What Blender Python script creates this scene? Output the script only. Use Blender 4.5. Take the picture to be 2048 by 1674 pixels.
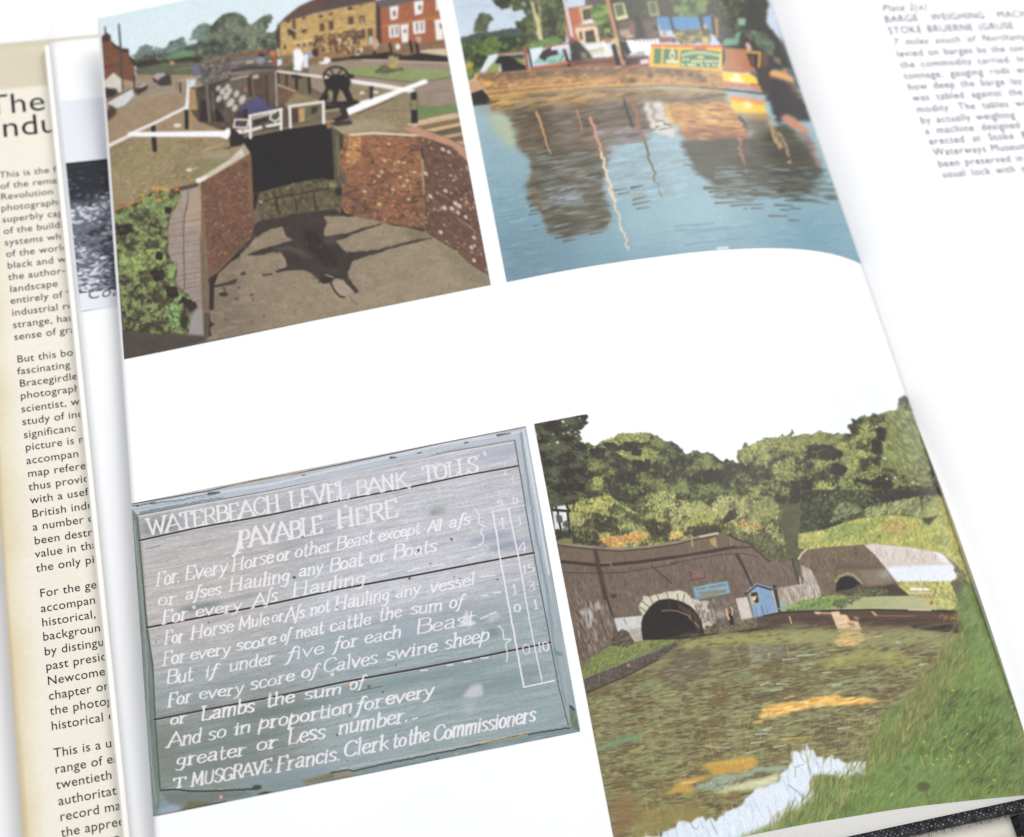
import bpy, bmesh, math, random
import numpy as np
from mathutils import Matrix, Vector

# ------------------------------------------------------------------ clear
for o in list(bpy.data.objects):
    bpy.data.objects.remove(o, do_unlink=True)
SC = bpy.context.scene
COL = SC.collection

# ------------------------------------------------------------------ camera
# ---- camera model recovered from the vanishing points of the book (photograph pixels, 2048 x 1674)
FPX, CX, CY, DIST = 2860.0, 1024.0, 837.0, 0.37
def _n(v):
    v = np.array(v, float); return v / np.linalg.norm(v)
AX = _n((14500, -2150, FPX))
AY = np.array((-1474, -6137, FPX), float); AY = _n(AY - AX * AX.dot(AY))
AZ = np.cross(AX, AY)
RCW = np.stack([AX, AY, AZ], 1)          # world -> camera (x right, y down, z ahead)
CAM = -RCW.T @ np.array((0, 0, DIST))
def proj(P):
    P = np.asarray(P, float); q = P @ RCW.T + np.array((0, 0, DIST))
    return np.stack([CX + FPX * q[..., 0] / q[..., 2], CY + FPX * q[..., 1] / q[..., 2]], -1)
def ray(x, y):
    d = np.stack([(np.asarray(x, float) - CX) / FPX, (np.asarray(y, float) - CY) / FPX, np.ones_like(np.asarray(x, float))], -1)
    return d @ RCW
def on_z(x, y, z=0.0):
    d = ray(x, y); t = (z - CAM[2]) / d[..., 2]; return CAM + d * t[..., None]
def on_y(x, y, Y):
    d = ray(x, y); t = (Y - CAM[1]) / d[..., 1]; return CAM + d * t[..., None]

cam = bpy.data.cameras.new('camera')
cam.sensor_fit = 'HORIZONTAL'; cam.sensor_width = 36.0; cam.lens = FPX / 2048.0 * 36.0
cam.clip_start = 0.02; cam.clip_end = 20.0
cam.dof.use_dof = True; cam.dof.focus_distance = 0.334; cam.dof.aperture_fstop = 9.5
cam.dof.aperture_blades = 7
cam_ob = bpy.data.objects.new('camera', cam); COL.objects.link(cam_ob)
_R = RCW.T @ np.diag((1, -1, -1))
_M = Matrix([list(_R[i]) + [CAM[i]] for i in range(3)] + [[0, 0, 0, 1]])
cam_ob.matrix_world = _M
SC.camera = cam_ob
SC.render.resolution_x = 1024; SC.render.resolution_y = 837

# ------------------------------------------------------------------ light and exposure
W = bpy.data.worlds.new('World'); SC.world = W; W.use_nodes = True
W.node_tree.nodes['Background'].inputs[0].default_value = (0.97, 0.98, 1.0, 1)
W.node_tree.nodes['Background'].inputs[1].default_value = 0.86
def area(name, loc, target, size, power, col):
    l = bpy.data.lights.new(name, 'AREA'); l.shape = 'RECTANGLE'; l.size, l.size_y = size
    l.energy = power; l.color = col
    o = bpy.data.objects.new(name, l); COL.objects.link(o); o.location = loc
    o.rotation_euler = (Vector(target) - Vector(loc)).to_track_quat('-Z', 'Y').to_euler()
    return o
area('soft_key_light', (0.75, 0.75, 1.1), (0, 0, 0), (0.9, 0.9), 14.5, (1.0, 0.985, 0.965))  # broad soft key lamp from the upper right, its source out of view
vs = SC.view_settings
vs.view_transform = 'Standard'; vs.look = 'None'; vs.gamma = 1.0; vs.use_curve_mapping = False
vs.exposure = 0.0
SC.cycles.max_bounces = 6
# ------------------------------------------------------------------ helpers
MM = 0.001
def lerp(a, b, t): return a + (b - a) * t
def sm(a, b, x):
    t = np.clip((np.asarray(x, float) - a) / (b - a), 0, 1); return t * t * (3 - 2 * t)
def obj(name, verts, faces, mat, parent=None, uvs=None, smooth=True):
    me = bpy.data.meshes.new(name)
    me.from_pydata([tuple(map(float, v)) for v in verts], [], faces)
    if uvs is not None:
        lay = me.uv_layers.new(name='print')
        uv = np.asarray(uvs, np.float32)
        idx = np.empty(len(me.loops), np.int32); me.loops.foreach_get('vertex_index', idx)
        lay.data.foreach_set('uv', uv[idx].ravel())
    if smooth: me.polygons.foreach_set('use_smooth', [True] * len(me.polygons))
    me.materials.append(mat); me.update()
    o = bpy.data.objects.new(name, me); COL.objects.link(o)
    if parent is not None: o.parent = parent
    return o
def thing(name, label, cat):
    o = bpy.data.objects.new(name, None); COL.objects.link(o); o.empty_display_size = 0.02
    o['label'] = label; o['category'] = cat
    return o
def grid_faces(nu, nv):
    f = []
    for j in range(nv):
        for i in range(nu):
            a = j * (nu + 1) + i
            f.append((a, a + nu + 1, a + nu + 2, a + 1))
    return f
def box(x0, y0, z0, x1, y1, z1, bev=0):
    v = [(x0,y0,z0),(x1,y0,z0),(x1,y1,z0),(x0,y1,z0),(x0,y0,z1),(x1,y0,z1),(x1,y1,z1),(x0,y1,z1)]
    f = [(3,2,1,0),(4,5,6,7),(0,1,5,4),(1,2,6,5),(2,3,7,6),(3,0,4,7)]
    return v, f
def solidify(o, t, offset=-1):
    m = o.modifiers.new('thickness', 'SOLIDIFY'); m.thickness = t; m.offset = offset
def bevel(o, w, seg=2):
    m = o.modifiers.new('edge', 'BEVEL'); m.width = w; m.segments = seg; m.limit_method = 'ANGLE'

# ------------------------------------------------------------------ materials
def s2l(c):
    c = np.asarray(c, float) / 255.0
    return np.where(c <= 0.04045, c / 12.92, ((c + 0.055) / 1.055) ** 2.4)
def nodes(name, rough=0.5, spec=0.4):
    m = bpy.data.materials.new(name); m.use_nodes = True
    nt = m.node_tree; b = nt.nodes['Principled BSDF']
    b.inputs['Roughness'].default_value = rough
    b.inputs['Specular IOR Level'].default_value = spec
    return m, nt, b
def paper(name, c0, c1, scale=400, rough=0.5, spec=0.3, bump=0.02, blot=18):
    m, nt, b = nodes(name, rough, spec)
    N, L = nt.nodes, nt.links
    tc = N.new('ShaderNodeTexCoord')
    n1 = N.new('ShaderNodeTexNoise'); n1.inputs['Scale'].default_value = blot; n1.inputs['Detail'].default_value = 5
    L.new(tc.outputs['Object'], n1.inputs['Vector'])
    r = N.new('ShaderNodeValToRGB'); r.color_ramp.elements[0].position = 0.3; r.color_ramp.elements[1].position = 0.7
    r.color_ramp.elements[0].color = (*c0, 1); r.color_ramp.elements[1].color = (*c1, 1)
    L.new(n1.outputs['Fac'], r.inputs['Fac']); L.new(r.outputs['Color'], b.inputs['Base Color'])
    n2 = N.new('ShaderNodeTexNoise'); n2.inputs['Scale'].default_value = scale * 10; n2.inputs['Detail'].default_value = 3
    L.new(tc.outputs['Object'], n2.inputs['Vector'])
    bp = N.new('ShaderNodeBump'); bp.inputs['Strength'].default_value = bump; bp.inputs['Distance'].default_value = 0.0002
    L.new(n2.outputs['Fac'], bp.inputs['Height']); L.new(bp.outputs['Normal'], b.inputs['Normal'])
    return m
M_PAGE = paper('coated_paper', (0.855, 0.857, 0.868), (0.872, 0.872, 0.88), rough=0.42, spec=0.35)
M_EDGE = None
M_INK = nodes('black_ink', 0.6, 0.2)[0]
M_INK.node_tree.nodes['Principled BSDF'].inputs['Base Color'].default_value = (0.012, 0.014, 0.018, 1)
M_INK2 = nodes('grey_ink', 0.6, 0.2)[0]
M_INK2.node_tree.nodes['Principled BSDF'].inputs['Base Color'].default_value = (0.16, 0.165, 0.2, 1)
M_TINT = paper('printed_grey_tint', (0.70, 0.715, 0.76), (0.73, 0.745, 0.785), rough=0.4)
def page_edge_material():
    m, nt, b = nodes('page_edges', 0.7, 0.15)
    N, L = nt.nodes, nt.links
    tc = N.new('ShaderNodeTexCoord'); mp = N.new('ShaderNodeMapping')
    mp.inputs['Scale'].default_value = (1.5, 1.5, 420)
    L.new(tc.outputs['Object'], mp.inputs['Vector'])
    n = N.new('ShaderNodeTexNoise'); n.inputs['Scale'].default_value = 6; n.inputs['Detail'].default_value = 6
    n.inputs['Roughness'].default_value = 0.75
    L.new(mp.outputs['Vector'], n.inputs['Vector'])
    r = N.new('ShaderNodeValToRGB')
    r.color_ramp.elements[0].position = 0.30; r.color_ramp.elements[1].position = 0.58
    r.color_ramp.elements[0].color = (0.84, 0.80, 0.73, 1); r.color_ramp.elements[1].color = (0.92, 0.905, 0.87, 1)
    L.new(n.outputs['Fac'], r.inputs['Fac']); L.new(r.outputs['Color'], b.inputs['Base Color'])
    bp = N.new('ShaderNodeBump'); bp.inputs['Strength'].default_value = 0.25; bp.inputs['Distance'].default_value = 0.0002
    L.new(n.outputs['Fac'], bp.inputs['Height']); L.new(bp.outputs['Normal'], b.inputs['Normal'])
    return m
M_EDGE = page_edge_material()
def jacket_material():
    # cream card, yellowed towards the fold at the fore-edge and in a band across the top
    m, nt, b = nodes('aged_cream_card', 0.55, 0.25)
    N, L = nt.nodes, nt.links
    tc = N.new('ShaderNodeTexCoord'); sp = N.new('ShaderNodeSeparateXYZ')
    L.new(tc.outputs['Object'], sp.inputs['Vector'])
    nz = N.new('ShaderNodeTexNoise'); nz.inputs['Scale'].default_value = 45; nz.inputs['Detail'].default_value = 5
    L.new(tc.outputs['Object'], nz.inputs['Vector'])
    def math_(op, a, bb):
        q = N.new('ShaderNodeMath'); q.operation = op
        for i, s in enumerate((a, bb)):
            if isinstance(s, (int, float)): q.inputs[i].default_value = s
            else: L.new(s, q.inputs[i])
        return q.outputs[0]
    def mr(src, a, bb):
        q = N.new('ShaderNodeMapRange'); q.interpolation_type = 'SMOOTHSTEP'
        q.inputs['From Min'].default_value = a; q.inputs['From Max'].default_value = bb
        L.new(src, q.inputs['Value']); return q.outputs['Result']
    wob = math_('MULTIPLY', math_('SUBTRACT', nz.outputs['Fac'], 0.5), 0.008)
    x = math_('ADD', sp.outputs['X'], wob)
    def mix(fac, a, c):
        q = N.new('ShaderNodeMix'); q.data_type = 'RGBA'; L.new(fac, q.inputs['Factor'])
        if isinstance(a, tuple): q.inputs['A'].default_value = (*a, 1)
        else: L.new(a, q.inputs['A'])
        q.inputs['B'].default_value = (*c, 1); return q.outputs['Result']
    c = mix(mr(x, -0.121, -0.1275), (0.84, 0.795, 0.69), (0.76, 0.675, 0.475))
    c = mix(mr(x, -0.1255, -0.130), c, (0.76, 0.62, 0.36))
    c = mix(mr(sp.outputs['Y'], 0.1215, 0.1235), c, (0.66, 0.60, 0.46))
    sp2 = N.new('ShaderNodeTexNoise'); sp2.inputs['Scale'].default_value = 900; sp2.inputs['Detail'].default_value = 2
    L.new(tc.outputs['Object'], sp2.inputs['Vector'])
    mul = N.new('ShaderNodeMix'); mul.data_type = 'RGBA'; mul.blend_type = 'MULTIPLY'; mul.inputs['Factor'].default_value = 0.10
    L.new(c, mul.inputs['A']); L.new(sp2.outputs['Fac'], mul.inputs['B'])
    mul2 = N.new('ShaderNodeMix'); mul2.data_type = 'RGBA'; mul2.blend_type = 'MULTIPLY'; mul2.inputs['Factor'].default_value = 0.08
    L.new(mul.outputs['Result'], mul2.inputs['A']); L.new(nz.outputs['Fac'], mul2.inputs['B'])
    L.new(mul2.outputs['Result'], b.inputs['Base Color'])
    bp = N.new('ShaderNodeBump'); bp.inputs['Strength'].default_value = 0.04; bp.inputs['Distance'].default_value = 0.0003
    L.new(sp2.outputs['Fac'], bp.inputs['Height']); L.new(bp.outputs['Normal'], b.inputs['Normal'])
    return m
M_JACKET = jacket_material()
def cloth_material():
    m, nt, b = nodes('black_dotted_book_cloth', 0.8, 0.25)
    N, L = nt.nodes, nt.links
    tc = N.new('ShaderNodeTexCoord'); mp = N.new('ShaderNodeMapping')
    mp.inputs['Rotation'].default_value = (0, 0, math.radians(38)); mp.inputs['Scale'].default_value = (1220, 1220, 700)
    L.new(tc.outputs['Object'], mp.inputs['Vector'])
    v = N.new('ShaderNodeTexVoronoi'); v.inputs['Scale'].default_value = 1.0; v.inputs['Randomness'].default_value = 0.22
    L.new(mp.outputs['Vector'], v.inputs['Vector'])
    mrn = N.new('ShaderNodeMapRange'); mrn.interpolation_type = 'SMOOTHSTEP'
    mrn.inputs['From Min'].default_value = 0.38; mrn.inputs['From Max'].default_value = 0.14
    L.new(v.outputs['Distance'], mrn.inputs['Value'])
    nz = N.new('ShaderNodeTexNoise'); nz.inputs['Scale'].default_value = 700; nz.inputs['Detail'].default_value = 3
    L.new(tc.outputs['Object'], nz.inputs['Vector'])
    r = N.new('ShaderNodeValToRGB'); r.color_ramp.elements[0].position = 0.35; r.color_ramp.elements[1].position = 0.7
    r.color_ramp.elements[0].color = (0.010, 0.010, 0.012, 1); r.color_ramp.elements[1].color = (0.05, 0.05, 0.056, 1)
    L.new(nz.outputs['Fac'], r.inputs['Fac'])
    mx = N.new('ShaderNodeMix'); mx.data_type = 'RGBA'
    L.new(mrn.outputs['Result'], mx.inputs['Factor']); L.new(r.outputs['Color'], mx.inputs['A'])
    mx.inputs['B'].default_value = (0.34, 0.34, 0.36, 1)
    L.new(mx.outputs['Result'], b.inputs['Base Color'])
    bp = N.new('ShaderNodeBump'); bp.inputs['Strength'].default_value = 0.6; bp.inputs['Distance'].default_value = 0.0002
    L.new(nz.outputs['Fac'], bp.inputs['Height']); L.new(bp.outputs['Normal'], b.inputs['Normal'])
    return m
M_CLOTH = cloth_material()
M_FRAY = paper('frayed_board', (0.20, 0.14, 0.09), (0.75, 0.66, 0.52), rough=0.9, spec=0.1, bump=0.8, blot=900, scale=120)
M_THREAD = paper('grey_cloth_threads', (0.10, 0.10, 0.12), (0.48, 0.47, 0.50), rough=0.9, spec=0.1, bump=0.3, blot=1500)
M_PLAINCLOTH = paper('worn_black_cloth', (0.008, 0.008, 0.010), (0.035, 0.035, 0.04), rough=0.85, spec=0.2, bump=0.6, blot=1100, scale=120)
def table_material():
    m, nt, b = nodes('white_table', 0.4, 0.35)
    N, L = nt.nodes, nt.links
    tc = N.new('ShaderNodeTexCoord')
    n0 = N.new('ShaderNodeTexNoise'); n0.inputs['Scale'].default_value = 9; n0.inputs['Detail'].default_value = 6
    L.new(tc.outputs['Object'], n0.inputs['Vector'])
    ad = N.new('ShaderNodeVectorMath'); ad.operation = 'MULTIPLY_ADD'
    ad.inputs[1].default_value = (0.09, 0.09, 0.09); L.new(n0.outputs['Color'], ad.inputs[0]); L.new(tc.outputs['Object'], ad.inputs[2])
    v = N.new('ShaderNodeTexVoronoi'); v.feature = 'DISTANCE_TO_EDGE'; v.inputs['Scale'].default_value = 17
    L.new(ad.outputs[0], v.inputs['Vector'])
    r = N.new('ShaderNodeValToRGB'); r.color_ramp.elements[0].position = 0.0; r.color_ramp.elements[1].position = 0.02
    r.color_ramp.elements[0].color = (0.81, 0.81, 0.85, 1); r.color_ramp.elements[1].color = (0.86, 0.86, 0.89, 1)
    L.new(v.outputs['Distance'], r.inputs['Fac']); L.new(r.outputs['Color'], b.inputs['Base Color'])
    return m
M_TABLE = table_material()

def print_material(name, img):
    m, nt, b = nodes(name, 0.36, 0.42)
    N, L = nt.nodes, nt.links
    t = N.new('ShaderNodeTexImage'); t.image = img; t.interpolation = 'Cubic'; t.extension = 'EXTEND'
    L.new(t.outputs['Color'], b.inputs['Base Color'])
    return m
def make_image(name, rgb_lin):
    h, w = rgb_lin.shape[:2]
    im = bpy.data.images.new(name, w, h, float_buffer=False)
    px = np.ones((h, w, 4), np.float32)
    a = np.clip(rgb_lin, 0, 1); px[..., :3] = np.where(a <= 0.0031308, a * 12.92, 1.055 * np.power(a, 1 / 2.4) - 0.055)
    im.pixels.foreach_set(px[::-1].ravel()); im.update(); im.pack()
    return im

# ------------------------------------------------------------------ drawing the printed pictures (flat ink on paper), all in code
K = 1.4                                                   # drawing pixels per photograph pixel
def Z(x0, y0, k, pts): return [(x0 + x / k, y0 + y / k) for x, y in pts]
def vnoise(h, w, sx, sy, seed, ang=0.0, octs=3, gain=0.55):
    g = np.random.default_rng(seed); yy, xx = np.mgrid[0:h, 0:w].astype(np.float32)
    c, s = math.cos(ang), math.sin(ang)
    X = (xx * c + yy * s); Y = (-xx * s + yy * c); out = 0; amp = 1; tot = 0
    for o in range(octs):
        a = X / max(sx, .8) + 1000.37 + 17 * o; b = Y / max(sy, .8) + 1000.71 + 31 * o
        i = np.floor(a).astype(int); j = np.floor(b).astype(int); fa = a - i; fb = b - j
        fa = fa * fa * (3 - 2 * fa); fb = fb * fb * (3 - 2 * fb)
        T = g.random((256, 256)).astype(np.float32)
        i0, i1, j0, j1 = i & 255, (i + 1) & 255, j & 255, (j + 1) & 255
        out = out + amp * ((T[j0, i0] * (1 - fa) + T[j0, i1] * fa) * (1 - fb) + (T[j1, i0] * (1 - fa) + T[j1, i1] * fa) * fb)
        tot += amp; amp *= gain; sx /= 2; sy /= 2
    return out / tot
def blur(a, r):
    n = int(round(r))
    if n < 1: return a
    for ax in (0, 1):
        for _ in range(2):
            p = np.pad(a, [(n + 1, n) if i == ax else (0, 0) for i in range(a.ndim)], mode='edge')
            c = np.cumsum(p, ax, dtype=np.float64)
            a = ((np.take(c, range(2 * n + 1, c.shape[ax]), ax) - np.take(c, range(0, c.shape[ax] - 2 * n - 1), ax)) / (2 * n + 1)).astype(np.float32)
    return a
def rough(pts, amp, step, seed=0):
    """break a traced outline into an uneven one"""
    g = np.random.default_rng(seed); out = []
    for (x0, y0), (x1, y1) in zip(pts, list(pts[1:]) + [pts[0]]):
        L = math.hypot(x1 - x0, y1 - y0); n = max(1, int(L / step))
        for i in range(n):
            t = i / n; d = g.normal(0, amp) if i or n > 1 else 0; e = g.normal(0, amp)
            out.append((x0 + (x1 - x0) * t + d, y0 + (y1 - y0) * t + e))
    return out
class Canvas:
    def __init__(s, name, x0, y0, x1, y1, tex, base=(128, 128, 128), gain=1.0):
        s.name, s.x0, s.y0 = name, x0, y0; s.w = int((x1 - x0) * K); s.h = int((y1 - y0) * K)
        s.a = np.empty((s.h, s.w, 3), np.float32); s.a[:] = np.array(base, np.float32) / 255; s.tex = tex; s.gain = gain
    def xy(s, p): return np.array([((x - s.x0) * K, (y - s.y0) * K) for x, y in p], float)
    def mask(s, pts, soft=0.0):
        """anti-aliased coverage of a polygon, returned with its window"""
        p = s.xy(pts); pad = int(soft * K * 2 + 2)
        bx0 = max(0, int(p[:, 0].min()) - pad); bx1 = min(s.w, int(p[:, 0].max()) + pad + 2)
        by0 = max(0, int(p[:, 1].min()) - pad); by1 = min(s.h, int(p[:, 1].max()) + pad + 2)
        if bx1 <= bx0 or by1 <= by0: return None
        W_ = bx1 - bx0; m = np.zeros((by1 - by0, W_), np.float32); q = np.roll(p, -1, 0); SUB = 3
        for r in range(by1 - by0):
            for k in range(SUB):
                y = by0 + r + (k + .5) / SUB
                hit = (p[:, 1] <= y) != (q[:, 1] <= y)
                if not hit.any(): continue
                a, b = p[hit], q[hit]
                xs = np.sort(a[:, 0] + (y - a[:, 1]) * (b[:, 0] - a[:, 0]) / (b[:, 1] - a[:, 1])) - bx0
                for u, v in zip(xs[::2], xs[1::2]):
                    u = min(max(u, 0), W_ - .001); v = min(max(v, 0), W_ - .001)
                    i, j = int(u), int(v)
                    if i == j: m[r, i] += (v - u)
                    else: m[r, i] += i + 1 - u; m[r, i + 1:j] += 1; m[r, j] += v - j
        m /= SUB
        if soft > 0: m = blur(m, soft * K)
        return (slice(by0, by1), slice(bx0, bx1)), np.clip(m, 0, 1)
    def poly(s, pts, col, soft=0.0, alpha=1.0, n=None, seed=1, to=None, dir=(0, 1)):
        """fill; n=(amp, sx, sy, ang) mottles it; to=second colour along dir"""
        r = s.mask(pts, soft)
        if r is None: return
        sl, m = r; h, w = m.shape; c = np.array(col, np.float32) / 255
        if to is not None:
            yy, xx = np.mgrid[0:h, 0:w]; t = xx * dir[0] + yy * dir[1]; t = (t - t.min()) / (t.max() - t.min() + 1e-6)
            c = c + (np.array(to, np.float32) / 255 - c) * t[..., None]
        else: c = np.broadcast_to(c, (h, w, 3))
        if n is not None:
            z = vnoise(h, w, n[1] * K, n[2] * K, seed, n[3] if len(n) > 3 else 0) - .5
            c = c * (1 + n[0] * 2 * z[..., None])
        s.a[sl] += (c - s.a[sl]) * (m * alpha)[..., None]
    def line(s, pts, w, col, w1=None, soft=0.7, alpha=1.0, wob=0, seed=0, thin=None):
        p = s.xy(pts)
        if wob:
            g = np.random.default_rng(seed); q = [p[0]]
            for a, b in zip(p[:-1], p[1:]):
                k = max(1, int(np.hypot(*(b - a)) / (4 * K)))
                for i in range(1, k + 1): q.append(a + (b - a) * i / k + g.normal(0, wob * K, 2) * (i < k))
            p = np.array(q)
        n = len(p) - 1; w1 = w if w1 is None else w1; c = np.array(col, np.float32) / 255
        for i in range(n):
            a, b = p[i], p[i + 1]; ra = (w + (w1 - w) * i / n) * K / 2; rb = (w + (w1 - w) * (i + 1) / n) * K / 2
            if thin is not None:
                d = b - a; L = math.hypot(*d) + 1e-6; f = thin + (1 - thin) * (abs(d[1]) / L) ** 1.3; ra *= f; rb *= f
            R = max(ra, rb) + 2
            bx0 = max(0, int(min(a[0], b[0]) - R)); bx1 = min(s.w, int(max(a[0], b[0]) + R) + 2)
            by0 = max(0, int(min(a[1], b[1]) - R)); by1 = min(s.h, int(max(a[1], b[1]) + R) + 2)
            if bx1 <= bx0 or by1 <= by0: continue
            yy, xx = np.mgrid[by0:by1, bx0:bx1]; d = b - a; L2 = d @ d + 1e-9
            t = np.clip(((xx - a[0]) * d[0] + (yy - a[1]) * d[1]) / L2, 0, 1)
            dist = np.hypot(xx - a[0] - t * d[0], yy - a[1] - t * d[1])
            m = np.clip((ra + (rb - ra) * t - dist) / (soft * K) + .5, 0, 1) * alpha
            v = s.a[by0:by1, bx0:bx1]; v += (c - v) * m[..., None]
    def ell(s, cx, cy, rx, ry, col, ang=0, soft=0.0, alpha=1.0, **kw):
        c, q = math.cos(ang), math.sin(ang)
        s.poly([(cx + rx * math.cos(t) * c - ry * math.sin(t) * q, cy + rx * math.cos(t) * q + ry * math.sin(t) * c) for t in np.linspace(0, 2 * math.pi, 22)[:-1]], col, soft, alpha, **kw)
    def dabs(s, pts, n, L, Wd, pal, seed, ang=0.0, spread=3.2, alpha=0.85, clip=None, by=None, grow=0.0, fade=None, var=0.10):
        """n small brush marks inside an outline; by=(sx, sy) lets a slow noise choose along the palette"""
        clip = (n >= 800) if clip is None else clip
        r = s.mask(pts, 0.6)
        if r is None: return
        sl, m = r; h, w = m.shape; g = np.random.default_rng(seed)
        ys, xs = np.nonzero(m > 0.4)
        if len(ys) == 0: return
        k = g.integers(len(ys), size=n)
        if fade is not None:                                # keep more marks towards one side
            f = fade(xs[k] / K + sl[1].start / K + s.x0, ys[k] / K + sl[0].start / K + s.y0); k = k[g.random(n) < f]
        n = len(k); order = np.argsort(ys[k] + g.normal(0, 14, n)); k = k[order]
        pal = np.array(pal, np.float32) / 255; P = len(pal)
        if by is not None:
            z = vnoise(h, w, by[0] * K, by[1] * K, seed + 7, 0, 3); z = (z - z.mean()) / (z.std() + 1e-6)
            q = z[ys[k], xs[k]] * 0.42 + g.normal(0, .33, n) + .5
        else: q = g.random(n)
        ci = np.clip((q * P).astype(int), 0, P - 1)
        kern = {}
        sub = s.a[sl]
        for t in range(n):
            si = g.integers(3); an = int(round((ang + spread * (g.random() - .5)) / math.pi * 16)) % 16
            key = (si, an)
            if key not in kern:
                l = max(L * K * (.65 + .35 * si) / 2, .6); ww = max(Wd * K * (.65 + .35 * si) / 2, .5); R = int(l + 2)
                yy, xx = np.mgrid[-R:R + 1, -R:R + 1]; a = an * math.pi / 16
                u = xx * math.cos(a) + yy * math.sin(a); v = -xx * math.sin(a) + yy * math.cos(a)
                kern[key] = (R, np.clip((1 - np.sqrt((u / l) ** 2 + (v / ww) ** 2)) * min(l, ww) + .5, 0, 1).astype(np.float32))
            R, kk = kern[key]; y, x = ys[k[t]], xs[k[t]]
            y0, y1, xx0, xx1 = max(0, y - R), min(h, y + R + 1), max(0, x - R), min(w, x + R + 1)
            ka = kk[y0 - y + R:y1 - y + R, xx0 - x + R:xx1 - x + R] * alpha
            if clip: ka = ka * m[y0:y1, xx0:xx1]
            v = sub[y0:y1, xx0:xx1]; v += (pal[ci[t]] * (1 + g.normal(0, var)) - v) * ka[..., None]
    def mottle(s, pts, amp, sx, sy, seed, ang=0, soft=2, tint=None, thresh=None, alpha=1.0, octs=4, dens=None):
        r = s.mask(pts, soft)
        if r is None: return
        sl, m = r; h, w = m.shape; z = vnoise(h, w, sx * K, sy * K, seed, ang, octs)
        z = (z - z.mean()) / (z.std() + 1e-6)
        if dens is not None:
            yy, xx = np.mgrid[0:h, 0:w]; z = z + dens((xx + sl[1].start) / K + s.x0, (yy + sl[0].start) / K + s.y0)
        if tint is None: s.a[sl] *= 1 + (amp * z * m)[..., None]
        else:
            k = np.clip((z - thresh) / amp, 0, 1) * m * alpha; s.a[sl] += (np.array(tint, np.float32) / 255 - s.a[sl]) * k[..., None]
    def ripple(s, pts, ax, ay, sx, sy, seed, slope=-.12, soft=2):
        """break what is drawn on water into sideways-shifted bands"""
        r = s.mask(pts, soft)
        if r is None: return
        sl, m = r; h, w = m.shape; a = math.atan(slope)
        dx = (vnoise(h, w, sx * K, sy * K, seed, a, 3) - .5) * 2 * ax * K * m; dy = (vnoise(h, w, sx * .7 * K, sy * K, seed + 1, a, 2) - .5) * 2 * ay * K * m
        yy, xx = np.mgrid[0:h, 0:w]; src = s.a[sl].copy()
        X = np.clip(xx + dx, 0, w - 1.001); Y = np.clip(yy + dy, 0, h - 1.001); i, j = X.astype(int), Y.astype(int); f, g = (X - i)[..., None], (Y - j)[..., None]
        s.a[sl] = src[j, i] * (1 - f) * (1 - g) + src[j, i + 1] * f * (1 - g) + src[j + 1, i] * (1 - f) * g + src[j + 1, i + 1] * f * g
    def tone(s, sat=1.0, gain=1.0):
        g = s.a.mean(2, keepdims=True); s.a[:] = np.clip((g + (s.a - g) * sat) * gain, 0, 1)
    def finish(s, grain=0.02, seed=3, b=0.0):
        if b: s.a = blur(s.a, b)
        g = np.random.default_rng(seed)
        z = g.normal(0, 1, s.a.shape[:2]).astype(np.float32); z = blur(z, 1) * 2.2
        s.a *= 1 + grain * z[..., None]
        yy, xx = np.mgrid[0:s.h, 0:s.w]                      # printer's screen
        sc = np.sin((xx + yy * .2) * 2 * math.pi / (2.75 * K)) * np.sin((yy - xx * .2) * 2 * math.pi / (2.75 * K))
        s.a *= 1 + (0.045 * sc * (1 - s.a.mean(2)))[..., None].astype(np.float32)
        np.clip(s.a, 0.0, 1, s.a)
    def sample(s, X, Y):
        x = np.clip((X - s.x0) * K - .5, 0, s.w - 1.001); y = np.clip((Y - s.y0) * K - .5, 0, s.h - 1.001)
        i, j = x.astype(int), y.astype(int); a, b = (x - i)[..., None], (y - j)[..., None]
        return s.a[j, i] * (1 - a) * (1 - b) + s.a[j, i + 1] * a * (1 - b) + s.a[j + 1, i] * (1 - a) * b + s.a[j + 1, i + 1] * a * b
def bar(x0, y0, x1, y1): return [(x0, y0), (x1, y0), (x1, y1), (x0, y1)]
GAIN = 1 / 1.12

def zz(x0, y0, k): return lambda *v: Z(x0, y0, k, list(zip(v[::2], v[1::2])))
T_ = zz(0, 0, 1)
# ---- picture: canal lock
CV1 = Canvas('lock_print', 186, -130, 992, 730, (1120, 1080), (215, 230, 233), GAIN)
c = CV1; k_ = 7.585
A1, A2, A3 = zz(190, 0, k_), zz(450, 0, k_), zz(700, 0, k_)
A4, A5, A6 = zz(190, 200, k_), zz(450, 200, k_), zz(700, 200, k_)
A7, A8, A9, A10 = zz(210, 400, k_), zz(460, 400, k_), zz(720, 400, k_), zz(230, 560, 4.995)
c.poly(T_(180, -130, 1000, -130, 1000, 130, 180, 130), (202, 226, 230), to=(226, 237, 243), dir=(.25, 1), n=(.012, 60, 30))
c.poly(T_(180,170, 520,160, 560,130, 1000,60, 1000,740, 180,740), (112, 92, 70), n=(.1, 9, 6))
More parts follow.
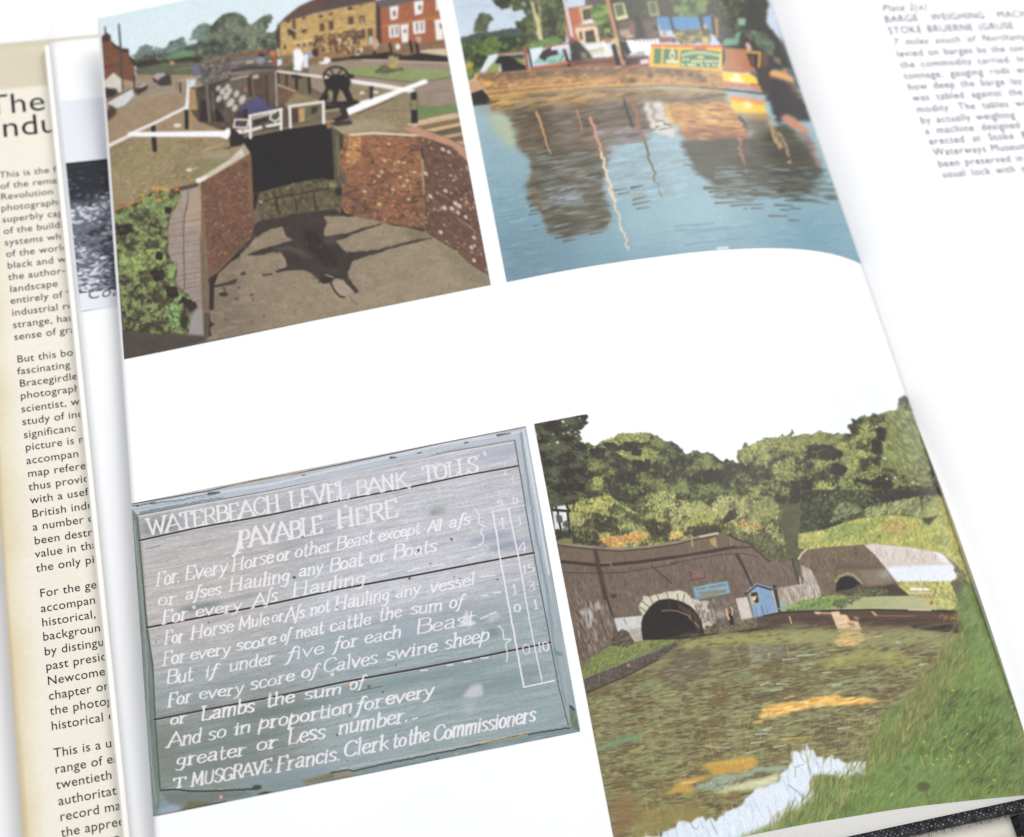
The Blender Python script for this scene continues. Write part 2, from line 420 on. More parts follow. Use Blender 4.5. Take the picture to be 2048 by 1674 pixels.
# far trees and hedges
TG = [(58, 62, 52), (74, 82, 68), (92, 102, 82), (108, 118, 98), (126, 136, 104)]
far = A1(560,1000, 600,850, 640,790, 690,710, 800,680, 850,720, 870,760, 960,770, 1040,750, 1110,700, 1130,630, 1250,600, 1330,565, 1380,620, 1400,700, 1460,610, 1490,460, 1560,390, 1660,350, 1760,390, 1830,330, 1900,250, 1990,205) + A2(60,200, 150,190, 250,215, 320,280, 340,340, 390,380, 440,350, 520,290, 600,240, 690,215, 720,260, 700,350, 650,350, 660,420, 610,490, 700,500, 760,480, 800,380, 850,320, 850,900) + A1(2048,1000)
c.poly(rough(far, .8, 4, 1), (88, 98, 86), 1.0, n=(.12, 14, 10))
c.dabs(far, 2600, 5, 3.4, TG, 3, by=(26, 20), alpha=.7)
c.dabs(A1(560,860, 640,790, 720,700, 850,700, 1050,750, 1130,640, 1350,580, 1400,700, 1500,450, 1660,360, 1700,600, 1100,800), 500, 5, 3.5, [(112,132,130),(98,116,116),(126,144,140)], 4, alpha=.55)
c.poly(A1(1340,620, 1560,600, 1540,660, 1400,680), (205, 216, 222), 1.2)
c.poly(A1(1080,850, 1330,755, 1480,770, 1500,850, 1200,890), (104, 142, 96), 1.5, n=(.1, 9, 6))
c.poly(A1(590,950, 900,890, 1010,930, 1500,860, 1640,880, 1560,960, 1030,960, 880,1020, 640,1050), (58, 44, 36), 1.2, n=(.2, 8, 5))
c.poly(A1(600,1050, 1000,970, 1500,930, 1560,1150, 1250,1260, 870,1180, 640,1180), (92, 98, 74), 1.5, n=(.14, 10, 6))
c.poly(A1(1130,920, 1200,930, 1210,990, 1140,980), (180, 148, 90), 1)
c.line(A1(1200,1060, 1480,1020), 1.6, (165, 135, 80))
# ground on both sides of the lock
c.poly(T_(190,150, 440,150, 470,250, 500,300, 500,470, 190,470), (158, 130, 100), n=(.07, 9, 6), to=(150, 128, 92))
c.poly(A1(600,1170, 900,1220, 1300,1290, 1340,1400, 800,1500, 560,1600, 400,1669, 200,1669, 560,1420), (150, 136, 112), 2, n=(.08, 12, 5))
c.line(A1(660,1500, 1000,1420, 1330,1370), 1.4, (190, 160, 118), alpha=.6)
gr = A4(200,720, 500,590, 1980,590, 2048,640, 2048,930, 1560,1230, 1280,1350, 700,1500, 220,1660)
c.poly(gr, (150, 128, 92), 2, n=(.10, 8, 5))
c.dabs(gr, 2600, 6, 2.0, [(122,108,72),(142,122,84),(160,136,98),(176,148,108),(138,132,82)], 5, ang=-.4, spread=1.6, by=(40, 30), alpha=.5)
c.poly(A4(1500,900, 2048,820, 2048,960, 1560,1230, 1250,1250, 1500,1060), (132, 128, 82), 3, alpha=.7, n=(.12, 8, 5))
c.poly(A4(1600,800, 2048,760, 2048,880, 1750,900), (168, 148, 122), 3, alpha=.7)
c.line(A4(1640,760, 1960,660), 2.4, (188, 158, 112)); c.ell(355, 251, 8, 4, (225, 208, 196), soft=1); c.ell(378.5, 340, 6, 3.4, (222, 205, 188), soft=1); c.line(A4(1470,1060, 1560,1020), 1.5, (205, 188, 168))
# brick cottages at the left
c.poly(A1(60,540, 100,560, 170,500, 235,540, 245,620, 300,680, 400,740, 510,750, 520,840, 590,920, 610,1240, 440,1210, 280,1110, 150,1230, 60,1230), (120, 72, 48), .6, n=(.16, 5, 3, -.1))
c.poly(A1(60,520, 110,560, 170,495, 235,530, 240,620, 90,640), (66, 46, 38), .8, n=(.15, 6, 4))
c.poly(A1(240,610, 300,670, 400,730, 510,740, 520,800, 400,800, 280,720), (70, 50, 40), 1)
c.poly(A1(510,830, 590,900, 640,960, 600,1010, 560,960), (58, 46, 38), 1)
c.poly(A1(110,990, 380,970, 380,1010, 130,1040), (88, 52, 38), 1.5, alpha=.7)
c.line(A1(150,410, 155,520), 3.2, (72, 62, 56)); c.line(A1(360,370, 385,700, 412,1360), 3.6, (70, 66, 62), 4.8)
c.poly(A1(110,1250, 200,1180, 280,1110, 400,1200, 410,1390, 330,1400, 120,1310), (208, 198, 184), .8, n=(.05, 8, 6))
c.poly(A1(440,1210, 580,1250, 560,1330, 440,1290), (170, 140, 112), 1); c.line(A1(590,1140, 600,1420), 3.2, (62, 46, 38))
c.poly(A1(135,1330, 330,1350, 350,1420, 250,1480, 150,1500), (46, 38, 30), 1.2, n=(.3, 5, 4))
c.line(A1(160,1560, 300,1470, 560,1340), 3, (96, 78, 62)); c.poly(A1(190,1560, 560,1350, 605,1440, 450,1600, 330,1640, 200,1590), (204, 202, 200), .8, n=(.05, 10, 8))
c.poly(A4(140,90, 230,80, 320,130, 330,210, 240,290, 160,330), (70, 50, 36), 2, n=(.3, 6, 8))
c.poly(A1(60,1540, 180,1560, 220,1669, 100,1669), (168, 148, 112), 1.5)
# parked van and car
c.poly(A1(870,1180, 920,1120, 1060,1105, 1150,1150, 1165,1290, 1000,1310, 890,1240), (62, 50, 48), .8); c.poly(A1(880,1170, 925,1115, 1050,1105, 1080,1140, 980,1190, 960,1230), (176, 158, 150), 1)
c.poly(A1(610,1360, 690,1290, 770,1270, 810,1310, 780,1370, 640,1450), (60, 46, 42), .9); c.poly(A1(630,1330, 760,1265, 790,1290, 690,1335), (196, 184, 176), .8)
# stone mill
mill = A2(835,345, 1320,225, 2080,30) + A3(380,20, 400,660, 380,830, 0,880) + A2(1400,860, 840,840)
c.poly(mill, (196, 158, 92), .6, n=(.10, 7, 4)); c.dabs(mill, 1500, 4, 2.2, [(170,132,70),(205,168,98),(218,182,116),(150,112,62)], 8, spread=.8, alpha=.45, by=(20, 14))
c.poly(A2(835,350, 900,270, 1000,190, 1130,90, 1350,-10, 1700,-140, 2500,-300) + A3(390,-200, 390,20, 0,85) + A2(1900,75, 1340,210, 1310,225), (98, 68, 58), .8, n=(.08, 8, 3, -.3))
c.poly(A2(1560,-10, 1350,205, 2048,60) + A3(380,25, 390,-160) + A2(1800,-140), (84, 68, 62), .8, n=(.08, 8, 3, -.3))
c.poly(A2(780,480, 835,350, 840,820, 800,700, 770,560), (72, 52, 36), .8)
def win(f, x, y, w, h, col=(92, 66, 48), sk=-.16):
    c.poly(f(x, y, x + w, y + w * sk, x + w + 8, y + h + w * sk, x + 8, y + h), col, .5, n=(.2, 2, 3))
for x, y, w, h in [(925,300,60,55), (1170,260,50,40), (1160,440,70,70), (1020,300,50,300), (1435,360,70,120), (1570,320,75,140), (1865,260,85,120), (1420,230,60,50), (1570,200,60,40), (1860,110,70,60), (885,690,40,60), (1350,560,150,170), (1560,520,120,170), (1780,480,170,150)]:
    win(A2, x, y, w, h)
for x, y, w, h in [(0,260,45,130), (140,240,80,110), (140,450,90,150), (265,440,80,200), (0,470,90,180), (140,60,70,30)]: win(A3, x, y, w, h, (96, 72, 54))
c.poly(A2(940,450, 1040,430, 1060,560, 960,530), (70, 54, 40), 1); c.line(A2(1010,440, 1080,470), 2.6, (215, 195, 170)); c.line(A2(1180,430, 1220,420), 2.4, (225, 200, 160)); c.line(A2(1020,655, 1320,610), 3, (222, 195, 150))
for x, y in [(1890,180), (1905,395)]: c.line(A2(x-40, y, x+40, y-12), 2.6, (228, 200, 140))
c.line(A2(1340,330, 2048,240), 1, (150, 116, 60)); c.line(A2(1340,520, 2048,430) + A3(380,380), 1.6, (218, 180, 108))
for x, y, w, h in [(165,270,30,90), (180,60,20,60)]: win(A3, x, y, w, h, (170, 160, 130))
c.poly(A3(285,560, 345,550, 350,660, 290,660), (185, 195, 195), .6); c.poly(A3(0,620, 70,610, 75,700, 0,720), (205, 180, 140), .8)
# red brick house with white sashes
c.poly(A3(385,10, 480,110, 490,690, 400,650), (74, 50, 36), .8)
brick = A3(460,120, 1340,-60, 1420,500, 1440,640, 480,680)
c.poly(brick, (166, 92, 56), .5, n=(.07, 5, 3, -.2)); c.dabs(brick, 900, 4, 1.6, [(146,76,44),(178,104,66),(190,118,80)], 9, ang=-.15, spread=.4, alpha=.4)
c.poly(A3(380,10, 700,-60, 1330,-260, 1330,-40, 1100,0, 460,125), (98, 88, 86), .8)
c.line(A3(485,400, 900,330, 1360,260), 3.0, (196, 138, 60), alpha=.8)
WH = (232, 229, 226)
for q, p in [((600,110, 735,85, 720,285, 620,310), (650,165, 690,158, 695,245, 655,255)), ((970,25, 1115,5, 1095,205, 985,235), (1035,85, 1075,78, 1080,150, 1042,158)), ((585,395, 745,372, 750,560, 600,580), None), ((950,335, 1135,308, 1140,500, 965,520), None), ((765,385, 880,365, 885,635, 790,650), (815,450, 850,440, 855,500, 820,505)), ((1285,315, 1400,300, 1415,600, 1310,610), (1360,360, 1390,355, 1395,440, 1365,440)), ((1300,-20, 1340,-30, 1350,160, 1305,160), None)]:
    c.poly(A3(*q), WH, .6)
    if p: c.poly(A3(*p), (112, 96, 86), .6)
for x, y in [(625,420), (690,405), (1000,350), (1070,340)]: c.poly(A3(x,y, x+32,y-6, x+36,y+125, x+6,y+130), (120, 104, 98), .6)
for y in [470, 530]: c.line(A3(610, y-15, 740, y-38), .9, WH)
for y in [400, 450]: c.line(A3(970, y, 1130, y-28), .9, WH)
c.poly(A3(1270,310, 1390,290, 1390,335, 1290,345), WH, .6); c.poly(A3(760,385, 895,365, 885,425, 780,430), WH, .6)
# yard, people, dark canal edge
c.poly(A3(0,720, 480,680, 1440,620, 1480,760, 1490,930, 0,900) + A2(1330,850, 1400,830), (134, 100, 68), 1, n=(.16, 8, 4))
c.poly(A2(1330,860, 2048,740, 2048,880, 1600,960, 1290,990), (150, 112, 70), 1.2, n=(.12, 10, 4))
c.poly(A3(1060,770, 1200,750, 1465,735, 1485,850, 1060,815), (206, 184, 148), 1, n=(.06, 9, 4))
c.poly(A3(0,850, 300,830, 560,790, 860,850, 1060,800, 1490,860, 1505,945, 760,918, 560,905, 200,905, 0,905), (40, 30, 26), 1, n=(.2, 8, 5))
c.poly(A2(1590,900, 2048,850, 2048,910, 1640,940), (44, 34, 28), 1)
for x, y, w in [(600,670,5), (910,630,6), (1000,640,6.5), (370,800,7)]: c.line(A3(x, y, x + 30, y + 150), w, (44, 33, 28))
for x, y, r, q in [(100,770,5,(205,180,150)), (165,760,4.5,(214,190,160)), (385,700,6,(188,150,140)), (395,640,5,(205,160,110)), (725,710,5,(232,220,215)), (1040,600,6,(200,150,120)), (30,640,6,(210,190,150))]: c.ell(700 + x/k_, y/k_, r, r*1.25, q, soft=.8)
for x, y, r, q in [(1720,620,6,(214,196,184)), (1760,720,4,(170,96,60)), (1900,660,10,(214,182,128)), (1480,680,4.5,(225,196,160)), (2010,790,6,(205,180,150)), (1690,700,5,(52,36,32)), (1370,790,7,(70,36,34)), (1620,600,9,(128,88,54)), (1980,580,9,(96,70,48)), (1450,600,7,(110,76,46))]: c.ell(450 + x/k_, y/k_, r, r*1.2, q, soft=1)
c.dabs(A2(1340,540, 2048,430, 2048,800, 1340,800), 260, 6, 4, [(96,66,42),(150,110,66),(205,160,100),(70,48,34),(120,82,50)], 11, alpha=.6)
c.poly(A2(1330,760, 1400,740, 1420,850, 1350,860), (62, 30, 30), 1)
# quay, lawn, shrub
c.poly(A3(0,905, 500,905, 1500,955, 1560,1200, 1650,1669, 0,1669) + A2(1280,1300, 1270,990, 1600,950), (152, 130, 110), 1, n=(.07, 10, 4))
c.line(A3(180,908, 560,915, 760,930, 1500,952), 2.4, (192, 172, 156))
c.poly(A3(-60,1050, 300,1010, 600,1000, 850,1040, 1520,1085, 1545,1165, 1250,1215, 950,1240, 600,1205, 100,1145, -40,1120), (136, 150, 88), .8, n=(.08, 14, 5))
c.poly(A3(850,1050, 1520,1085, 1540,1130, 1100,1180), (128, 156, 96), 3, alpha=.5); c.line(A3(100,1150, 600,1210, 950,1246, 1250,1220, 1545,1168), 1.8, (92, 86, 58))
c.poly(rough(A3(370,1100, 440,1020, 520,980, 600,1030, 800,1030, 830,1070, 700,1090, 560,1125), 1, 4, 2), (98, 90, 56), 1, n=(.3, 5, 4)); c.poly(rough(A3(560,880, 640,840, 740,850, 740,950, 710,1040, 620,1040, 590,960), 1, 4, 3), (168, 150, 98), 1.2, n=(.2, 5, 5))
c.ell(786, 133, 6, 3, (190, 160, 62), soft=1)
# right-hand bank below the beam
c.poly(A3(0,1290, 960,1400, 1650,1560, 1650,1669, 0,1669) + A6(1660,200, 860,340, 1040,540, 0,540), (142, 124, 90), 1, n=(.10, 7, 5))
c.poly(A6(1000,80, 1250,100, 1620,30, 1645,190, 1030,305), (108, 128, 74), 1, n=(.08, 12, 6)); c.poly(A3(990,1290, 1560,1190, 1630,1560, 1300,1610, 1080,1560), (150, 128, 112), 1.4, n=(.08, 12, 5)); c.line(A3(1180,1400, 1500,1385), 2, (116, 98, 84), alpha=.6)
c.poly(A6(0,300, 300,290, 560,340, 760,430, 540,480, 0,480), (156, 140, 108), 2, n=(.08, 8, 5))
c.dabs(A6(300,80, 940,100, 960,330, 760,400, 500,300, 100,240), 500, 4, 2, [(120,108,70),(150,130,92),(136,126,78),(168,142,104)], 12, alpha=.4)
# ---- lock chamber, boats, gates
c.poly(A1(1440,1330, 1600,1300, 2048,1150) + A2(340,1120, 800,1060, 790,1350, 1000,1400, 1300,1500, 1450,1669) + A5(1450,40, 960,400, 850,440, 60,500) + A4(1580,330, 1440,330), (84, 68, 54), 1, n=(.18, 9, 6))
c.poly(A1(1480,1010, 1640,960, 2048,880) + A2(480,820, 790,1010, 800,1070, 350,1140, 0,1210) + A1(1640,1300, 1500,1150), (108, 98, 92), 1, n=(.14, 10, 4, -.2))
for q, w, cc in [((0,1090, 350,1030, 780,1020), 5, (62,48,42)), ((0,1120, 400,1100), 3, (140,124,110)), ((0,1225, 350,1150), 3.4, (190,168,140)), ((100,960, 480,900), 4, (132,124,122)), ((200,1010, 700,960), 4, (84,72,64)), ((330,950, 420,940), 3.5, (200,175,130))]: c.line(A2(*q), w, cc)
c.poly(A1(1600,930, 2048,850, 2048,900, 1660,980), (158, 100, 60), 1.2, n=(.15, 7, 3)); c.poly(A2(0,850, 640,740, 640,800, 0,890), (132, 84, 56), 1.5, n=(.15, 7, 3))
c.poly(A1(1480,990, 1560,960, 1640,990, 1660,1160, 1500,1170), (108, 106, 124), 1.2, n=(.1, 6, 6)); c.line(A1(1590,1020, 1660,1220, 1720,1290), 5, (92, 84, 80)); c.dabs(A1(1600,950, 2048,880, 2048,1180, 1700,1250), 260, 7, 4, [(88,80,74),(120,112,106),(66,54,50),(140,128,116)], 14, ang=-.3, spread=1.2, alpha=.6)
c.line(A1(1270,1230, 1600,1160), 3.2, (176, 156, 140)); c.line(A1(1285,1260, 1295,1390), 4, (60,50,44)); c.line(A1(1230,1260, 1235,1360), 2, (110,96,80)); c.poly(A1(1440,1210, 1530,1200, 1520,1300, 1430,1340), (205, 212, 228), 1); c.line(A1(1510,1320, 1620,1290), 2.4, (196, 162, 128))
c.poly(A1(1430,1340, 1520,1350, 1560,1669, 1440,1669) + A4(1570,330, 1440,330, 1420,0), (170, 138, 88), 1, n=(.12, 5, 9))
c.poly(A1(1540,1340, 2048,1180, 2048,1669, 1570,1669) + A4(1580,325, 1980,330, 1830,60), (66, 54, 44), 1, n=(.2, 8, 9)); c.poly(A4(1600,0, 1690,0, 1800,330, 1590,325), (44, 34, 30), 1); c.line(A1(1690,1300, 1720,1669) + A4(1740,320), 6, (110, 98, 90)); c.line(A1(1780,1400, 1800,1669), 2.4, (122, 108, 92)); c.poly(A4(1830,90, 1990,330, 1840,330), (34, 26, 24), .8)
c.poly(A1(1850,1300, 2048,1240, 2048,1669, 1900,1669) + A4(1980,330, 2048,330), (92, 82, 74), 1.5, n=(.12, 6, 6)); c.poly(A2(0,1240, 350,1180, 420,1400, 300,1500, 0,1650), (100, 88, 78), 1.5, n=(.16, 7, 6))
for x, y, r in [(1870,1340,4), (1935,1390,5), (1990,1460,5.4), (2010,1320,4.5), (1880,1500,5), (2040,1570,5)]: c.ell(190 + x/k_, y/k_, r, r*1.5, (186, 180, 172), .5, 1)
for x, y, r in [(70,1385,4.6), (175,1425,5), (95,1555,6), (265,1515,6.5), (150,1640,5), (20,1460,5)]: c.ell(450 + x/k_, y/k_, r, r*1.5, (190, 182, 172), .4, 1)
c.line(A2(170,1669, 260,1560, 330,1500, 480,1470), 1.4, (150,140,124)); c.line(A2(250,1669, 380,1500), 1.2, (140,130,118))
c.poly(A2(210,1669, 380,1500, 500,1470, 620,1530, 720,1620, 780,1669) + A5(720,140, 620,170, 370,230, 170,280), (80, 76, 118), 1, to=(70, 66, 104), n=(.10, 10, 6)); c.poly(A5(170,200, 330,130, 350,240, 170,290), (52, 46, 66), 1.5); c.poly(A5(290,150, 340,140, 340,270, 290,280), (34, 28, 36), 1)
c.ell(491, 179.5, 3, 5, (205, 88, 60), soft=.8)
c.poly(A2(560,1110, 760,1060, 790,1560, 640,1560), (98, 78, 60), 1, n=(.16, 5, 14)); c.line(A2(620,1150, 650,1600), 4, (62, 44, 34)); c.line(A2(770,1090, 785,1600), 4.5, (160, 144, 132)); c.line(A2(410,1160, 440,1480), 5, (104, 84, 62)); c.line(A2(360,1180, 380,1420), 6, (58,42,34)); c.poly(A2(420,1150, 500,1130, 520,1180, 430,1200), (200, 176, 142), 1)
c.poly(A2(800,1290, 1060,1360, 1090,1410, 960,1600, 800,1560), (112, 80, 58), 1.2, n=(.18, 6, 5)); c.line(A2(810,1290, 1070,1385), 3, (196, 158, 112))
c.poly(A2(1060,1400, 1450,1520, 1440,1669, 960,1669, 900,1600), (138, 120, 84), 1.5, n=(.12, 7, 5))
c.poly(A5(1110,150, 1220,120, 1210,320, 1120,340), (190, 152, 92), 1, n=(.1, 5, 6)); c.poly(A5(1000,130, 1110,120, 1120,340, 1010,360), (74, 54, 40), 1); c.poly(A5(1210,110, 1480,70, 1480,300, 1210,320), (104, 98, 72), 1, n=(.16, 6, 6)); c.poly(A5(1310,110, 1420,90, 1390,200, 1310,220), (50, 42, 32), 1.2)
# people on the quay and in the boats
c.poly(A2(1040,770, 1110,715, 1150,760, 1190,830, 1160,1080, 1040,1065), (240, 240, 240), .8, n=(.03, 3, 10)); c.poly(A2(1190,840, 1270,800, 1265,1030, 1180,1030), (222, 218, 232), .8, n=(.06, 3, 10)); c.poly(A2(1230,790, 1300,780, 1320,840, 1260,850), (128, 150, 205), .8); c.poly(A2(1265,850, 1290,870, 1285,1000, 1262,990), (86, 90, 120), .6)
for x, y in [(1115,690), (1200,680), (1290,665)]: c.ell(450 + x/k_, y/k_, 3.2, 4.2, (112, 84, 62), soft=.7)
for x, y in [(1110,735), (1200,735)]: c.ell(450 + x/k_, y/k_, 3, 2.6, (205, 160, 125), soft=.7)
c.poly(A2(670,780, 770,770, 775,850, 690,870), (214, 108, 66), .8); c.poly(A2(690,860, 790,850, 800,1010, 720,1020), (140, 82, 60), 1, n=(.15, 5, 8)); c.poly(A2(780,740, 830,730, 835,860, 800,870), (205, 172, 140), .8)
c.ell(521, 121, 8, 8, (142, 138, 146), soft=1.2); c.ell(523, 110, 7.5, 4.5, (62, 48, 42), soft=1)
c.poly(A2(840,840, 1040,830, 1040,1010, 880,1040), (128, 104, 72), 1.2, n=(.18, 6, 5)); c.poly(A2(1290,870, 1420,860, 1420,940, 1290,980), (134, 104, 70), 1.2, n=(.14, 6, 5)); c.poly(A2(880,1020, 1040,990, 1040,1060, 900,1060), (78, 84, 50), 1.2)
c.poly(A2(1420,950, 1500,930, 1510,870, 1590,880, 1600,930, 1550,975, 1430,970), (236, 234, 232), .7)
# ---- black gate, sill, piers
c.poly(A5(260,575, 900,445, 1500,355, 1620,440, 1640,700, 1665,1210, 1300,1220, 900,1300, 500,1410, 425,1430, 400,850, 370,790, 300,670), (25, 19, 17), .6, n=(.12, 10, 14))
c.poly(A4(1950,600, 2048,560, 2048,740, 1930,740) + A5(250,690, 320,620, 260,500, 90,440), (34, 26, 22), .8)
c.line(A5(290,560, 820,455), 4, (116, 106, 82)); c.line(A5(900,430, 1560,335), 4.4, (118, 108, 82)); c.poly(A5(1540,360, 1610,370, 1600,440, 1545,430), (168, 108, 66), .8)
sill = A5(500,1420, 700,1375, 1000,1290, 1300,1225, 1500,1200, 1650,1230, 1765,1320, 1770,1669) + A8(1690,100, 1600,135, 1000,205, 760,270, 450,310, 430,60)
c.poly(sill, (94, 84, 58), .8, n=(.16, 12, 8)); c.dabs(sill, 500, 9, 5, [(74,64,44),(110,102,66),(128,118,76),(60,50,36),(96,80,56)], 16, by=(12, 9), alpha=.5)
for q in [(490,1570, 760,1480, 1040,1440, 1400,1360, 1740,1330), (760,1500, 790,1669), (1060,1480, 1090,1669), (1340,1400, 1380,1669), (700,1400, 800,1480)]: c.line(A5(*q), 3, (46, 38, 28), alpha=.75, wob=.6)
for q in [(710,0, 740,190), (1000,0, 1010,190), (1270,0, 1330,130)]: c.line(A8(*q), 3, (50, 40, 30), alpha=.75)
c.poly(A5(430,1430, 510,1420, 460,1669, 430,1669), (30, 24, 20), 1); c.ell(678, 384, 9, 8, (40, 30, 26), soft=1); c.ell(522, 404, 4, 3, (160, 158, 142), soft=1); c.poly(A5(1560,1240, 1700,1270, 1680,1340, 1600,1340), (150, 154, 88), 1.5, alpha=.7)
c.poly(A5(1625,420, 1810,510, 1795,740, 1740,780, 1745,1050, 1835,1100, 1830,1250, 1770,1330, 1665,1230), (88, 80, 58), .8, n=(.2, 5, 10)); c.line(A5(1700,560, 1720,1150), 4, (128, 120, 88), alpha=.6); c.poly(A5(1740,520, 1810,520, 1795,740, 1745,740), (56, 48, 38), 1)
c.poly(A5(1610,390, 2048,350, 2048,510, 1800,525), (158, 144, 112), 1, n=(.1, 9, 4))
# ---- left wing wall
c.poly(A4(1520,1230, 2048,900) + A5(20,960, 280,690, 380,800, 0,1030) + A4(1640,1255), (204, 190, 170), .7, n=(.08, 12, 4, -.4)); c.poly(A4(1525,1200, 1700,1150, 1720,1200, 1640,1260, 1540,1255), (232, 226, 222), 1)
c.poly(A5(250,690, 300,690, 380,800, 290,840), (170, 156, 128), 1)
lw = A5(375,820, 392,1000, 420,1400, 432,1669) + A8(345,0, 380,470, 330,560, 200,700, 0,920) + A7(1700,1160, 1590,1230, 1560,900, 1500,300, 1470,0) + A4(1605,1250, 2048,1010)
c.poly(lw, (118, 78, 56), .7, n=(.10, 7, 5)); c.mottle(lw, .10, 5, 2.4, 18, -.5)
c.dabs(lw, 2600, 4.6, 2.2, [(88,56,42),(108,70,50),(128,86,62),(142,96,68),(96,64,48)], 19, ang=-.75, spread=.4, by=(24, 18), alpha=.4); c.dabs(lw, 90, 3.4, 2.4, [(186,140,98),(166,122,88),(190,154,116)], 20, ang=-.8, spread=.6, alpha=.7)
c.poly(A5(340,840, 385,850, 430,1669, 370,1669), (134, 96, 62), 1.4, alpha=.6)
c.poly(A7(1440,0, 1480,0, 1560,880, 1585,1669, 1465,1669, 1445,500) + A10(945,560, 885,560, 870,120), (120, 98, 70), .7, n=(.16, 3, 14)); c.poly(A10(885,330, 950,330, 962,560, 885,560), (78, 66, 50), 1, n=(.12, 3, 10)); c.line(A7(1445,0, 1440,500), 2.4, (205, 182, 140), alpha=.8)
# brick coping path
path = A4(1290,1360, 1580,1290, 1600,1669) + A7(1440,0, 1440,500, 1470,1669) + A10(865,160, 888,560, 690,555) + A7(1390,1640, 1290,1480, 1100,1290, 960,960, 950,800, 985,300, 1150,0)
c.poly(path, (164, 142, 126), .8, n=(.07, 5, 9), to=(146, 132, 124)); c.poly(A7(1220,0, 1440,0, 1440,450, 1210,420), (178, 152, 120), 2, alpha=.7)
for i, y in enumerate([250, 330, 430, 490, 530, 640, 700, 800, 960, 1060, 1130, 1210, 1280, 1340, 1420, 1500, 1560]):
    x0 = np.interp(y, [0, 300, 800, 960, 1300, 1600], [1150, 985, 950, 965, 1110, 1330]); c.line(A7(x0, y + 35, 1200, y, 1445, y - 40), 1.3, (104, 84, 76), alpha=[.35, .8, .5][i % 3])
for i, y in enumerate(range(30, 330, 45)): c.line(A7(1080, y + 20, 1440, y - 20), 1, (128, 104, 88), alpha=.35)
c.line(A7(1260,0, 1210,200, 1190,400, 1190,780, 1205,1200, 1200,1360), 2.2, (84, 74, 62), alpha=.85); c.line(A4(1420,1380, 1390,1669), 1.8, (96, 84, 66), alpha=.8)
c.poly(A4(1250,1330, 1560,1260, 1570,1310, 1300,1380), (70, 54, 42), 1.2); c.poly(A10(720,350, 880,300, 885,560, 690,560), (150, 152, 150), 2.5, alpha=.5)
# bank vegetation
veg = A4(220,1669, 420,1600, 690,1490, 860,1400, 1280,1340, 1300,1500, 1200,1669) + A7(1110,0, 1020,180, 975,320, 950,500, 950,800, 1000,930, 1090,960, 1060,1250, 1120,1380, 1270,1440, 1300,1580, 1200,1669) + A10(740,330, 740,480, 720,545, 400,540, 50,520) + A7(60,600)
c.poly(rough(veg, 1.4, 5, 6), (64, 56, 34), 1, n=(.25, 9, 8))
VG = [(56,48,34), (76,72,44), (94,98,56), (108,120,66), (122,136,76), (138,152,88)]
c.dabs(veg, 7000, 6.2, 3.6, VG, 21, by=(12, 9), alpha=.62)
c.dabs(A7(130,220, 320,200, 350,330, 170,360), 110, 6, 4, VG[3:], 22); c.dabs(A7(180,800, 900,730, 940,950, 680,1050, 250,1130), 1300, 6, 3.6, VG[2:] + [(150,166,88)], 23, by=(9, 8), alpha=.8); c.dabs(A7(560,0, 1080,0, 900,200, 700,180), 420, 6, 4, [(96,110,60),(120,142,78),(134,156,92)], 24)
c.dabs(A10(560,260, 650,130, 740,180, 640,330, 660,470, 540,480), 300, 6, 3.6, [(96,126,70),(118,152,88),(84,108,60),(140,168,102)], 25); c.dabs(A7(950,1000, 1090,960, 1050,1150, 960,1180), 120, 6, 3, [(120,150,84),(138,160,92)], 26, ang=-1.2, spread=1)
for q in [(700,1080, 890,1070, 880,1200, 760,1220), (800,800, 860,820, 850,900, 780,880), (930,120, 1010,130, 980,190, 920,180), (160,420, 380,380, 420,480, 230,540), (1180,1480, 1420,1600, 1300,1640, 1120,1560), (930,1320, 1080,1330, 1100,1450, 960,1470)]: c.dabs(A7(*q), 110, 6, 4, [(42,28,22),(54,38,28),(36,26,20)], 27, alpha=.8)
c.poly(A10(640,210, 740,200, 830,270, 740,330, 720,260), (44, 34, 26), 1.2); c.poly(A10(650,380, 730,360, 720,480, 660,470), (48, 40, 30), 1.2)
c.line(A4(230,1690, 480,1590, 700,1510), 4.2, (196, 116, 62), 3)
for x, y, r in [(900,1345,4), (960,1345,3.6), (940,1385,3.4), (1040,1350,4), (1100,1365,4.4), (1240,1360,4.8), (1240,1275,4), (1425,1165,2.6), (720,1450,4), (750,1390,2.6), (885,1420,2.8), (940,1530,4.6), (970,1500,3.6), (1050,1490,3), (1460,1210,2.4), (1380,1220,2)]: c.ell(190 + x/k_, 200 + y/k_, r, r*.62, [(228,150,48),(214,120,50),(222,165,60)][int(x) % 3], -.2, .6)
c.poly(A10(40,520, 400,540, 720,545, 885,560, 965,590, 620,690, 60,810), (72, 62, 54), 2, n=(.10, 10, 6))
# ---- chamber floor
floor = A8(0,930, 200,700, 380,480, 440,310, 760,270, 1600,140, 1700,200, 1900,240, 2048,280) + A9(0,270, 380,340, 960,440, 1130,570, 1450,780, 1700,1000, 1975,1160, 2010,1300, 0,1690) + A10(2048,395, 900,610, 950,560, 950,60) + A7(1600,1200)
c.poly(floor, (136, 118, 94), .8, n=(.05, 22, 16), to=(150, 133, 106), dir=(.8, .35)); c.mottle(floor, .035, 3, 2, 28, -.2)
c.poly(A7(1590,1230, 2048,900, 2048,1669, 1600,1669) + A10(1500,330, 1300,520, 950,590, 955,60), (116, 102, 86), 14, alpha=.75); c.poly(A9(1100,680, 1300,700, 1700,1000, 1980,1170, 1990,1290, 1650,1330, 1450,1050), (124, 112, 84), 8, alpha=.7); c.mottle(floor, .22, 18, 10, 29, -.2, 3, (162, 142, 112), .6, .4)
c.line(A9(1140,600, 1450,790, 1720,1000, 1960,1160), 1.6, (150, 146, 70), alpha=.55, wob=.5)
DK = (56, 43, 38)
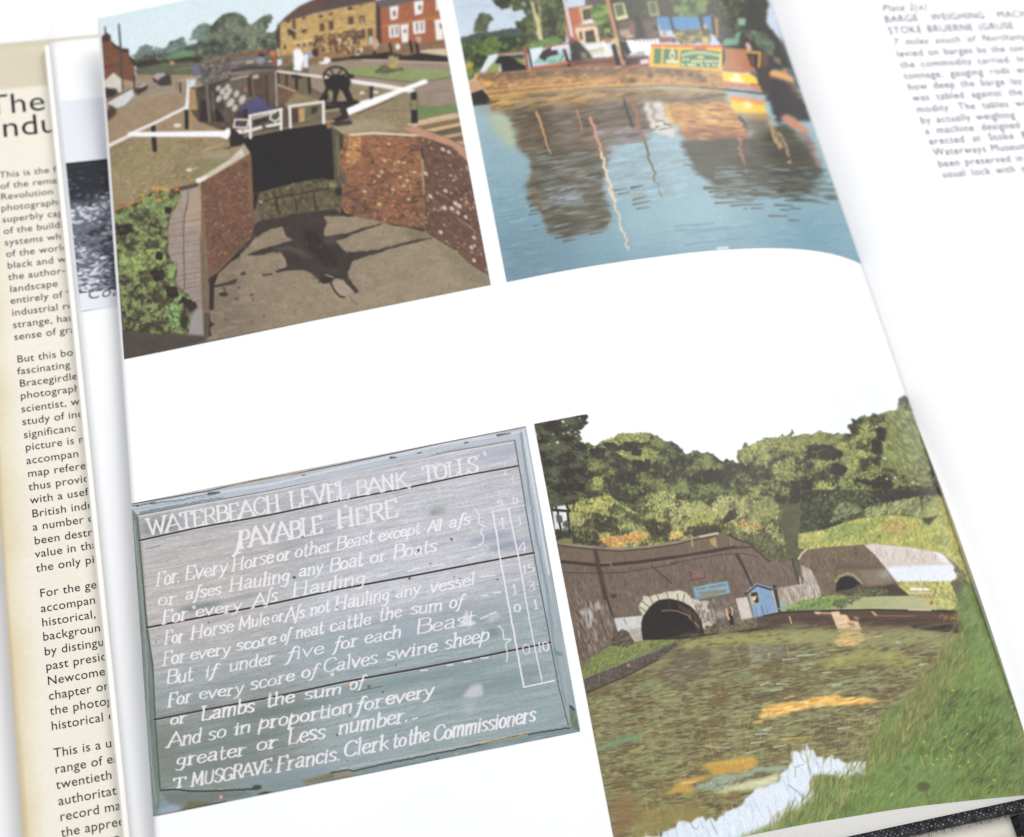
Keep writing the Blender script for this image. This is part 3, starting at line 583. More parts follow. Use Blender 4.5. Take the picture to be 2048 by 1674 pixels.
stain = A8(760,270, 1000,205, 1600,135, 1700,215, 1760,250, 1480,240, 1420,250, 1475,340, 1430,440, 1425,540, 1460,560, 1800,500, 2048,415, 2048,455, 1820,540, 1720,590, 1600,620, 1680,720, 1780,795, 2048,775, 2048,850, 1850,940, 1815,1050, 1780,1090, 1800,1180, 1965,1395, 1900,1425, 1720,1210, 1600,1190, 1400,1270, 1370,1240, 1230,1110, 1100,1065, 880,1070, 700,1105, 690,1075, 870,1010, 830,870, 770,790, 640,795, 400,850, 250,835, 450,755, 620,710, 800,655, 960,610, 850,550, 815,450, 790,400, 600,450, 480,520, 400,565, 200,790, 0,930, 330,560, 380,380, 440,310)
c.poly(rough(stain, .5, 5, 4), DK, .7, n=(.2, 12, 10)); c.poly(A8(1100,430, 1330,500, 1560,830, 1640,1000, 1450,1010, 1180,760), (38, 27, 24), 3, alpha=.8); c.poly(A8(640,740, 900,700, 1120,760, 1280,900, 1150,880, 900,760, 760,780), (88, 76, 70), 2, alpha=.7); c.poly(A8(1420,580, 1700,500, 1560,660, 1440,680), (84, 72, 64), 2.5, alpha=.6)
c.dabs(stain, 260, 5, 2, [(92,80,72),(74,62,54),(40,30,26)], 30, ang=.8, spread=.8, alpha=.5)
c.poly(rough(A9(0,440, 150,400, 390,345, 200,420, 0,470), .5, 5, 5), DK, .8); c.poly(rough(A9(0,785, 330,740, 480,700, 620,660, 880,590, 1060,575, 1100,585, 880,640, 620,700, 480,740, 330,790, 0,885), .6, 4, 6), (58, 46, 36), .8); c.poly(A9(620,490, 700,430, 980,450, 1060,560, 880,600, 800,590), (112, 102, 72), 4, alpha=.7)
c.poly(A9(370,340, 960,430, 1000,460, 960,480, 700,410, 500,390), (58, 40, 30), 1); c.poly(A8(1690,100, 1750,200, 1900,245, 1780,260, 1680,210), (34, 26, 22), .8)
c.poly(A7(1570,1200, 1700,1110, 2048,760, 2048,860, 1900,950, 1720,1120, 1660,1290, 1650,1669, 1580,1669) + A10(955,420, 1000,440, 950,480, 965,560, 940,560, 945,50), (42, 32, 26), 1)
c.line(A7(1660,1310, 1850,1270, 1980,1220), 5, (56, 44, 38), 6); c.ell(447, 589, 9, 4.4, (50, 40, 34), soft=.8); c.line(A7(1800,1330, 1820,1410), 3, (70, 58, 50))
for x, y, r in [(200,1120,6), (40,1250,8), (130,1340,2.6), (330,1440,3.6), (100,1500,2.4), (1280,1190,2.6), (1350,1250,3), (145,905,2)]: c.ell(460 + x/k_, 400 + y/k_, r, r*.55, (62, 50, 44), -.3, .8)
for x, y in [(1110,400), (1490,360), (1370,150), (1380,190), (1220,190), (1240,80), (1370,420)]: c.ell(230 + x/5, 560 + y/5, 2.6, 2, (80, 68, 56), soft=.8)
c.line(A8(500,1140, 640,1120), 4, (68, 56, 50), 3); c.poly(A8(1380,1200, 1560,1160, 1560,1250, 1430,1270), (34, 28, 20), 1.2); c.line(A8(1450,1135, 1560,1170), 2.2, (168, 156, 116))
c.poly(A8(1540,1245, 1700,1215, 1890,1400, 1720,1460, 1650,1450, 1580,1370), (158, 140, 122), .8, n=(.05, 8, 5)); c.line(A8(1530,1260, 1580,1370, 1660,1460, 1730,1475), 3.4, (44, 34, 28)); c.line(A8(1830,1480, 1880,1550, 1940,1590), 1.4, (96, 84, 72))
# ---- right wing wall
rw = A5(1800,520, 2048,500) + A6(0,530, 500,535, 1020,548, 1085,565, 1090,900, 1120,1250, 1125,1669) + A9(965,0, 970,430, 640,385, 380,340, 0,250) + A8(2048,270, 1900,240, 1750,200, 1690,100) + A5(1770,1669, 1775,1330, 1835,1240, 1830,1100, 1745,1050, 1735,790, 1795,740)
c.poly(rw, (158, 98, 62), .7, n=(.08, 7, 5), to=(112, 74, 52), dir=(-.1, 1))
c.dabs(rw, 5200, 7, 2.0, [(96,62,44),(128,80,54),(152,94,60),(170,108,68),(186,128,84),(140,86,56)], 31, ang=.10, spread=.30, by=(22, 14), alpha=.42); c.dabs(rw, 150, 4.4, 2.2, [(190,148,96),(204,166,110),(178,130,80)], 32, ang=.2, spread=.4, alpha=.7)
c.dabs(A5(1800,520, 2048,500, 2048,900, 1830,1050) + A6(0,540), 260, 7, 3, [(196,140,80),(210,158,92),(176,112,66)], 33, ang=.05, spread=.3, alpha=.6); c.dabs(rw, 120, 5, 3.4, [(74,54,44),(64,48,42)], 34, ang=.2, spread=.5, alpha=.7)
for x, y in [(590,670), (530,920), (740,940), (820,950), (480,1090), (440,1160), (770,1170), (870,1220), (820,1300), (650,1360), (225,1385), (440,1580), (890,1510), (980,1100)]: c.ell(700 + x/k_, 200 + y/k_, 4.2, 2.6, (208, 176, 124), .2, .6)
for x, y, q in [(370,1240,(220,150,50)), (550,1420,(220,110,50)), (650,1600,(214,120,72)), (910,1310,(205,130,80))]: c.ell(700 + x/k_, 200 + y/k_, 3, 2.6, q, 0, .6)
c.line(A6(0,530, 350,500, 700,520, 1040,540), 4, (226, 206, 182), 3.6)
sw = A6(1080,560, 1340,640, 1560,730, 1700,850, 1790,950, 1930,1669) + A9(1750,0, 1960,1150, 1700,1000, 1450,770, 1200,620, 1060,540, 970,430, 965,0) + A6(1125,1600)
c.poly(sw, (110, 72, 54), .7, n=(.09, 7, 6)); c.dabs(sw, 3600, 8, 2.0, [(78,50,40),(96,62,48),(114,76,58),(134,92,72),(92,62,50)], 35, ang=.52, spread=.3, by=(20, 14), alpha=.42); c.dabs(sw, 110, 5, 3, [(190,164,136),(172,140,116)], 36, ang=.7, spread=.5, alpha=.75)
for x, y in [(1410,750), (1500,790), (1220,1460), (1450,1380), (1600,1570), (1660,1610), (1430,1640), (1545,1650), (1150,1120)]: c.ell(700 + x/k_, 200 + y/k_, 5, 3.2, (206, 184, 166), .7, .7)
for x, y in [(1450,55), (1395,130), (1510,95), (1490,195), (1605,260), (1730,570), (1225,490), (1690,720), (1285,115), (1730,920)]: c.ell(720 + x/k_, 400 + y/k_, 4.8, 3.2, (204, 182, 160), .8, .7)
c.line(A9(1480,280, 1620,370, 1760,480), 3, (152, 124, 100), alpha=.6, wob=.8); c.line(A9(1150,180, 1300,260, 1500,440), 3, (76, 52, 42), alpha=.6, wob=.8); c.line(A6(1300,1380, 1500,1500), 3, (150, 126, 100), alpha=.55, wob=.8)
c.line(A6(1090,880, 1100,1000, 1110,1250, 1120,1420), 4, (164, 148, 96), 3, wob=.6); c.line(A6(1085,740, 1105,880), 4, (62, 44, 34)); c.line(A9(968,0, 972,430), 2, (150, 124, 84), alpha=.7); c.poly(A6(1020,560, 1085,565, 1080,670, 1030,660), (92, 76, 52), 1)
# steps and coping at the right
c.poly(A6(850,370, 960,330, 1560,200, 1645,205, 1665,290, 1250,400, 1080,440, 930,400), (204, 172, 134), .8, n=(.06, 12, 4)); c.poly(A6(1000,400, 1660,270, 1670,340, 1140,450), (128, 100, 72), 1); c.poly(A6(1120,455, 1680,345, 1690,390, 1270,480), (206, 172, 122), .8); c.poly(A6(1260,490, 1690,400, 1700,470, 1380,540), (98, 80, 54), 1, n=(.15, 8, 4)); c.poly(A6(1400,545, 1705,495, 1712,530, 1500,580), (190, 160, 120), .8); c.poly(A6(1500,585, 1712,535, 1720,610, 1560,620), (110, 88, 64), 1); c.poly(A6(1600,640, 1725,615, 1735,680, 1690,680), (180, 150, 118), .8)
c.poly(A6(780,420, 960,410, 1130,460, 1450,570, 1600,650, 1740,720, 1800,950, 1700,850, 1560,715, 1340,640, 1090,560, 1020,545), (188, 136, 104), .8, n=(.07, 9, 4, .4)); c.line(A6(1090,570, 1340,650, 1560,735, 1700,870, 1790,960), 2, (92, 62, 46), alpha=.7)
# ---- balance beams, rails, posts, wheel
for q, w in [((880,400, 905,755), 9.5), ((1385,150, 1390,420), 8)]: c.line(A4(*q), w, (36, 28, 25))
c.line(A4(130,730, 510,545), 7, (222, 212, 206)); c.line(A4(540,510, 900,350, 1390,105), 6, (226, 218, 214)); c.line(A4(1390,120, 1400,0) + A1(1410,1330, 1405,1210), 7.5, (226, 226, 226), 3.4)
c.poly(A4(490,520, 520,490, 1000,485, 1960,470, 2010,430, 2048,430) + A5(60,420, 95,470, 70,560, 20,600, 0,590) + A4(1950,580, 1900,560, 1000,560, 520,555), (244, 242, 242), .5); c.poly(A5(80,440, 260,500, 260,560, 60,620, 90,520), (40, 30, 28), .8)
c.line(A2(800,1080, 1150,1125, 1500,1170), 4.2, (226, 212, 200), 5.4); c.line(A2(1480,1160, 1560,1185), 5, (226,212,200))
for q, w in [((930,1140, 935,1300), 4), ((1080,1150, 1085,1350), 6.4), ((1270,1185, 1285,1400), 6.4), ((800,1110, 810,1250), 4)]: c.line(A2(*q), w, (40, 36, 28))
c.line(A2(1030,1150, 1140,1170), 7, (44, 38, 30))
c.poly(A3(20,1205, 500,1270, 960,1355, 990,1390, 940,1415, 500,1335, 20,1260), (232, 226, 222), .6)
c.poly(A5(1790,110, 1860,110, 2048,50) + A3(0,1590, 400,1470, 800,1330, 1130,1205, 1175,1220, 1180,1260, 800,1400, 400,1580, 0,1740) + A5(1870,250, 1830,170), (244, 243, 240), .5); c.line(A3(100,1730, 640,1500), 3.4, (96, 78, 56), alpha=.8)
c.poly(A3(925,1400, 1010,1390, 1020,1669, 920,1669) + A6(920,0, 1020,0, 1030,350, 930,360), (34, 26, 24), .6); c.poly(A3(290,1310, 355,1310, 345,1500, 300,1510), (42, 34, 28), .8); c.line(A3(240,1375, 300,1370), 3, (110,96,80)); c.ell(724, 186, 5, 3, (226, 205, 190), soft=1); c.ell(752, 184.6, 6, 3, (222, 206, 190), soft=1)
wx, wy = 450 + 1680/k_, 1180/k_
th = np.linspace(math.pi * 1.02, math.pi * 2.0, 26)
c.line([(wx + 25 * math.cos(t), wy + 22 * math.sin(t)) for t in th], 4.2, (36, 31, 28)); 
for t in (-2.1, -1.05, -2.75, -.4): c.line([(wx, wy), (wx + 23 * math.cos(t), wy + 20 * math.sin(t))], 3.2, (38, 32, 28))
c.poly(A2(1490,1200, 1560,1190, 1640,1130, 1720,1130, 1880,1170, 1910,1260, 1880,1350, 1960,1540, 1870,1570, 1790,1400, 1740,1350, 1700,1570, 1630,1570, 1640,1380, 1600,1400, 1530,1560, 1420,1540, 1530,1340), (28, 23, 20), .8); c.poly(A2(1570,1370, 1620,1360, 1600,1440, 1550,1440), (150, 132, 84), 1); c.poly(A2(1700,1480, 1740,1380, 1770,1500, 1700,1560), (140, 124, 78), 1.2)
c.poly(A2(1860,1110, 1960,1140, 1970,1190, 1870,1190), (34, 28, 24), .8); c.poly(A2(1500,1560, 2000,1520, 2048,1560, 1800,1669, 1520,1669) + A5(1500,60, 1780,110), (32, 26, 22), 1)
# white rails on the gate
FR = (224, 216, 208)
c.line(A5(1780,120, 1830,240, 1640,330), 14, (44, 34, 28), 9); c.poly(A5(1650,340, 1920,310, 1930,370, 1700,400, 1640,380), (48, 40, 32), 1.2); c.line(A5(1520,170, 1720,140), 5, (150, 140, 104)); c.line(A5(1520,330, 1650,320), 4, (160, 140, 110))
c.line(A5(150,295, 360,300, 330,420, 130,410, 150,295), 3, FR); c.poly(A5(170,330, 310,330, 290,400, 170,395), (66, 66, 62), .8); c.poly(A5(160,450, 380,440, 560,390, 575,430, 370,490, 220,520), (222, 224, 222), .8); c.poly(A5(600,385, 830,340, 850,380, 640,420), (226, 228, 226), .8); c.ell(486, 262, 2.6, 3, (205, 130, 110), soft=.8)
c.line(A5(370,240, 860,140), 5, FR); c.line(A5(378,240, 385,570), 6, FR); c.line(A5(845,140, 850,440), 6, FR); c.line(A5(420,280, 760,190), 3.4, (196, 186, 176)); c.line(A5(700,220, 680,280, 760,330, 830,270), 3.4, (216, 214, 210)); c.poly(A5(430,320, 640,270, 650,320, 440,380), (40, 34, 40), 1)
c.line(A5(970,95, 1490,25), 5, FR); c.line(A5(980,95, 990,410), 5.6, FR); c.line(A5(1490,25, 1495,345), 6, FR)
c.tone(.86, 1.02); c.finish(.03, 41, 1)
# ---- picture: moored barge
CV2 = Canvas('barge_print', 890, -180, 1742, 590, (1190, 1080), (190, 206, 224), GAIN)
c = CV2
B1, B2, B3 = zz(900, 0, k_), zz(1150, 0, k_), zz(1400, 0, k_)
B4, B5, B6 = zz(930, 180, k_), zz(1180, 180, k_), zz(1430, 180, k_)
B7, B8 = zz(980, 370, 5.389), zz(1350, 370, 5.12)
c.poly(T_(880,-190, 1130,-190, 1130,90, 880,90), (176, 198, 224), to=(206, 218, 230), n=(.012, 50, 30)); c.line(T_(905,16, 960,10, 1000,14), 2.5, (168,188,216), alpha=.4)
c.poly(T_(1500,-190, 1760,-190, 1760,620, 1500,620), (60, 58, 52), to=(112, 150, 168))
GT = [(44,48,34), (62,68,44), (80,88,52), (98,108,62), (118,126,74)]
hill = B1(100,600, 400,505, 600,490, 800,450, 1000,430, 1100,425, 1200,800, 150,800)
c.poly(rough(hill, .7, 5, 1), (72, 80, 76), 1, n=(.1, 9, 6)); c.dabs(hill, 700, 5, 3, [(60,68,66),(78,88,80),(88,98,86)], 2, alpha=.5)
st = rough(B1(360,480, 385,330, 450,215, 530,200, 600,240, 650,280, 580,350, 565,480), 1.4, 4, 2); c.poly(st, (86, 94, 72), 1.5, n=(.2, 8, 6)); c.dabs(st, 220, 5, 3.4, [(70,78,58),(92,100,76),(112,118,92)], 3, alpha=.6)
mid = B1(100,640, 350,640, 500,560, 700,560, 1100,560, 1180,760, 740,810, 590,850, 470,1060, 420,1110, 290,1225, 60,1225)
c.poly(rough(mid, 1, 5, 3), (70, 82, 48), 1, n=(.2, 10, 8)); c.dabs(mid, 1700, 6, 4, [(48,56,34),(66,78,42),(86,104,52),(104,124,62)], 4, by=(18, 14), alpha=.65)
c.poly(B1(230,960, 350,940, 350,1000, 240,1060), (188, 160, 66), 1.5); c.poly(B1(250,1080, 330,1040, 350,1130, 280,1170), (128, 138, 62), 1.5)
tr = rough(B1(620,-30, 650,40, 700,90, 780,145, 850,120, 900,100, 940,60, 1000,190, 1070,150, 1130,200, 1190,240, 1110,300, 1000,330, 1010,440, 1100,460, 1120,760, 1260,720, 1760,640, 1740,0) + T_(1140,-200, 960,-200), 1.6, 5, 4)
c.poly(tr, (68, 76, 48), 1.2, n=(.2, 12, 9)); c.dabs(tr, 2600, 7, 4.4, GT, 5, by=(22, 18), alpha=.65)
for x, y, r in [(1130,60,4), (960,250,7), (1190,180,4), (1360,110,3.4), (1080,90,4)]: c.ell(900 + x/k_, y/k_, r, r*.8, (190, 200, 205), soft=2, alpha=.8)
c.line(B1(980,60, 1080,90, 1180,180), 2.4, (62, 54, 42)); c.poly(B1(1220,20, 1265,30, 1300,190, 1370,300, 1375,420, 1400,560, 1340,580, 1310,500, 1325,420, 1280,290, 1250,160), (206, 190, 134), .8, n=(.12, 4, 9)); c.poly(B1(1340,560, 1410,555, 1400,610, 1350,650), (214, 206, 172), 1); c.line(B1(1355,90, 1365,300), 2, (176,162,120))
c.dabs(B1(1220,690, 1280,610, 1400,630, 1560,560, 1690,600, 1700,650, 1420,700, 1230,740), 420, 6, 4, [(80,108,54),(98,132,64),(116,148,80)], 6, alpha=.7)
# houses
c.poly(B1(1735,200, 1790,120, 2048,90) + B2(100,150, 130,330, 0,420, 90,660, 0,680) + B1(1880,640, 1790,600), (190, 100, 60), .8, n=(.07, 5, 3))
c.poly(B1(1760,-60, 2048,-60, 2048,85, 1800,150) + B2(0,115, 500,55, 560,-60, 0,-60), (98, 82, 74), .8, n=(.07, 9, 3)); c.poly(B2(540,-60, 2048,-60, 2048,270, 1240,270, 1270,470, 1300,580, 780,620, 600,590, 380,640, 330,330, 500,60), (66, 58, 44), 1, n=(.22, 10, 8))
c.poly(B2(60,120, 260,90, 300,310, 110,350), (206, 182, 130), .8); c.poly(B2(115,150, 225,135, 245,290, 135,310), (52, 46, 36), .8); c.line(B2(180,150, 190,300), 1.4, (150,130,90)); c.poly(B2(110,340, 280,275, 305,325, 140,372), (228, 226, 224), .8)
c.dabs(B2(250,110, 480,50, 540,330, 330,365, 240,260), 420, 6, 4, [(74,102,42),(98,130,54),(122,150,66),(142,160,78)], 7, by=(12,10), alpha=.8)
c.poly(B2(0,400, 310,360, 330,390, 390,650, 90,670, 0,480), (232, 200, 160), .8, n=(.04, 6, 6)); c.poly(B2(0,380, 330,345, 335,400, 0,430), (176, 132, 104), 1)
c.poly(B2(150,480, 280,450, 320,640, 165,650), (48, 38, 32), .8); c.line(B2(160,575, 310,560), 1.4, (96,78,62)); c.poly(B2(62,490, 100,480, 122,600, 80,605), (60, 52, 44), .8)
c.dabs(B2(340,390, 560,340, 600,560, 390,600), 240, 6, 4, [(52,56,36),(70,78,46),(128,138,70),(40,38,28)], 8, alpha=.7); c.poly(rough(B2(440,440, 520,420, 550,500, 460,510), 1, 3, 5), (150, 158, 78), 1.2)
for q, w in [((575,55, 740,40, 800,270, 620,290), (206,206,150)), ((1090,20, 1235,15, 1290,240, 1140,250), (150,154,108))]:
    c.poly(B2(*q), w, .9); x0, y0 = q[0] + 25, q[1] + 20; c.poly(B2(x0, y0, q[2]-20, q[3]+18, q[4]-45, q[5]-40, q[6]+20, q[7]-35), (92, 100, 68), 1, n=(.15, 5, 5))
c.poly(B2(620,285, 800,230, 810,275, 640,315), (222, 218, 172), .8); c.dabs(B2(800,60, 1060,40, 1080,300, 830,300), 320, 7, 5, [(52,60,38),(70,78,50),(44,46,32)], 9, alpha=.7); c.dabs(B2(860,280, 960,250, 1060,560, 950,580), 90, 7, 5, [(44,46,32),(34,32,24)], 10)
c.poly(B2(650,330, 900,300, 940,560, 700,600), (104, 84, 72), 1.4, n=(.15, 7, 7)); c.poly(B2(660,460, 820,440, 850,530, 700,560), (176, 152, 132), 1.2); c.poly(B2(760,540, 890,520, 900,570, 780,590), (196, 154, 128), 1); c.line(B2(860,390, 880,520), 5, (140, 92, 72))
c.poly(B2(1020,320, 1230,300, 1290,560, 1100,590), (96, 82, 68), 1.2, n=(.2, 6, 9)); c.poly(B2(1170,390, 1240,380, 1260,460, 1190,470), (54, 44, 38), 1)
c.dabs(B2(1450,-60, 2048,-60, 2048,240, 1600,255, 1500,130), 700, 8, 5, [(58,70,36),(78,98,46),(98,120,56),(114,138,68)], 11, by=(18,14), alpha=.75)
dk = B3(0,-100, 1000,-100, 1040,60, 1010,330, 1080,440, 1180,560, 1260,720, 1380,1040, 1200,1020, 900,1060, 350,720, 0,260)
c.poly(B3(960,-100, 1080,-100, 1260,650, 1100,480, 990,380), (192, 206, 222), 1.5); c.poly(rough(dk, 1.2, 5, 6), (50, 48, 42), 1.5, n=(.15, 12, 10))
c.dabs(B3(0,-100, 720,-100, 720,640, 340,660, 190,300, 0,240), 700, 8, 5, [(38,36,30),(56,62,42),(76,88,52),(96,112,66),(48,46,36)], 12, by=(14,12), alpha=.65); c.dabs(B3(760,480, 980,520, 1120,700, 1080,850, 900,700), 200, 8, 5, [(74,82,62),(92,108,84),(108,130,108)], 13, alpha=.65)
for x, y in [(0,90), (60,40), (40,150)]: c.ell(1400 + x/k_, y/k_, 8, 9, (110, 134, 66), soft=2)
c.poly(B2(1235,258, 2060,250, 2060,475, 1300,465), (78, 134, 184), .8, n=(.04, 14, 8)); c.poly(B3(0,258, 150,285, 192,490, 0,480), (78, 130, 182), .9)
for x, w in [(1440, 5.5), (1890, 6)]: c.line(B2(x, 255, x + 60, 500), w, (44, 52, 56))
c.line(B2(1680,270, 1720,470), 1.6, (60, 108, 156)); c.line(B3(10,270, 75,560), 7, (48, 44, 34)); c.ell(1410, 53, 3.5, 6, (190, 168, 110), -.2, 1)
c.dabs(B2(1500,470, 2048,460, 2048,660, 1600,650), 420, 6, 4, [(84,86,44),(120,116,60),(150,136,76),(56,50,34),(168,140,90)], 14, alpha=.7); c.poly(B2(1930,560, 2000,560, 2040,670, 1950,670), (206, 190, 128), 1.2); c.poly(B3(20,560, 70,560, 100,680, 40,690), (196, 176, 116), 1.2)
c.ell(1329, 66, 4.5, 6, (186, 140, 118), soft=1); c.ell(1354, 80, 4, 5.5, (170, 116, 96), soft=1); c.ell(1347, 81, 3, 6, (40,34,30), soft=1); c.ell(1355, 68, 5, 4, (176,156,80), soft=1)
c.line(B3(240,290, 260,560), 6, (178, 126, 64), 5); c.poly(B3(570,280, 690,278, 685,385, 575,390), (132, 170, 146), 1); c.poly(B3(340,650, 380,590, 510,585, 560,480, 620,485, 570,680, 350,695), (110, 152, 128), .9); c.line(B3(600,400, 560,480), 4, (60, 78, 66)); c.poly(B3(690,650, 740,650, 790,760, 700,780), (206, 172, 160), 1); c.line(B3(735,520, 770,600), 3, (160,128,104))
# ---- deck gear, tarpaulins, bench, masts
c.poly(B1(1230,1040, 2048,860) + B2(0,900, 580,850, 760,850, 1120,830, 1130,1020, 0,1030) + B1(1260,1075), (132, 78, 58), .8, n=(.2, 12, 4)); c.poly(B2(780,880, 1110,880, 1110,900, 960,930, 960,990, 700,990, 720,930), (58, 36, 30), 1)
for q, w, cc in [((0,960, 560,920), 3, (78,44,36)), ((0,990, 600,980), 3, (150,80,60)), ((860,990, 970,985), 3.4, (200,84,70)), ((780,860, 1110,840), 3, (170,110,84))]: c.line(B2(*q), w, cc)
c.poly(B2(985,910, 1110,890, 1120,960, 1000,980), (216, 206, 216), 1)
c.poly(B2(110,700, 420,650, 500,660, 560,780, 570,860, 210,880, 90,720), (226, 226, 222), .9, n=(.04, 8, 6)); c.line(B2(180,800, 440,750), 4.4, (196, 186, 120)); c.line(B2(200,770, 440,715), 1.4, (150,150,150)); c.line(B2(230,830, 500,780), 2, (180,190,180)); c.line(B2(425,630, 490,850), 5.4, (236, 234, 230)); c.poly(B2(420,590, 540,570, 560,640, 450,650), (186, 112, 88), .9)
c.poly(B2(0,640, 60,640, 180,760, 270,880, 0,930), (36, 34, 28), 1.5, n=(.3, 6, 6)); c.poly(B2(40,780, 170,800, 190,890, 60,890), (150, 158, 120), 1.5, alpha=.7)
c.poly(B2(770,605, 900,612, 1000,600, 1100,610, 1270,590, 1290,640, 1160,690, 1130,850, 1060,830, 900,805, 850,780), (242, 239, 244), .8)
for x in range(900, 1280, 60): c.line(B2(x, 590, x + 30, 640), 1.6, (120, 84, 84)); c.line(B2(x - 10, 700, x, 790), 1.2, (218,214,224))
c.poly(B2(1270,560, 1480,560, 1500,650, 1290,660), (132, 84, 76), 1.2, n=(.3, 4, 6)); c.line(B2(1180,660, 1480,650), 2, (220,210,216)); c.poly(B2(940,780, 1060,780, 1060,840, 900,840), (120, 150, 140), 1.4, alpha=.7)
c.poly(B2(690,640, 770,620, 850,800, 780,860), (34, 34, 30), .9)
c.poly(B1(470,1060, 590,845, 730,812, 640,960, 520,1110), (222, 229, 230), .7); c.poly(B1(520,1110, 640,960, 740,940, 760,1000, 720,1115), (152, 160, 88), 1, n=(.08, 8, 6)); c.poly(B1(670,960, 740,850, 900,840, 1000,900, 1150,1000, 1200,1060, 790,1105, 770,970), (32, 24, 22), .8); c.poly(B1(980,880, 1120,910, 1140,980, 1050,960), (140, 142, 66), 1.2); c.poly(B1(900,840, 1110,820, 1130,900, 980,890), (72, 68, 44), 1); c.line(B1(735,822, 1120,782), 4.2, (168, 112, 76))
c.poly(B1(1195,745, 1400,712, 1410,780, 1270,950, 1220,860), (220, 230, 234), .8); c.poly(B1(1260,960, 1350,860, 1560,850, 1740,780, 1750,930, 1540,975), (150, 194, 182), .9, n=(.06, 9, 6)); c.poly(B1(1345,870, 1410,770, 1540,710, 1620,760, 1650,820, 1480,870, 1440,930), (44, 30, 28), .9); c.line(B1(1410,720, 1790,655), 3, (160, 96, 76)); c.line(B1(1555,735, 1790,690), 7.5, (226, 216, 218)); c.line(B1(1660,940, 1740,800), 3, (90, 136, 118)); c.poly(B1(1500,900, 1620,900, 1600,965, 1500,970), (90, 160, 140), 1.4, alpha=.7)
c.ell(1139, 94, 5, 8, (226, 226, 214), soft=.8); c.poly(B1(1800,620, 1900,610, 1960,700, 1930,800, 1830,790), (50, 40, 36), 1.2, n=(.3, 5, 5)); c.poly(B1(1830,800, 1960,760, 2000,880, 1840,930), (40, 34, 28), 1.2)
c.line(B1(1130,720, 1140,800, 1180,1060), 6.4, (160, 96, 66)); c.line(B1(1190,760, 1240,1040), 4, (70, 40, 34)); c.line(B1(1730,770, 1810,1020), 7, (36, 26, 24)); c.line(B1(1720,770, 1760,960), 2, (196, 150, 100)); c.line(B1(1250,1025, 1500,990, 1780,950), 4.6, (196, 112, 82))
c.line(B1(1720,-40, 1790,260, 1852,570), 6.4, (206, 202, 206)); c.line(B1(1845,570, 1855,650), 4.6, (150, 72, 66)); c.line(B2(480,-40, 560,300, 640,620, 730,960), 7.6, (192, 138, 104), 8.4); c.poly(B2(560,580, 640,570, 670,690, 590,700), (206, 188, 130), 1.2)
c.line(B2(585,700, 655,990), 9, (28, 24, 22)); c.line(B2(690,630, 745,890), 5.6, (36, 32, 28))
# ---- hull
c.poly(B1(250,1250, 370,1215, 500,1350, 310,1410), (206, 154, 112), .9, n=(.08, 7, 5)); c.poly(B1(300,1420, 500,1355, 632,1525, 600,1590, 340,1640), (38, 28, 28), 1)
hull = B1(370,1190, 400,1110, 560,1110, 800,1100, 1250,1060, 1800,1025, 2048,1010) + B2(600,1000, 1110,1010, 1130,1025, 2048,1065) + B3(330,1085, 360,1225, 900,1320, 1000,1430, 500,1385, 0,1335) + B2(1300,1300, 900,1320, 0,1370) + B1(1300,1425, 630,1515, 500,1350)
c.poly(hull, (196, 148, 92), .8, n=(.09, 12, 5, -.1), seed=4)
c.poly(B1(400,1110, 560,1110, 1250,1060, 2048,1010) + B2(600,1000, 1110,1010, 1800,1050, 1950,1230, 1200,1110, 500,1150, 0,1140) + B1(1300,1190, 560,1240), (118, 94, 72), 3, n=(.14, 10, 4), alpha=.9)
c.dabs(hull, 900, 9, 4, [(150,108,66),(176,130,78),(212,160,98),(226,172,106),(128,98,68)], 15, ang=-.1, spread=.5, by=(20, 9), alpha=.4)
c.poly(B1(480,1250, 640,1225, 640,1270, 560,1330), (228, 174, 92), 1.6)
for q, w, cc, al in [((520,1395, 1300,1310, 2048,1255), 3, (226,172,104), .7), ((560,1430, 1300,1345, 2048,1290), 2.6, (156,112,66), .7), ((600,1470, 1300,1385, 2048,1320), 3.4, (234,182,100), .8), ((630,1512, 1300,1428, 2048,1355), 2.6, (112,82,56), .9)]: c.line(B1(*q), w, cc, alpha=al)
for q, w, cc, al in [((0,1255, 900,1190, 1250,1180, 1900,1290), 3, (222,168,104), .6), ((0,1310, 900,1280, 1300,1280), 2.6, (228,174,108), .8), ((0,1365, 900,1320, 1400,1300, 2048,1345), 4, (92,72,54), .9)]: c.line(B2(*q), w, cc, alpha=al)
c.poly(B2(680,1190, 940,1180, 940,1250, 690,1270), (136, 104, 74), 1.5, alpha=.8)
for x, y in [(1140,1150), (1560,1090), (1400,1080), (1750,1130), (1950,1220), (1880,1160), (870,1220)]: c.ell(1150 + x/k_, y/k_, 7, 5, (100, 84, 66), soft=2)
c.poly(B1(360,1200, 375,1120, 425,1115, 410,1220), (226, 164, 92), 1)
# ---- cabin with lettered side
c.poly(B2(1160,680, 2060,695) + B3(335,705, 335,1080, 0,1055) + B2(1120,1010), (238, 182, 46), .7, n=(.05, 12, 6)); c.line(B2(1160,690, 1800,700) + B3(335,705), 4.6, (216, 92, 46)); c.line(B2(1820,735, 1980,740), 4, (190, 84, 42))
GRN = (72, 122, 82)
for q in [(1205,735, 1310,735, 1300,970, 1195,970), (1350,745, 1560,755, 1560,975, 1335,970)]: c.poly(B2(*q), GRN, .7, n=(.06, 6, 6))
c.poly(B2(1605,765) + B3(0,750, 305,790, 280,1030, 0,1020) + B2(1590,1005), GRN, .7, n=(.06, 8, 6)); c.line(B2(1330,700, 1320,980), 3, (250, 200, 90)); c.line(B2(1575,720, 1570,990), 3.4, (248, 190, 60)); c.line(B2(1325,720, 1320,980), 1.2, (190,120,50))
LT = (226, 216, 168)
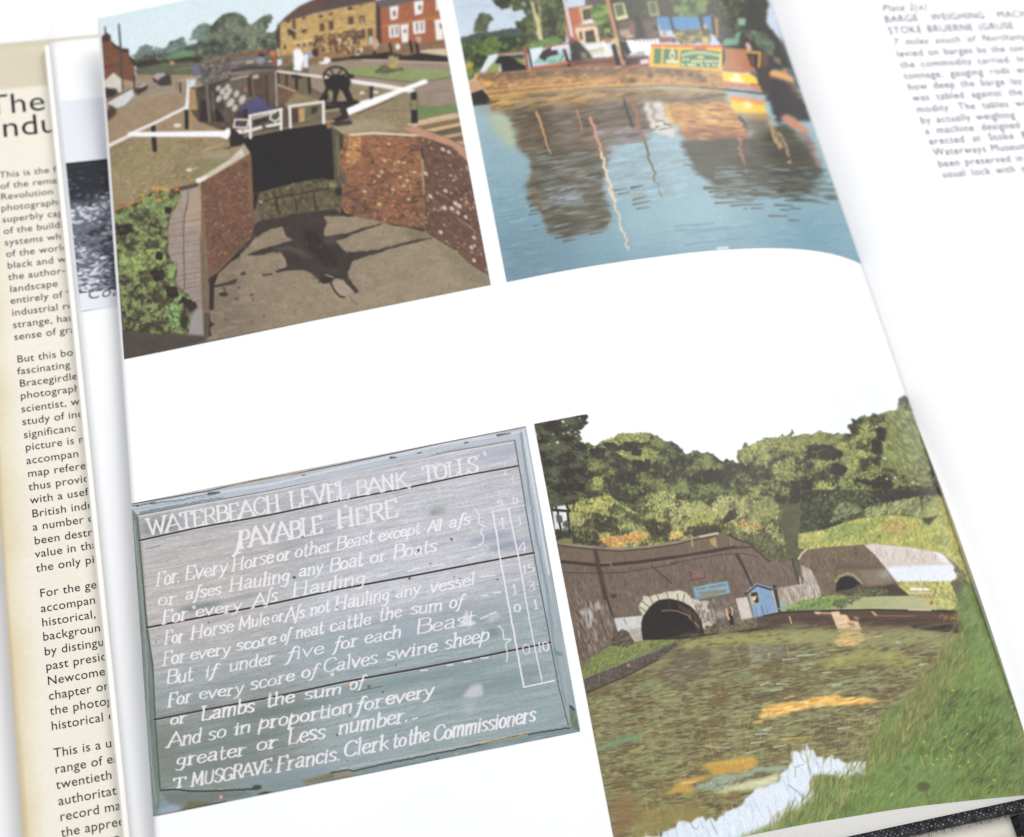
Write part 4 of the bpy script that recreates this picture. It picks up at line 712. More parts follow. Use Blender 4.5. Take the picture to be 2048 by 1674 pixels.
c.ell(1150 + 1475/k_, 842/k_, 6, 9, LT, soft=.7); c.ell(1150 + 1475/k_, 850/k_, 2, 4, (52, 70, 44), soft=.6); c.poly(B2(1450,745, 1500,745, 1490,790, 1460,790), LT, .7); c.poly(B2(1375,905, 1555,910, 1560,970, 1380,960), LT, .8)
for i, (x, y) in enumerate([(1620,815), (1665,800), (1710,790), (1755,782), (1800,778), (1845,776), (1890,778), (1935,782), (1980,788), (2025,795), (2070,803), (2115,812), (2160,822), (2200,834)]): c.poly(B2(x,y, x+34,y-2, x+38,y+44, x+4,y+48), LT, .7, alpha=.95)
c.ell(1150 + 1885/k_, 868/k_, 5.5, 3, (220, 190, 110), soft=.8); c.ell(1404, 115, 4, 3, (220, 200, 130), soft=.8)
for i, x in enumerate([1630, 1690, 1760, 1805, 1850, 1895, 1960, 2010, 2060, 2115, 2170]): c.poly(B2(x,880 + (i > 1) * 28, x+42,885 + (i > 1) * 28, x+38,930 + (i > 1) * 28, x+2,928 + (i > 1) * 28), LT, .7, alpha=.95)
for x in [1610, 1700, 1740, 1790, 1900, 1990, 2080, 2150]: c.line(B2(x, 970 + (x - 1600) * .03, x + 40, 985 + (x - 1600) * .03), 3, (228, 226, 214))
c.poly(B3(335,720, 520,730, 700,742, 745,900, 860,1100, 600,1110, 335,1085, 385,900), (180, 116, 76), .8, n=(.07, 9, 7)); c.poly(B3(335,740, 365,760, 380,900, 340,1040), (30, 24, 20), 1); c.line(B3(340,715, 700,735), 3, (60, 44, 34))
c.poly(B3(700,820, 900,800, 1060,850, 1090,1070, 1060,1200, 1060,1440, 980,1430, 900,1320, 860,1100, 745,900), (64, 50, 42), 1.2, n=(.18, 9, 9)); c.line(B3(715,785, 905,800, 888,1010), 4.4, (214, 158, 58)); c.poly(B3(730,830, 860,830, 850,1010, 770,1010), (38, 30, 28), 1); c.line(B3(785,850, 800,980), 3, (140, 90, 76)); c.poly(B3(930,800, 1040,830, 1010,1030, 940,1000), (96, 74, 58), 1.4, n=(.2, 5, 8)); c.poly(B3(1090,850, 1200,890, 1240,980, 1160,960), (150, 118, 88), 1.4, n=(.15, 6, 5)); c.poly(B3(1050,900, 1160,960, 1260,1060, 1080,1050), (48, 48, 56), 1.4)
c.poly(B3(340,1095, 650,1120, 780,1135, 850,1180, 882,1278, 600,1250, 360,1222), (250, 208, 56), .8, n=(.03, 9, 6)); c.poly(B3(500,1115, 590,1120, 600,1190, 660,1220, 650,1250, 440,1235, 450,1180, 510,1180), (250, 238, 190), 1.6)
c.line(B3(365,1245, 620,1275, 900,1320), 5, (222, 126, 80)); c.poly(B3(400,1310, 640,1310, 890,1360, 960,1420, 700,1390, 420,1350), (168, 152, 158), 1.4, n=(.06, 8, 3)); c.line(B3(0,1335, 400,1370, 700,1405, 1000,1440), 6, (44, 36, 34))
c.poly(B3(1050,1100, 1110,1060, 1300,1105, 1410,1180, 1430,1260, 1250,1200, 1060,1145), (222, 168, 98), 1.2); c.line(B3(1060,1150, 1250,1215, 1460,1320), 3.4, (176, 92, 76)); c.ell(1569, 143, 5, 5, (200, 128, 96), soft=1.5)
# ---- water
wat = B1(-60,1640, 600,1590, 640,1520, 1300,1430, 2048,1358) + B2(900,1325, 1400,1305, 2048,1348) + B3(400,1378, 1000,1440, 1080,1250, 1460,1330, 2100,1669, 2600,4600, -4000,4600)
c.poly(wat, (160, 190, 196), .9, n=(.03, 60, 10, -.15), to=(104, 142, 160)); c.poly(T_(985,440, 1180,480, 1080,590, 990,590), (108, 134, 150), 30, alpha=.6); c.poly(T_(1330,360, 1500,420, 1400,500, 1200,470), (150, 186, 194), 30, alpha=.55); c.poly(T_(1500,430, 1700,440, 1740,560, 1350,530), (112, 152, 170), 26, alpha=.6)
GB = (104, 90, 70)
r1 = B4(380,170, 420,140, 1200,60, 2048,-10) + B5(500,0, 1400,0, 2048,60, 2048,180, 1300,500, 900,640, 600,700, 300,860, 330,1000, 230,1130, 200,1300) + B7(1260,200, 1300,340, 1240,460, 1180,480, 800,560, 620,500, 580,330, 520,260, 450,230) + B4(900,1500, 1010,1300, 980,1010, 900,960, 780,850, 740,600, 660,420, 600,330, 380,330)
c.poly(rough(r1, 2.2, 9, 7), GB, 5, n=(.10, 26, 4, -.16)); c.poly(B4(395,170, 800,110, 2048,-20) + B5(500,0, 1400,-20, 2048,40, 2048,110, 900,90, 500,120, 0,190) + B4(1500,210, 1000,230, 560,320, 380,330), (204, 156, 84), 8, n=(.08, 22, 4, -.12)); c.poly(B4(400,160, 900,90, 800,200, 560,260, 400,250), (226, 174, 80), 6)
c.poly(B4(380,330, 660,400, 740,620, 790,880, 640,860, 480,640, 390,450), (186, 190, 152), 9, alpha=.85); c.poly(B4(150,240, 370,240, 340,380, 200,340), (150, 156, 150), 6, alpha=.8)
rp_ = lambda f, seed, n, pal, L=26, Wd=1.7, ang=-.17, al=.6, sp=.12, by=(40, 9): c.dabs(f, n, L, Wd, pal, seed, ang=ang, spread=sp, by=by, alpha=al)
rp_(r1, 21, 1500, [(66,58,44),(84,72,56),(104,90,72),(128,110,90),(146,130,112)]); rp_(B4(980,1100, 1200,900, 2048,900) + B5(0,1000, 330,1000, 200,1300) + B7(1260,200, 1300,340, 1240,460, 800,560, 620,500, 580,330), 22, 1100, [(70,68,50),(86,86,60),(64,58,46),(98,100,84),(150,160,172),(112,118,112)], al=.6)
c.poly(rough(B7(660,70, 900,20, 1000,60, 900,190, 740,210), 1.5, 6, 8), (150, 164, 186), 4, alpha=.75); rp_(B7(620,40, 1000,0, 960,220, 700,240), 23, 160, [(86,84,66),(160,172,190),(120,126,122)])
rp_(B5(250,700, 900,650, 1300,760, 1400,900, 1450,1669, 200,1669), 24, 620, [(150,178,190),(160,190,198),(136,164,178),(172,194,206),(140,150,150)], al=.5); rp_(B5(0,620, 820,560, 900,780, 350,880), 25, 220, [(118,102,92),(148,136,140),(170,170,186),(96,80,68)], al=.6)
# reflections of cabin, washing, trees
c.poly(rough(B5(1200,200, 2048,190) + B6(0,180, 230,190, 300,330, 470,560, 500,720, 300,740, 0,760) + B5(1480,740, 1400,600, 1300,480), 1.6, 7, 9), (206, 150, 84), 3, n=(.14, 20, 3, -.05)); c.poly(B5(1480,560, 2048,560) + B6(0,560, 480,640, 500,720, 0,790) + B5(1460,770, 1330,600), (150, 92, 60), 5, n=(.2, 22, 2.4)); c.poly(B5(1590,250, 1900,240, 1990,480, 1730,500, 1640,380), (228, 186, 112), 5); c.poly(B5(1120,180, 1180,190, 1290,520, 1210,560, 1150,400), (224, 170, 82), 3)
c.poly(rough(B5(820,180, 1110,170, 1130,330, 1190,460, 1240,560, 1300,660, 1300,720, 1100,680, 930,620, 870,420), 1.2, 6, 10), (208, 200, 192), 2.6, n=(.1, 14, 3)); c.poly(B5(900,200, 960,210, 1010,460, 960,470), (150, 136, 122), 2.4)
for q in [(980,480, 1060,465, 1120,470), (1060,600, 1150,580, 1220,555), (930,610, 1000,600), (1120,510, 1200,520), (980,560, 1030,550)]: c.line(B5(*q), 3.4, (58, 56, 50), 1.6)
rp_(B5(1200,200, 2048,190) + B6(0,180, 300,330, 500,720, 0,780) + B5(1480,770), 26, 420, [(170,114,64),(214,158,88),(236,186,112),(140,94,60),(120,84,60)], ang=-.03, L=16, al=.55)
gt = B5(1390,780, 1480,760, 2048,750) + B6(0,760, 500,730, 900,560, 1080,520, 1200,650, 1400,820, 1560,1100, 1600,1250, 1400,1560, 900,1560, 400,1500, 0,1440) + B5(1900,1440, 1700,1300, 1550,1150, 1450,900)
c.poly(rough(gt, 2, 8, 11), (64, 60, 46), 4, n=(.12, 24, 8)); rp_(gt, 27, 700, [(48,46,38),(60,58,44),(74,74,56),(88,88,66)], ang=0, al=.55); c.poly(B6(400,440, 560,380, 800,420, 860,600, 700,700, 520,640), (100, 80, 60), 6, alpha=.8)
c.poly(B3(1060,1180, 1250,1220, 1470,1340, 1560,1540, 1640,1669) + B6(1440,480, 1250,470, 1060,370, 980,540, 900,420, 820,200, 760,120), (50, 46, 48), 3, n=(.08, 14, 12)); c.poly(B6(980,380, 1080,390, 1230,470, 1420,600, 1420,690, 1330,660, 1150,540, 1050,470), (206, 128, 90), 3); c.poly(B6(1250,640, 1420,680, 1530,900, 1560,1150, 1480,1000, 1380,820), (128, 92, 78), 5, alpha=.8); c.poly(B6(1480,840, 1560,900, 1600,1160, 1540,1180), (178, 148, 130), 4, alpha=.7)
c.poly(B3(1340,1290, 1450,1330, 1560,1530, 1500,1500), (150, 120, 100), 4, alpha=.7)
c.poly(B6(205,95, 480,130, 740,180, 785,360, 560,360, 300,330, 250,230), (250, 202, 66), 1.6, n=(.04, 18, 3)); c.poly(B6(205,95, 480,130, 735,180, 750,240, 550,190, 240,150), (232, 128, 76), 2); c.ell(1430 + 490/k_, 180 + 230/k_, 8, 7, (252, 232, 160), soft=3); c.poly(B6(300,330, 560,365, 790,365, 830,440, 560,440, 380,400), (184, 134, 72), 4); c.poly(B6(210,60, 480,60, 740,120, 760,170, 480,125), (176, 158, 158), 2, alpha=.8); c.poly(B6(350,390, 400,400, 470,520, 500,660, 440,560), (44, 36, 32), 1.4)
for f, q, w, cc, sd in [(B6, (830,470, 860,600, 920,760, 960,880), 5, (196,152,92), 1), (B6, (980,640, 1040,800, 1080,900, 1100,1010), 5, (170,142,110), 2), (B6, (340,740, 390,900, 430,1050, 450,1110), 4.4, (184,120,90), 3), (B6, (910,600, 960,740, 1000,860), 4, (176,150,104), 4)]: c.line(f(*q), w, cc, wob=1.4, seed=sd, alpha=.85)
for x, y in [(1135,1090), (480,1230)]: c.ell(1430 + x/k_, 180 + y/k_, 3.4, 3.4, (196, 160, 150), soft=1)
for x in range(6): c.line(B6(200, 770 + x * 26, 540, 800 + x * 26), 1.6, (140, 96, 72), alpha=.6)
c.ripple(wat, 7, 1.4, 30, 3.2, 61, -.14, 3)
# masts mirrored, wavering
c.line(B4(1080,340, 1140,480, 1170,580, 1220,730, 1260,880, 1300,970), 5, (206, 156, 104), 2.4, wob=1.0, seed=5, alpha=.85); c.line(B4(1110,260, 1200,480, 1250,760, 1270,850), 4.4, (88, 76, 62), wob=.8, seed=6, alpha=.6); c.line(B4(1690,300, 1730,430, 1790,650), 4, (198, 132, 98), 2, wob=1, seed=7, alpha=.8)
c.line(B5(0,420, 60,540, 80,680, 150,820, 170,950), 6, (200, 144, 116), 5, wob=1.2, seed=8, alpha=.9); c.line(B5(170,950, 210,1080, 250,1250, 290,1400, 320,1480, 290,1540, 340,1600, 390,1690) + B7(1310,60, 1300,110, 1340,160, 1350,260, 1390,310, 1395,420, 1420,470, 1400,480, 1450,520, 1450,560, 1480,590, 1455,640, 1495,670, 1475,705), 4.8, (228, 200, 168), 2.4, wob=1.5, seed=9); c.line(B5(520,160, 560,330, 600,430, 650,560), 6, (60, 44, 40), wob=.8, seed=10, alpha=.7); c.line(B5(620,160, 700,350, 730,520, 790,700, 840,790), 7, (150, 104, 76), 5, wob=1, seed=11, alpha=.9); c.line(B5(830,780, 860,880, 890,980, 900,1080, 940,1140, 960,1220, 995,1270, 960,1310, 980,1390), 5.4, (108, 100, 70), 3, wob=1.2, seed=12)
for x, y in [(1035,1425), (1035,1470), (1050,1530), (1060,1570), (1085,1605)]: c.ell(1180 + x/k_, 180 + y/k_, 2, 1.6, (80, 96, 90), soft=.6)
# dark ripple ends
for q, w in [((690,330, 1000,330, 1230,310), 4), ((700,410, 1000,370, 1300,345), 4.4), ((700,485, 900,440, 1260,395), 4.4), ((740,520, 950,470, 1270,440), 3.6), ((700,575, 860,545, 1180,470), 3.4), ((790,610, 920,585), 3), ((1070,530, 1220,505), 3), ((620,510, 680,500), 3), ((460,440, 530,432), 2), ((1540,160, 1690,120), 4), ((1540,210, 1735,170), 4), ((1580,255, 1720,240), 3), ((430,230, 540,190), 4), ((440,280, 560,260), 3), ((420,320, 520,305), 2.6), ((400,150, 470,130), 3.4), ((1520,30, 1650,5), 6), ((1340,60, 1480,40), 3), ((1380,100, 1500,80), 3)]: c.line(B7(*q), w, (74, 72, 56), 1.4, alpha=.85)
for q, w in [((300,30, 700,20, 1100,40, 1370,90), 7), ((350,70, 580,60), 5), ((540,95, 800,75, 1100,100), 5), ((800,105, 1000,115, 1270,125), 5), ((640,145, 900,140), 3), ((410,185, 600,175, 800,165), 4), ((1130,155, 1400,165, 1580,195), 4), ((570,212, 740,200, 910,198), 4), ((1020,205, 1210,210), 4), ((780,238, 900,238), 3), ((1080,252, 1170,255), 3), ((1180,238, 1290,242), 3), ((960,315, 1150,318), 3.4), ((1160,358, 1270,362), 3), ((700,245, 740,245), 2.4), ((370,120, 440,115), 2.4), ((1380,30, 1500,55), 4)]: c.line(B8(*q), w, (70, 68, 56), 1.6, alpha=.85)
rp_(B6(0,1150, 1600,1150, 1850,1669, 0,1669), 28, 420, [(66,64,50),(84,86,70),(120,142,152),(140,168,180),(60,56,46)], ang=.03, al=.6, by=(60, 7))
for q, cc in [((0,1170, 300,1160), (110,124,124)), ((0,1260, 300,1240), (126,146,152)), ((0,1330, 400,1290), (126,150,160)), ((200,1440, 620,1420), (120,136,138)), ((640,1520, 900,1540), (126,150,160)), ((1050,1350, 1350,1360), (104,112,114))]: c.line(B6(*q), 3, cc, alpha=.8)
rp_(T_(950,330, 1060,380, 1100,560, 1010,570), 29, 260, [(120,160,176),(104,142,160),(134,170,182)], al=.4); rp_(T_(1240,440, 1740,440, 1720,520, 1300,520), 30, 420, [(122,162,180),(104,144,164),(138,172,186),(112,150,166)], ang=-.04, al=.35)
for q in [(0,420, 400,390), (0,470, 540,435), (100,500, 600,440), (100,610, 680,540)]: c.line(B8(*q), 3, (86, 124, 146), alpha=.55)
for q in [(980,680, 1480,690), (900,720, 1400,700), (1500,600, 2000,480)]: c.line(B7(*q), 3, (112, 158, 178), alpha=.5)
c.poly(B8(420,640, 545,632, 550,655, 430,662), (222, 214, 200), .9)
c.tone(.93, 1.0); c.finish(.03, 42, 1)
# ---- picture: board of tolls
CV3 = Canvas('tolls_print', 255, 840, 1172, 1650, (1300, 1150), (186, 186, 188), GAIN)
c = CV3
S1, S2, S3 = zz(260, 960, 7.279), zz(520, 900, 7.279), zz(790, 840, 7.034)
S4, S5, S6 = zz(270, 1140, 7.279), zz(540, 1080, 7.279), zz(810, 1020, 7.034)
S7, S8, S9 = zz(280, 1330, 7.279), zz(550, 1270, 7.279), zz(820, 1200, 5.656)
SA, SB, SC_ = zz(290, 1480, 6.206), zz(600, 1400, 6.206), zz(900, 1380, 7.314)
AN = -.197
full = T_(250,830, 1180,830, 1180,1660, 250,1660)
c.poly(full, (186, 185, 190), to=(140, 152, 152), dir=(.18, 1))
c.poly(T_(250,1080, 560,1030, 560,1260, 250,1340), (192, 184, 180), 50, alpha=.8); c.poly(T_(600,900, 1060,850, 1080,1180, 700,1210), (196, 195, 202), 40, alpha=.8); c.poly(T_(255,1440, 620,1360, 620,1600, 280,1640), (128, 136, 128), 45, alpha=.8); c.poly(T_(640,1280, 1140,1200, 1160,1470, 640,1560), (150, 166, 168), 40, alpha=.75); c.poly(T_(560,1150, 960,1080, 960,1180, 600,1260), (196, 198, 204), 30, alpha=.8)
c.mottle(full, .028, 60, 4, 1, AN, 0); c.mottle(full, .018, 22, 1.6, 2, AN, 0); c.mottle(full, .02, 3, 2, 3, AN, 0)
for i, (x, y, rx, ry, q, al) in enumerate([(320,1052,40,16,(112,120,112),.8), (400,1214,46,7,(110,120,124),.8), (480,1196,60,5,(140,148,154),.6), (980,1075,50,8,(140,148,164),.7), (1020,1090,44,7,(130,140,158),.7), (1000,905,60,14,(164,168,184),.7), (700,1290,160,22,(156,170,178),.6), (860,1250,90,16,(160,168,180),.6), (560,1420,110,12,(108,122,118),.7), (820,1360,200,14,(118,136,136),.6), (980,1370,120,18,(112,132,132),.6), (470,1480,120,10,(112,126,122),.5), (640,1530,200,12,(150,160,166),.6), (420,1530,110,14,(106,118,112),.5), (1050,1430,90,26,(140,158,162),.5), (330,1500,34,60,(112,116,104),.5), (560,1560,110,14,(124,144,154),.6), (880,1022,10,8,(140,148,146),.8), (867,1025,9,6,(130,140,138),.9), (985,1265,11,8,(112,124,128),.8)]):
    c.ell(x, y, rx, ry, q, AN, min(rx, ry) * .7, al)
for i in range(46):
    g = np.random.default_rng(500 + i); x, y = g.uniform(290, 1090), g.uniform(900, 1560); L = g.uniform(20, 90)
    c.line([(x, y), (x + L, y + L * AN)], g.uniform(.8, 2.2), [(120,124,128),(150,150,156),(206,204,208)][i % 3], .5, 1.2, .35)
for q in [((170,1050, 330,1010), (206,198,196)), ((230,1005, 440,950), (122,126,124)), ((1450,1150, 2000,1040), (150,150,152))]: c.line(S1(*q[0]), 2, q[1], alpha=.7)
# mouldings of the frame
c.poly(S1(20,345, 1100,165, 2048,0) + S2(2038,20) + S3(1840,85, 1840,100, 1680,285) + S1(90,515), (176, 182, 188), .8, n=(.10, 30, 3, AN))
c.line(S1(20,400, 1000,225, 2048,60) + S3(700,340, 1760,165), 6, (208, 210, 220), alpha=.8); c.line(S1(40,470, 1000,300, 2048,120) + S3(700,400, 1690,230), 7, (188, 194, 204), alpha=.7); c.line(S1(40,380, 700,290, 1300,180), 4, (112, 128, 130), 2, alpha=.7, wob=.8); c.line(S1(150,480, 700,370, 1350,250), 6, (118, 136, 142), 3, alpha=.7, wob=.8)
c.line(S1(90,515, 1000,340, 2048,150) + S2(2040,210) + S3(700,455, 1680,285), 1.6, (104, 98, 98), alpha=.85); c.line(S1(100,540, 1000,362, 2048,172) + S3(700,478, 1660,312), 3, (214, 212, 218), alpha=.7)
c.line(S1(30,345, 1100,165, 1800,10) + S2(600,325, 2038,28) + S3(600,335, 1840,88), 1.8, (70, 58, 40)); c.line(S1(1300,110, 1900,0) + S2(700,300), 1.6, (190, 150, 70), alpha=.8)
for f, q, w in [(S1, (1150,200, 1300,180), 7), (S1, (300,340, 370,320), 4), (S1, (100,380, 130,375), 4), (S3, (985,320, 1030,312), 4), (S2, (1900,110, 1980,105), 5), (S3, (1440,215, 1620,185), 5), (S3, (320,465, 380,455), 3), (S2, (620,370, 660,365), 2.4), (S3, (590,470, 610,465), 2)]: c.line(f(*q), w, (78, 86, 84), w * .5, alpha=.85)
c.poly(S1(30,440, 100,510, 130,880, 215,1669, 130,1669) + S4(250,1669, 130,1669, 90,1000, 30,100) + S7(60,0, 180,0, 215,800, 290,1669, 165,1669) + SA(190,600, 215,790, 130,930, 100,940, 40,0) + T_(262,1200), (112, 122, 116), .8, n=(.12, 3, 40, .07))
c.poly(S1(20,430, 110,510, 140,900, 240,1900) + S7(190,0, 215,800, 290,1669) + SA(195,610, 205,800, 110,950) + T_(290,1600, 255,1000), (116, 126, 120), .8, n=(.12, 3, 40, -.09))
c.line(S1(60,600, 100,1100, 170,1669) + S7(100,0, 120,800, 190,1669) + SA(140,780), 4, (146, 156, 150), alpha=.6, wob=.6); c.line(S1(105,540, 140,900, 205,1669) + S4(170,850) + S7(185,0, 220,800, 280,1669) + SA(185,600), 3, (70, 76, 70), alpha=.8); c.line(S1(120,545, 160,900, 225,1669), 4, (140,136,130), alpha=.4)
rf = S3(1840,88, 2048,1250) + S6(1890,0, 2048,850) + S9(1660,0, 1840,1040, 1925,1460) + SC_(1905,605, 1780,620, 1750,560) + S9(1790,1420, 1660,880, 1500,0) + S6(1810,620, 1700,0) + S3(1830,1180, 1680,285)
c.poly(rf, (186, 192, 198), .8, n=(.10, 3, 36, -.18), to=(146, 162, 166), dir=(.1, 1)); c.line(S3(1770,180, 1900,1100) + S6(1850,400, 1990,1100) + S9(1640,600, 1760,1200), 5, (140, 150, 160), alpha=.75, wob=.5); c.line(S3(1800,130, 1960,1000) + S6(1900,200, 2020,900), 5, (212, 214, 222), alpha=.8); c.line(S3(1680,285, 1830,1180) + S6(1700,0, 1810,620, 2010,1669) + S9(1585,480, 1680,980, 1790,1420), 2.2, (82, 90, 90)); c.line(S3(1840,88, 2048,1250) + S6(1960,420, 2048,850) + S9(1740,420, 1925,1460), 1.4, (120, 140, 160), alpha=.8); c.poly(S9(1620,560, 1720,600, 1720,640, 1640,620), (116, 136, 130), 1.2)
c.poly(SC_(1740,220, 1830,290, 1900,590, 1790,610, 1760,480), (104, 122, 100), 1, n=(.2, 3, 8)); c.poly(SC_(1735,215, 1780,230, 1840,300, 1790,290), (52, 50, 46), .8)
# foot of the board
bt = SA(110,950, 190,800, 185,620, 420,610, 560,635, 900,630, 1200,615, 1400,630) + SB(400,890, 640,870, 1000,790, 2048,590) + SC_(900,690, 1420,590, 1750,550, 1905,605) + T_(1175,1466, 1180,1665, 255,1665)
c.poly(bt, (124, 142, 144), .8, n=(.12, 26, 4, AN)); c.poly(SA(190,640, 800,650, 1300,650, 1350,690, 700,800, 300,800), (112, 116, 108), 3, alpha=.8); c.poly(SA(170,870, 300,800, 430,820, 420,890, 200,930), (150, 162, 176), 3); c.poly(SA(420,890, 560,760, 900,790, 820,850, 480,920), (104, 98, 62), 2, alpha=.8); c.poly(SB(0,1010, 250,950, 420,900, 430,970, 100,1040), (128, 104, 66), 2.4, alpha=.8); c.poly(SB(430,890, 700,920, 640,960, 440,980), (146, 130, 96), 2, alpha=.8)
c.line(SA(190,620, 420,612, 560,632, 900,630, 1200,615, 1400,600), 3.4, (52, 58, 54), wob=.4); c.ell(514, 1575, 10, 5, (60, 62, 46), -.1, 1.4); c.poly(SA(1370,680, 1480,640, 1600,640, 1500,670), (62, 64, 44), 1); c.ell(442, 1594, 3, 4, (224, 172, 140), soft=.8)
c.line(SB(380,900, 600,865, 660,880, 1000,800, 1500,700, 2048,590) + SC_(700,735, 900,690, 1400,600, 1750,550), 3, (66, 68, 62), wob=.5); c.line(SC_(450,780, 820,715, 1130,650), 2.4, (206, 166, 100), alpha=.8); c.line(SB(500,850, 1000,760, 2048,560) + SC_(800,690), 2.6, (196, 192, 186), alpha=.55)
c.line(SC_(860,830, 1050,785, 1500,690, 1905,610) , 2.4, (58, 50, 44)); c.line(SA(110,950, 400,890, 700,820, 1000,760), 2.4, (70, 66, 48)); c.line(SB(0,1080, 250,1010, 900,900, 1400,790, 1700,735, 2048,680), 1.8, (96, 104, 92), alpha=.7); c.ell(875, 1519, 3, 3, (70,66,60), soft=.8); c.ell(913, 1507, 3, 2, (206,160,120), soft=.8)
# open joints between the planks
for q, w in [(S1(130,880, 1000,690, 2048,505) + S2(1000,765, 2038,570) + S3(1000,775, 1730,645), 3.2), (S4(170,838, 1000,680, 2038,480) + S5(1000,715, 2038,525) + S6(1000,750, 1810,600), 3.6), (S7(205,795, 1000,640, 2038,445) + S8(1000,680, 2038,495) + S9(800,640, 1585,480), 3.6)]:
    c.line([(x + 0.4, y + 2.6) for x, y in q], 2, (204, 204, 202), alpha=.5); c.line(q, w, (52, 40, 38))
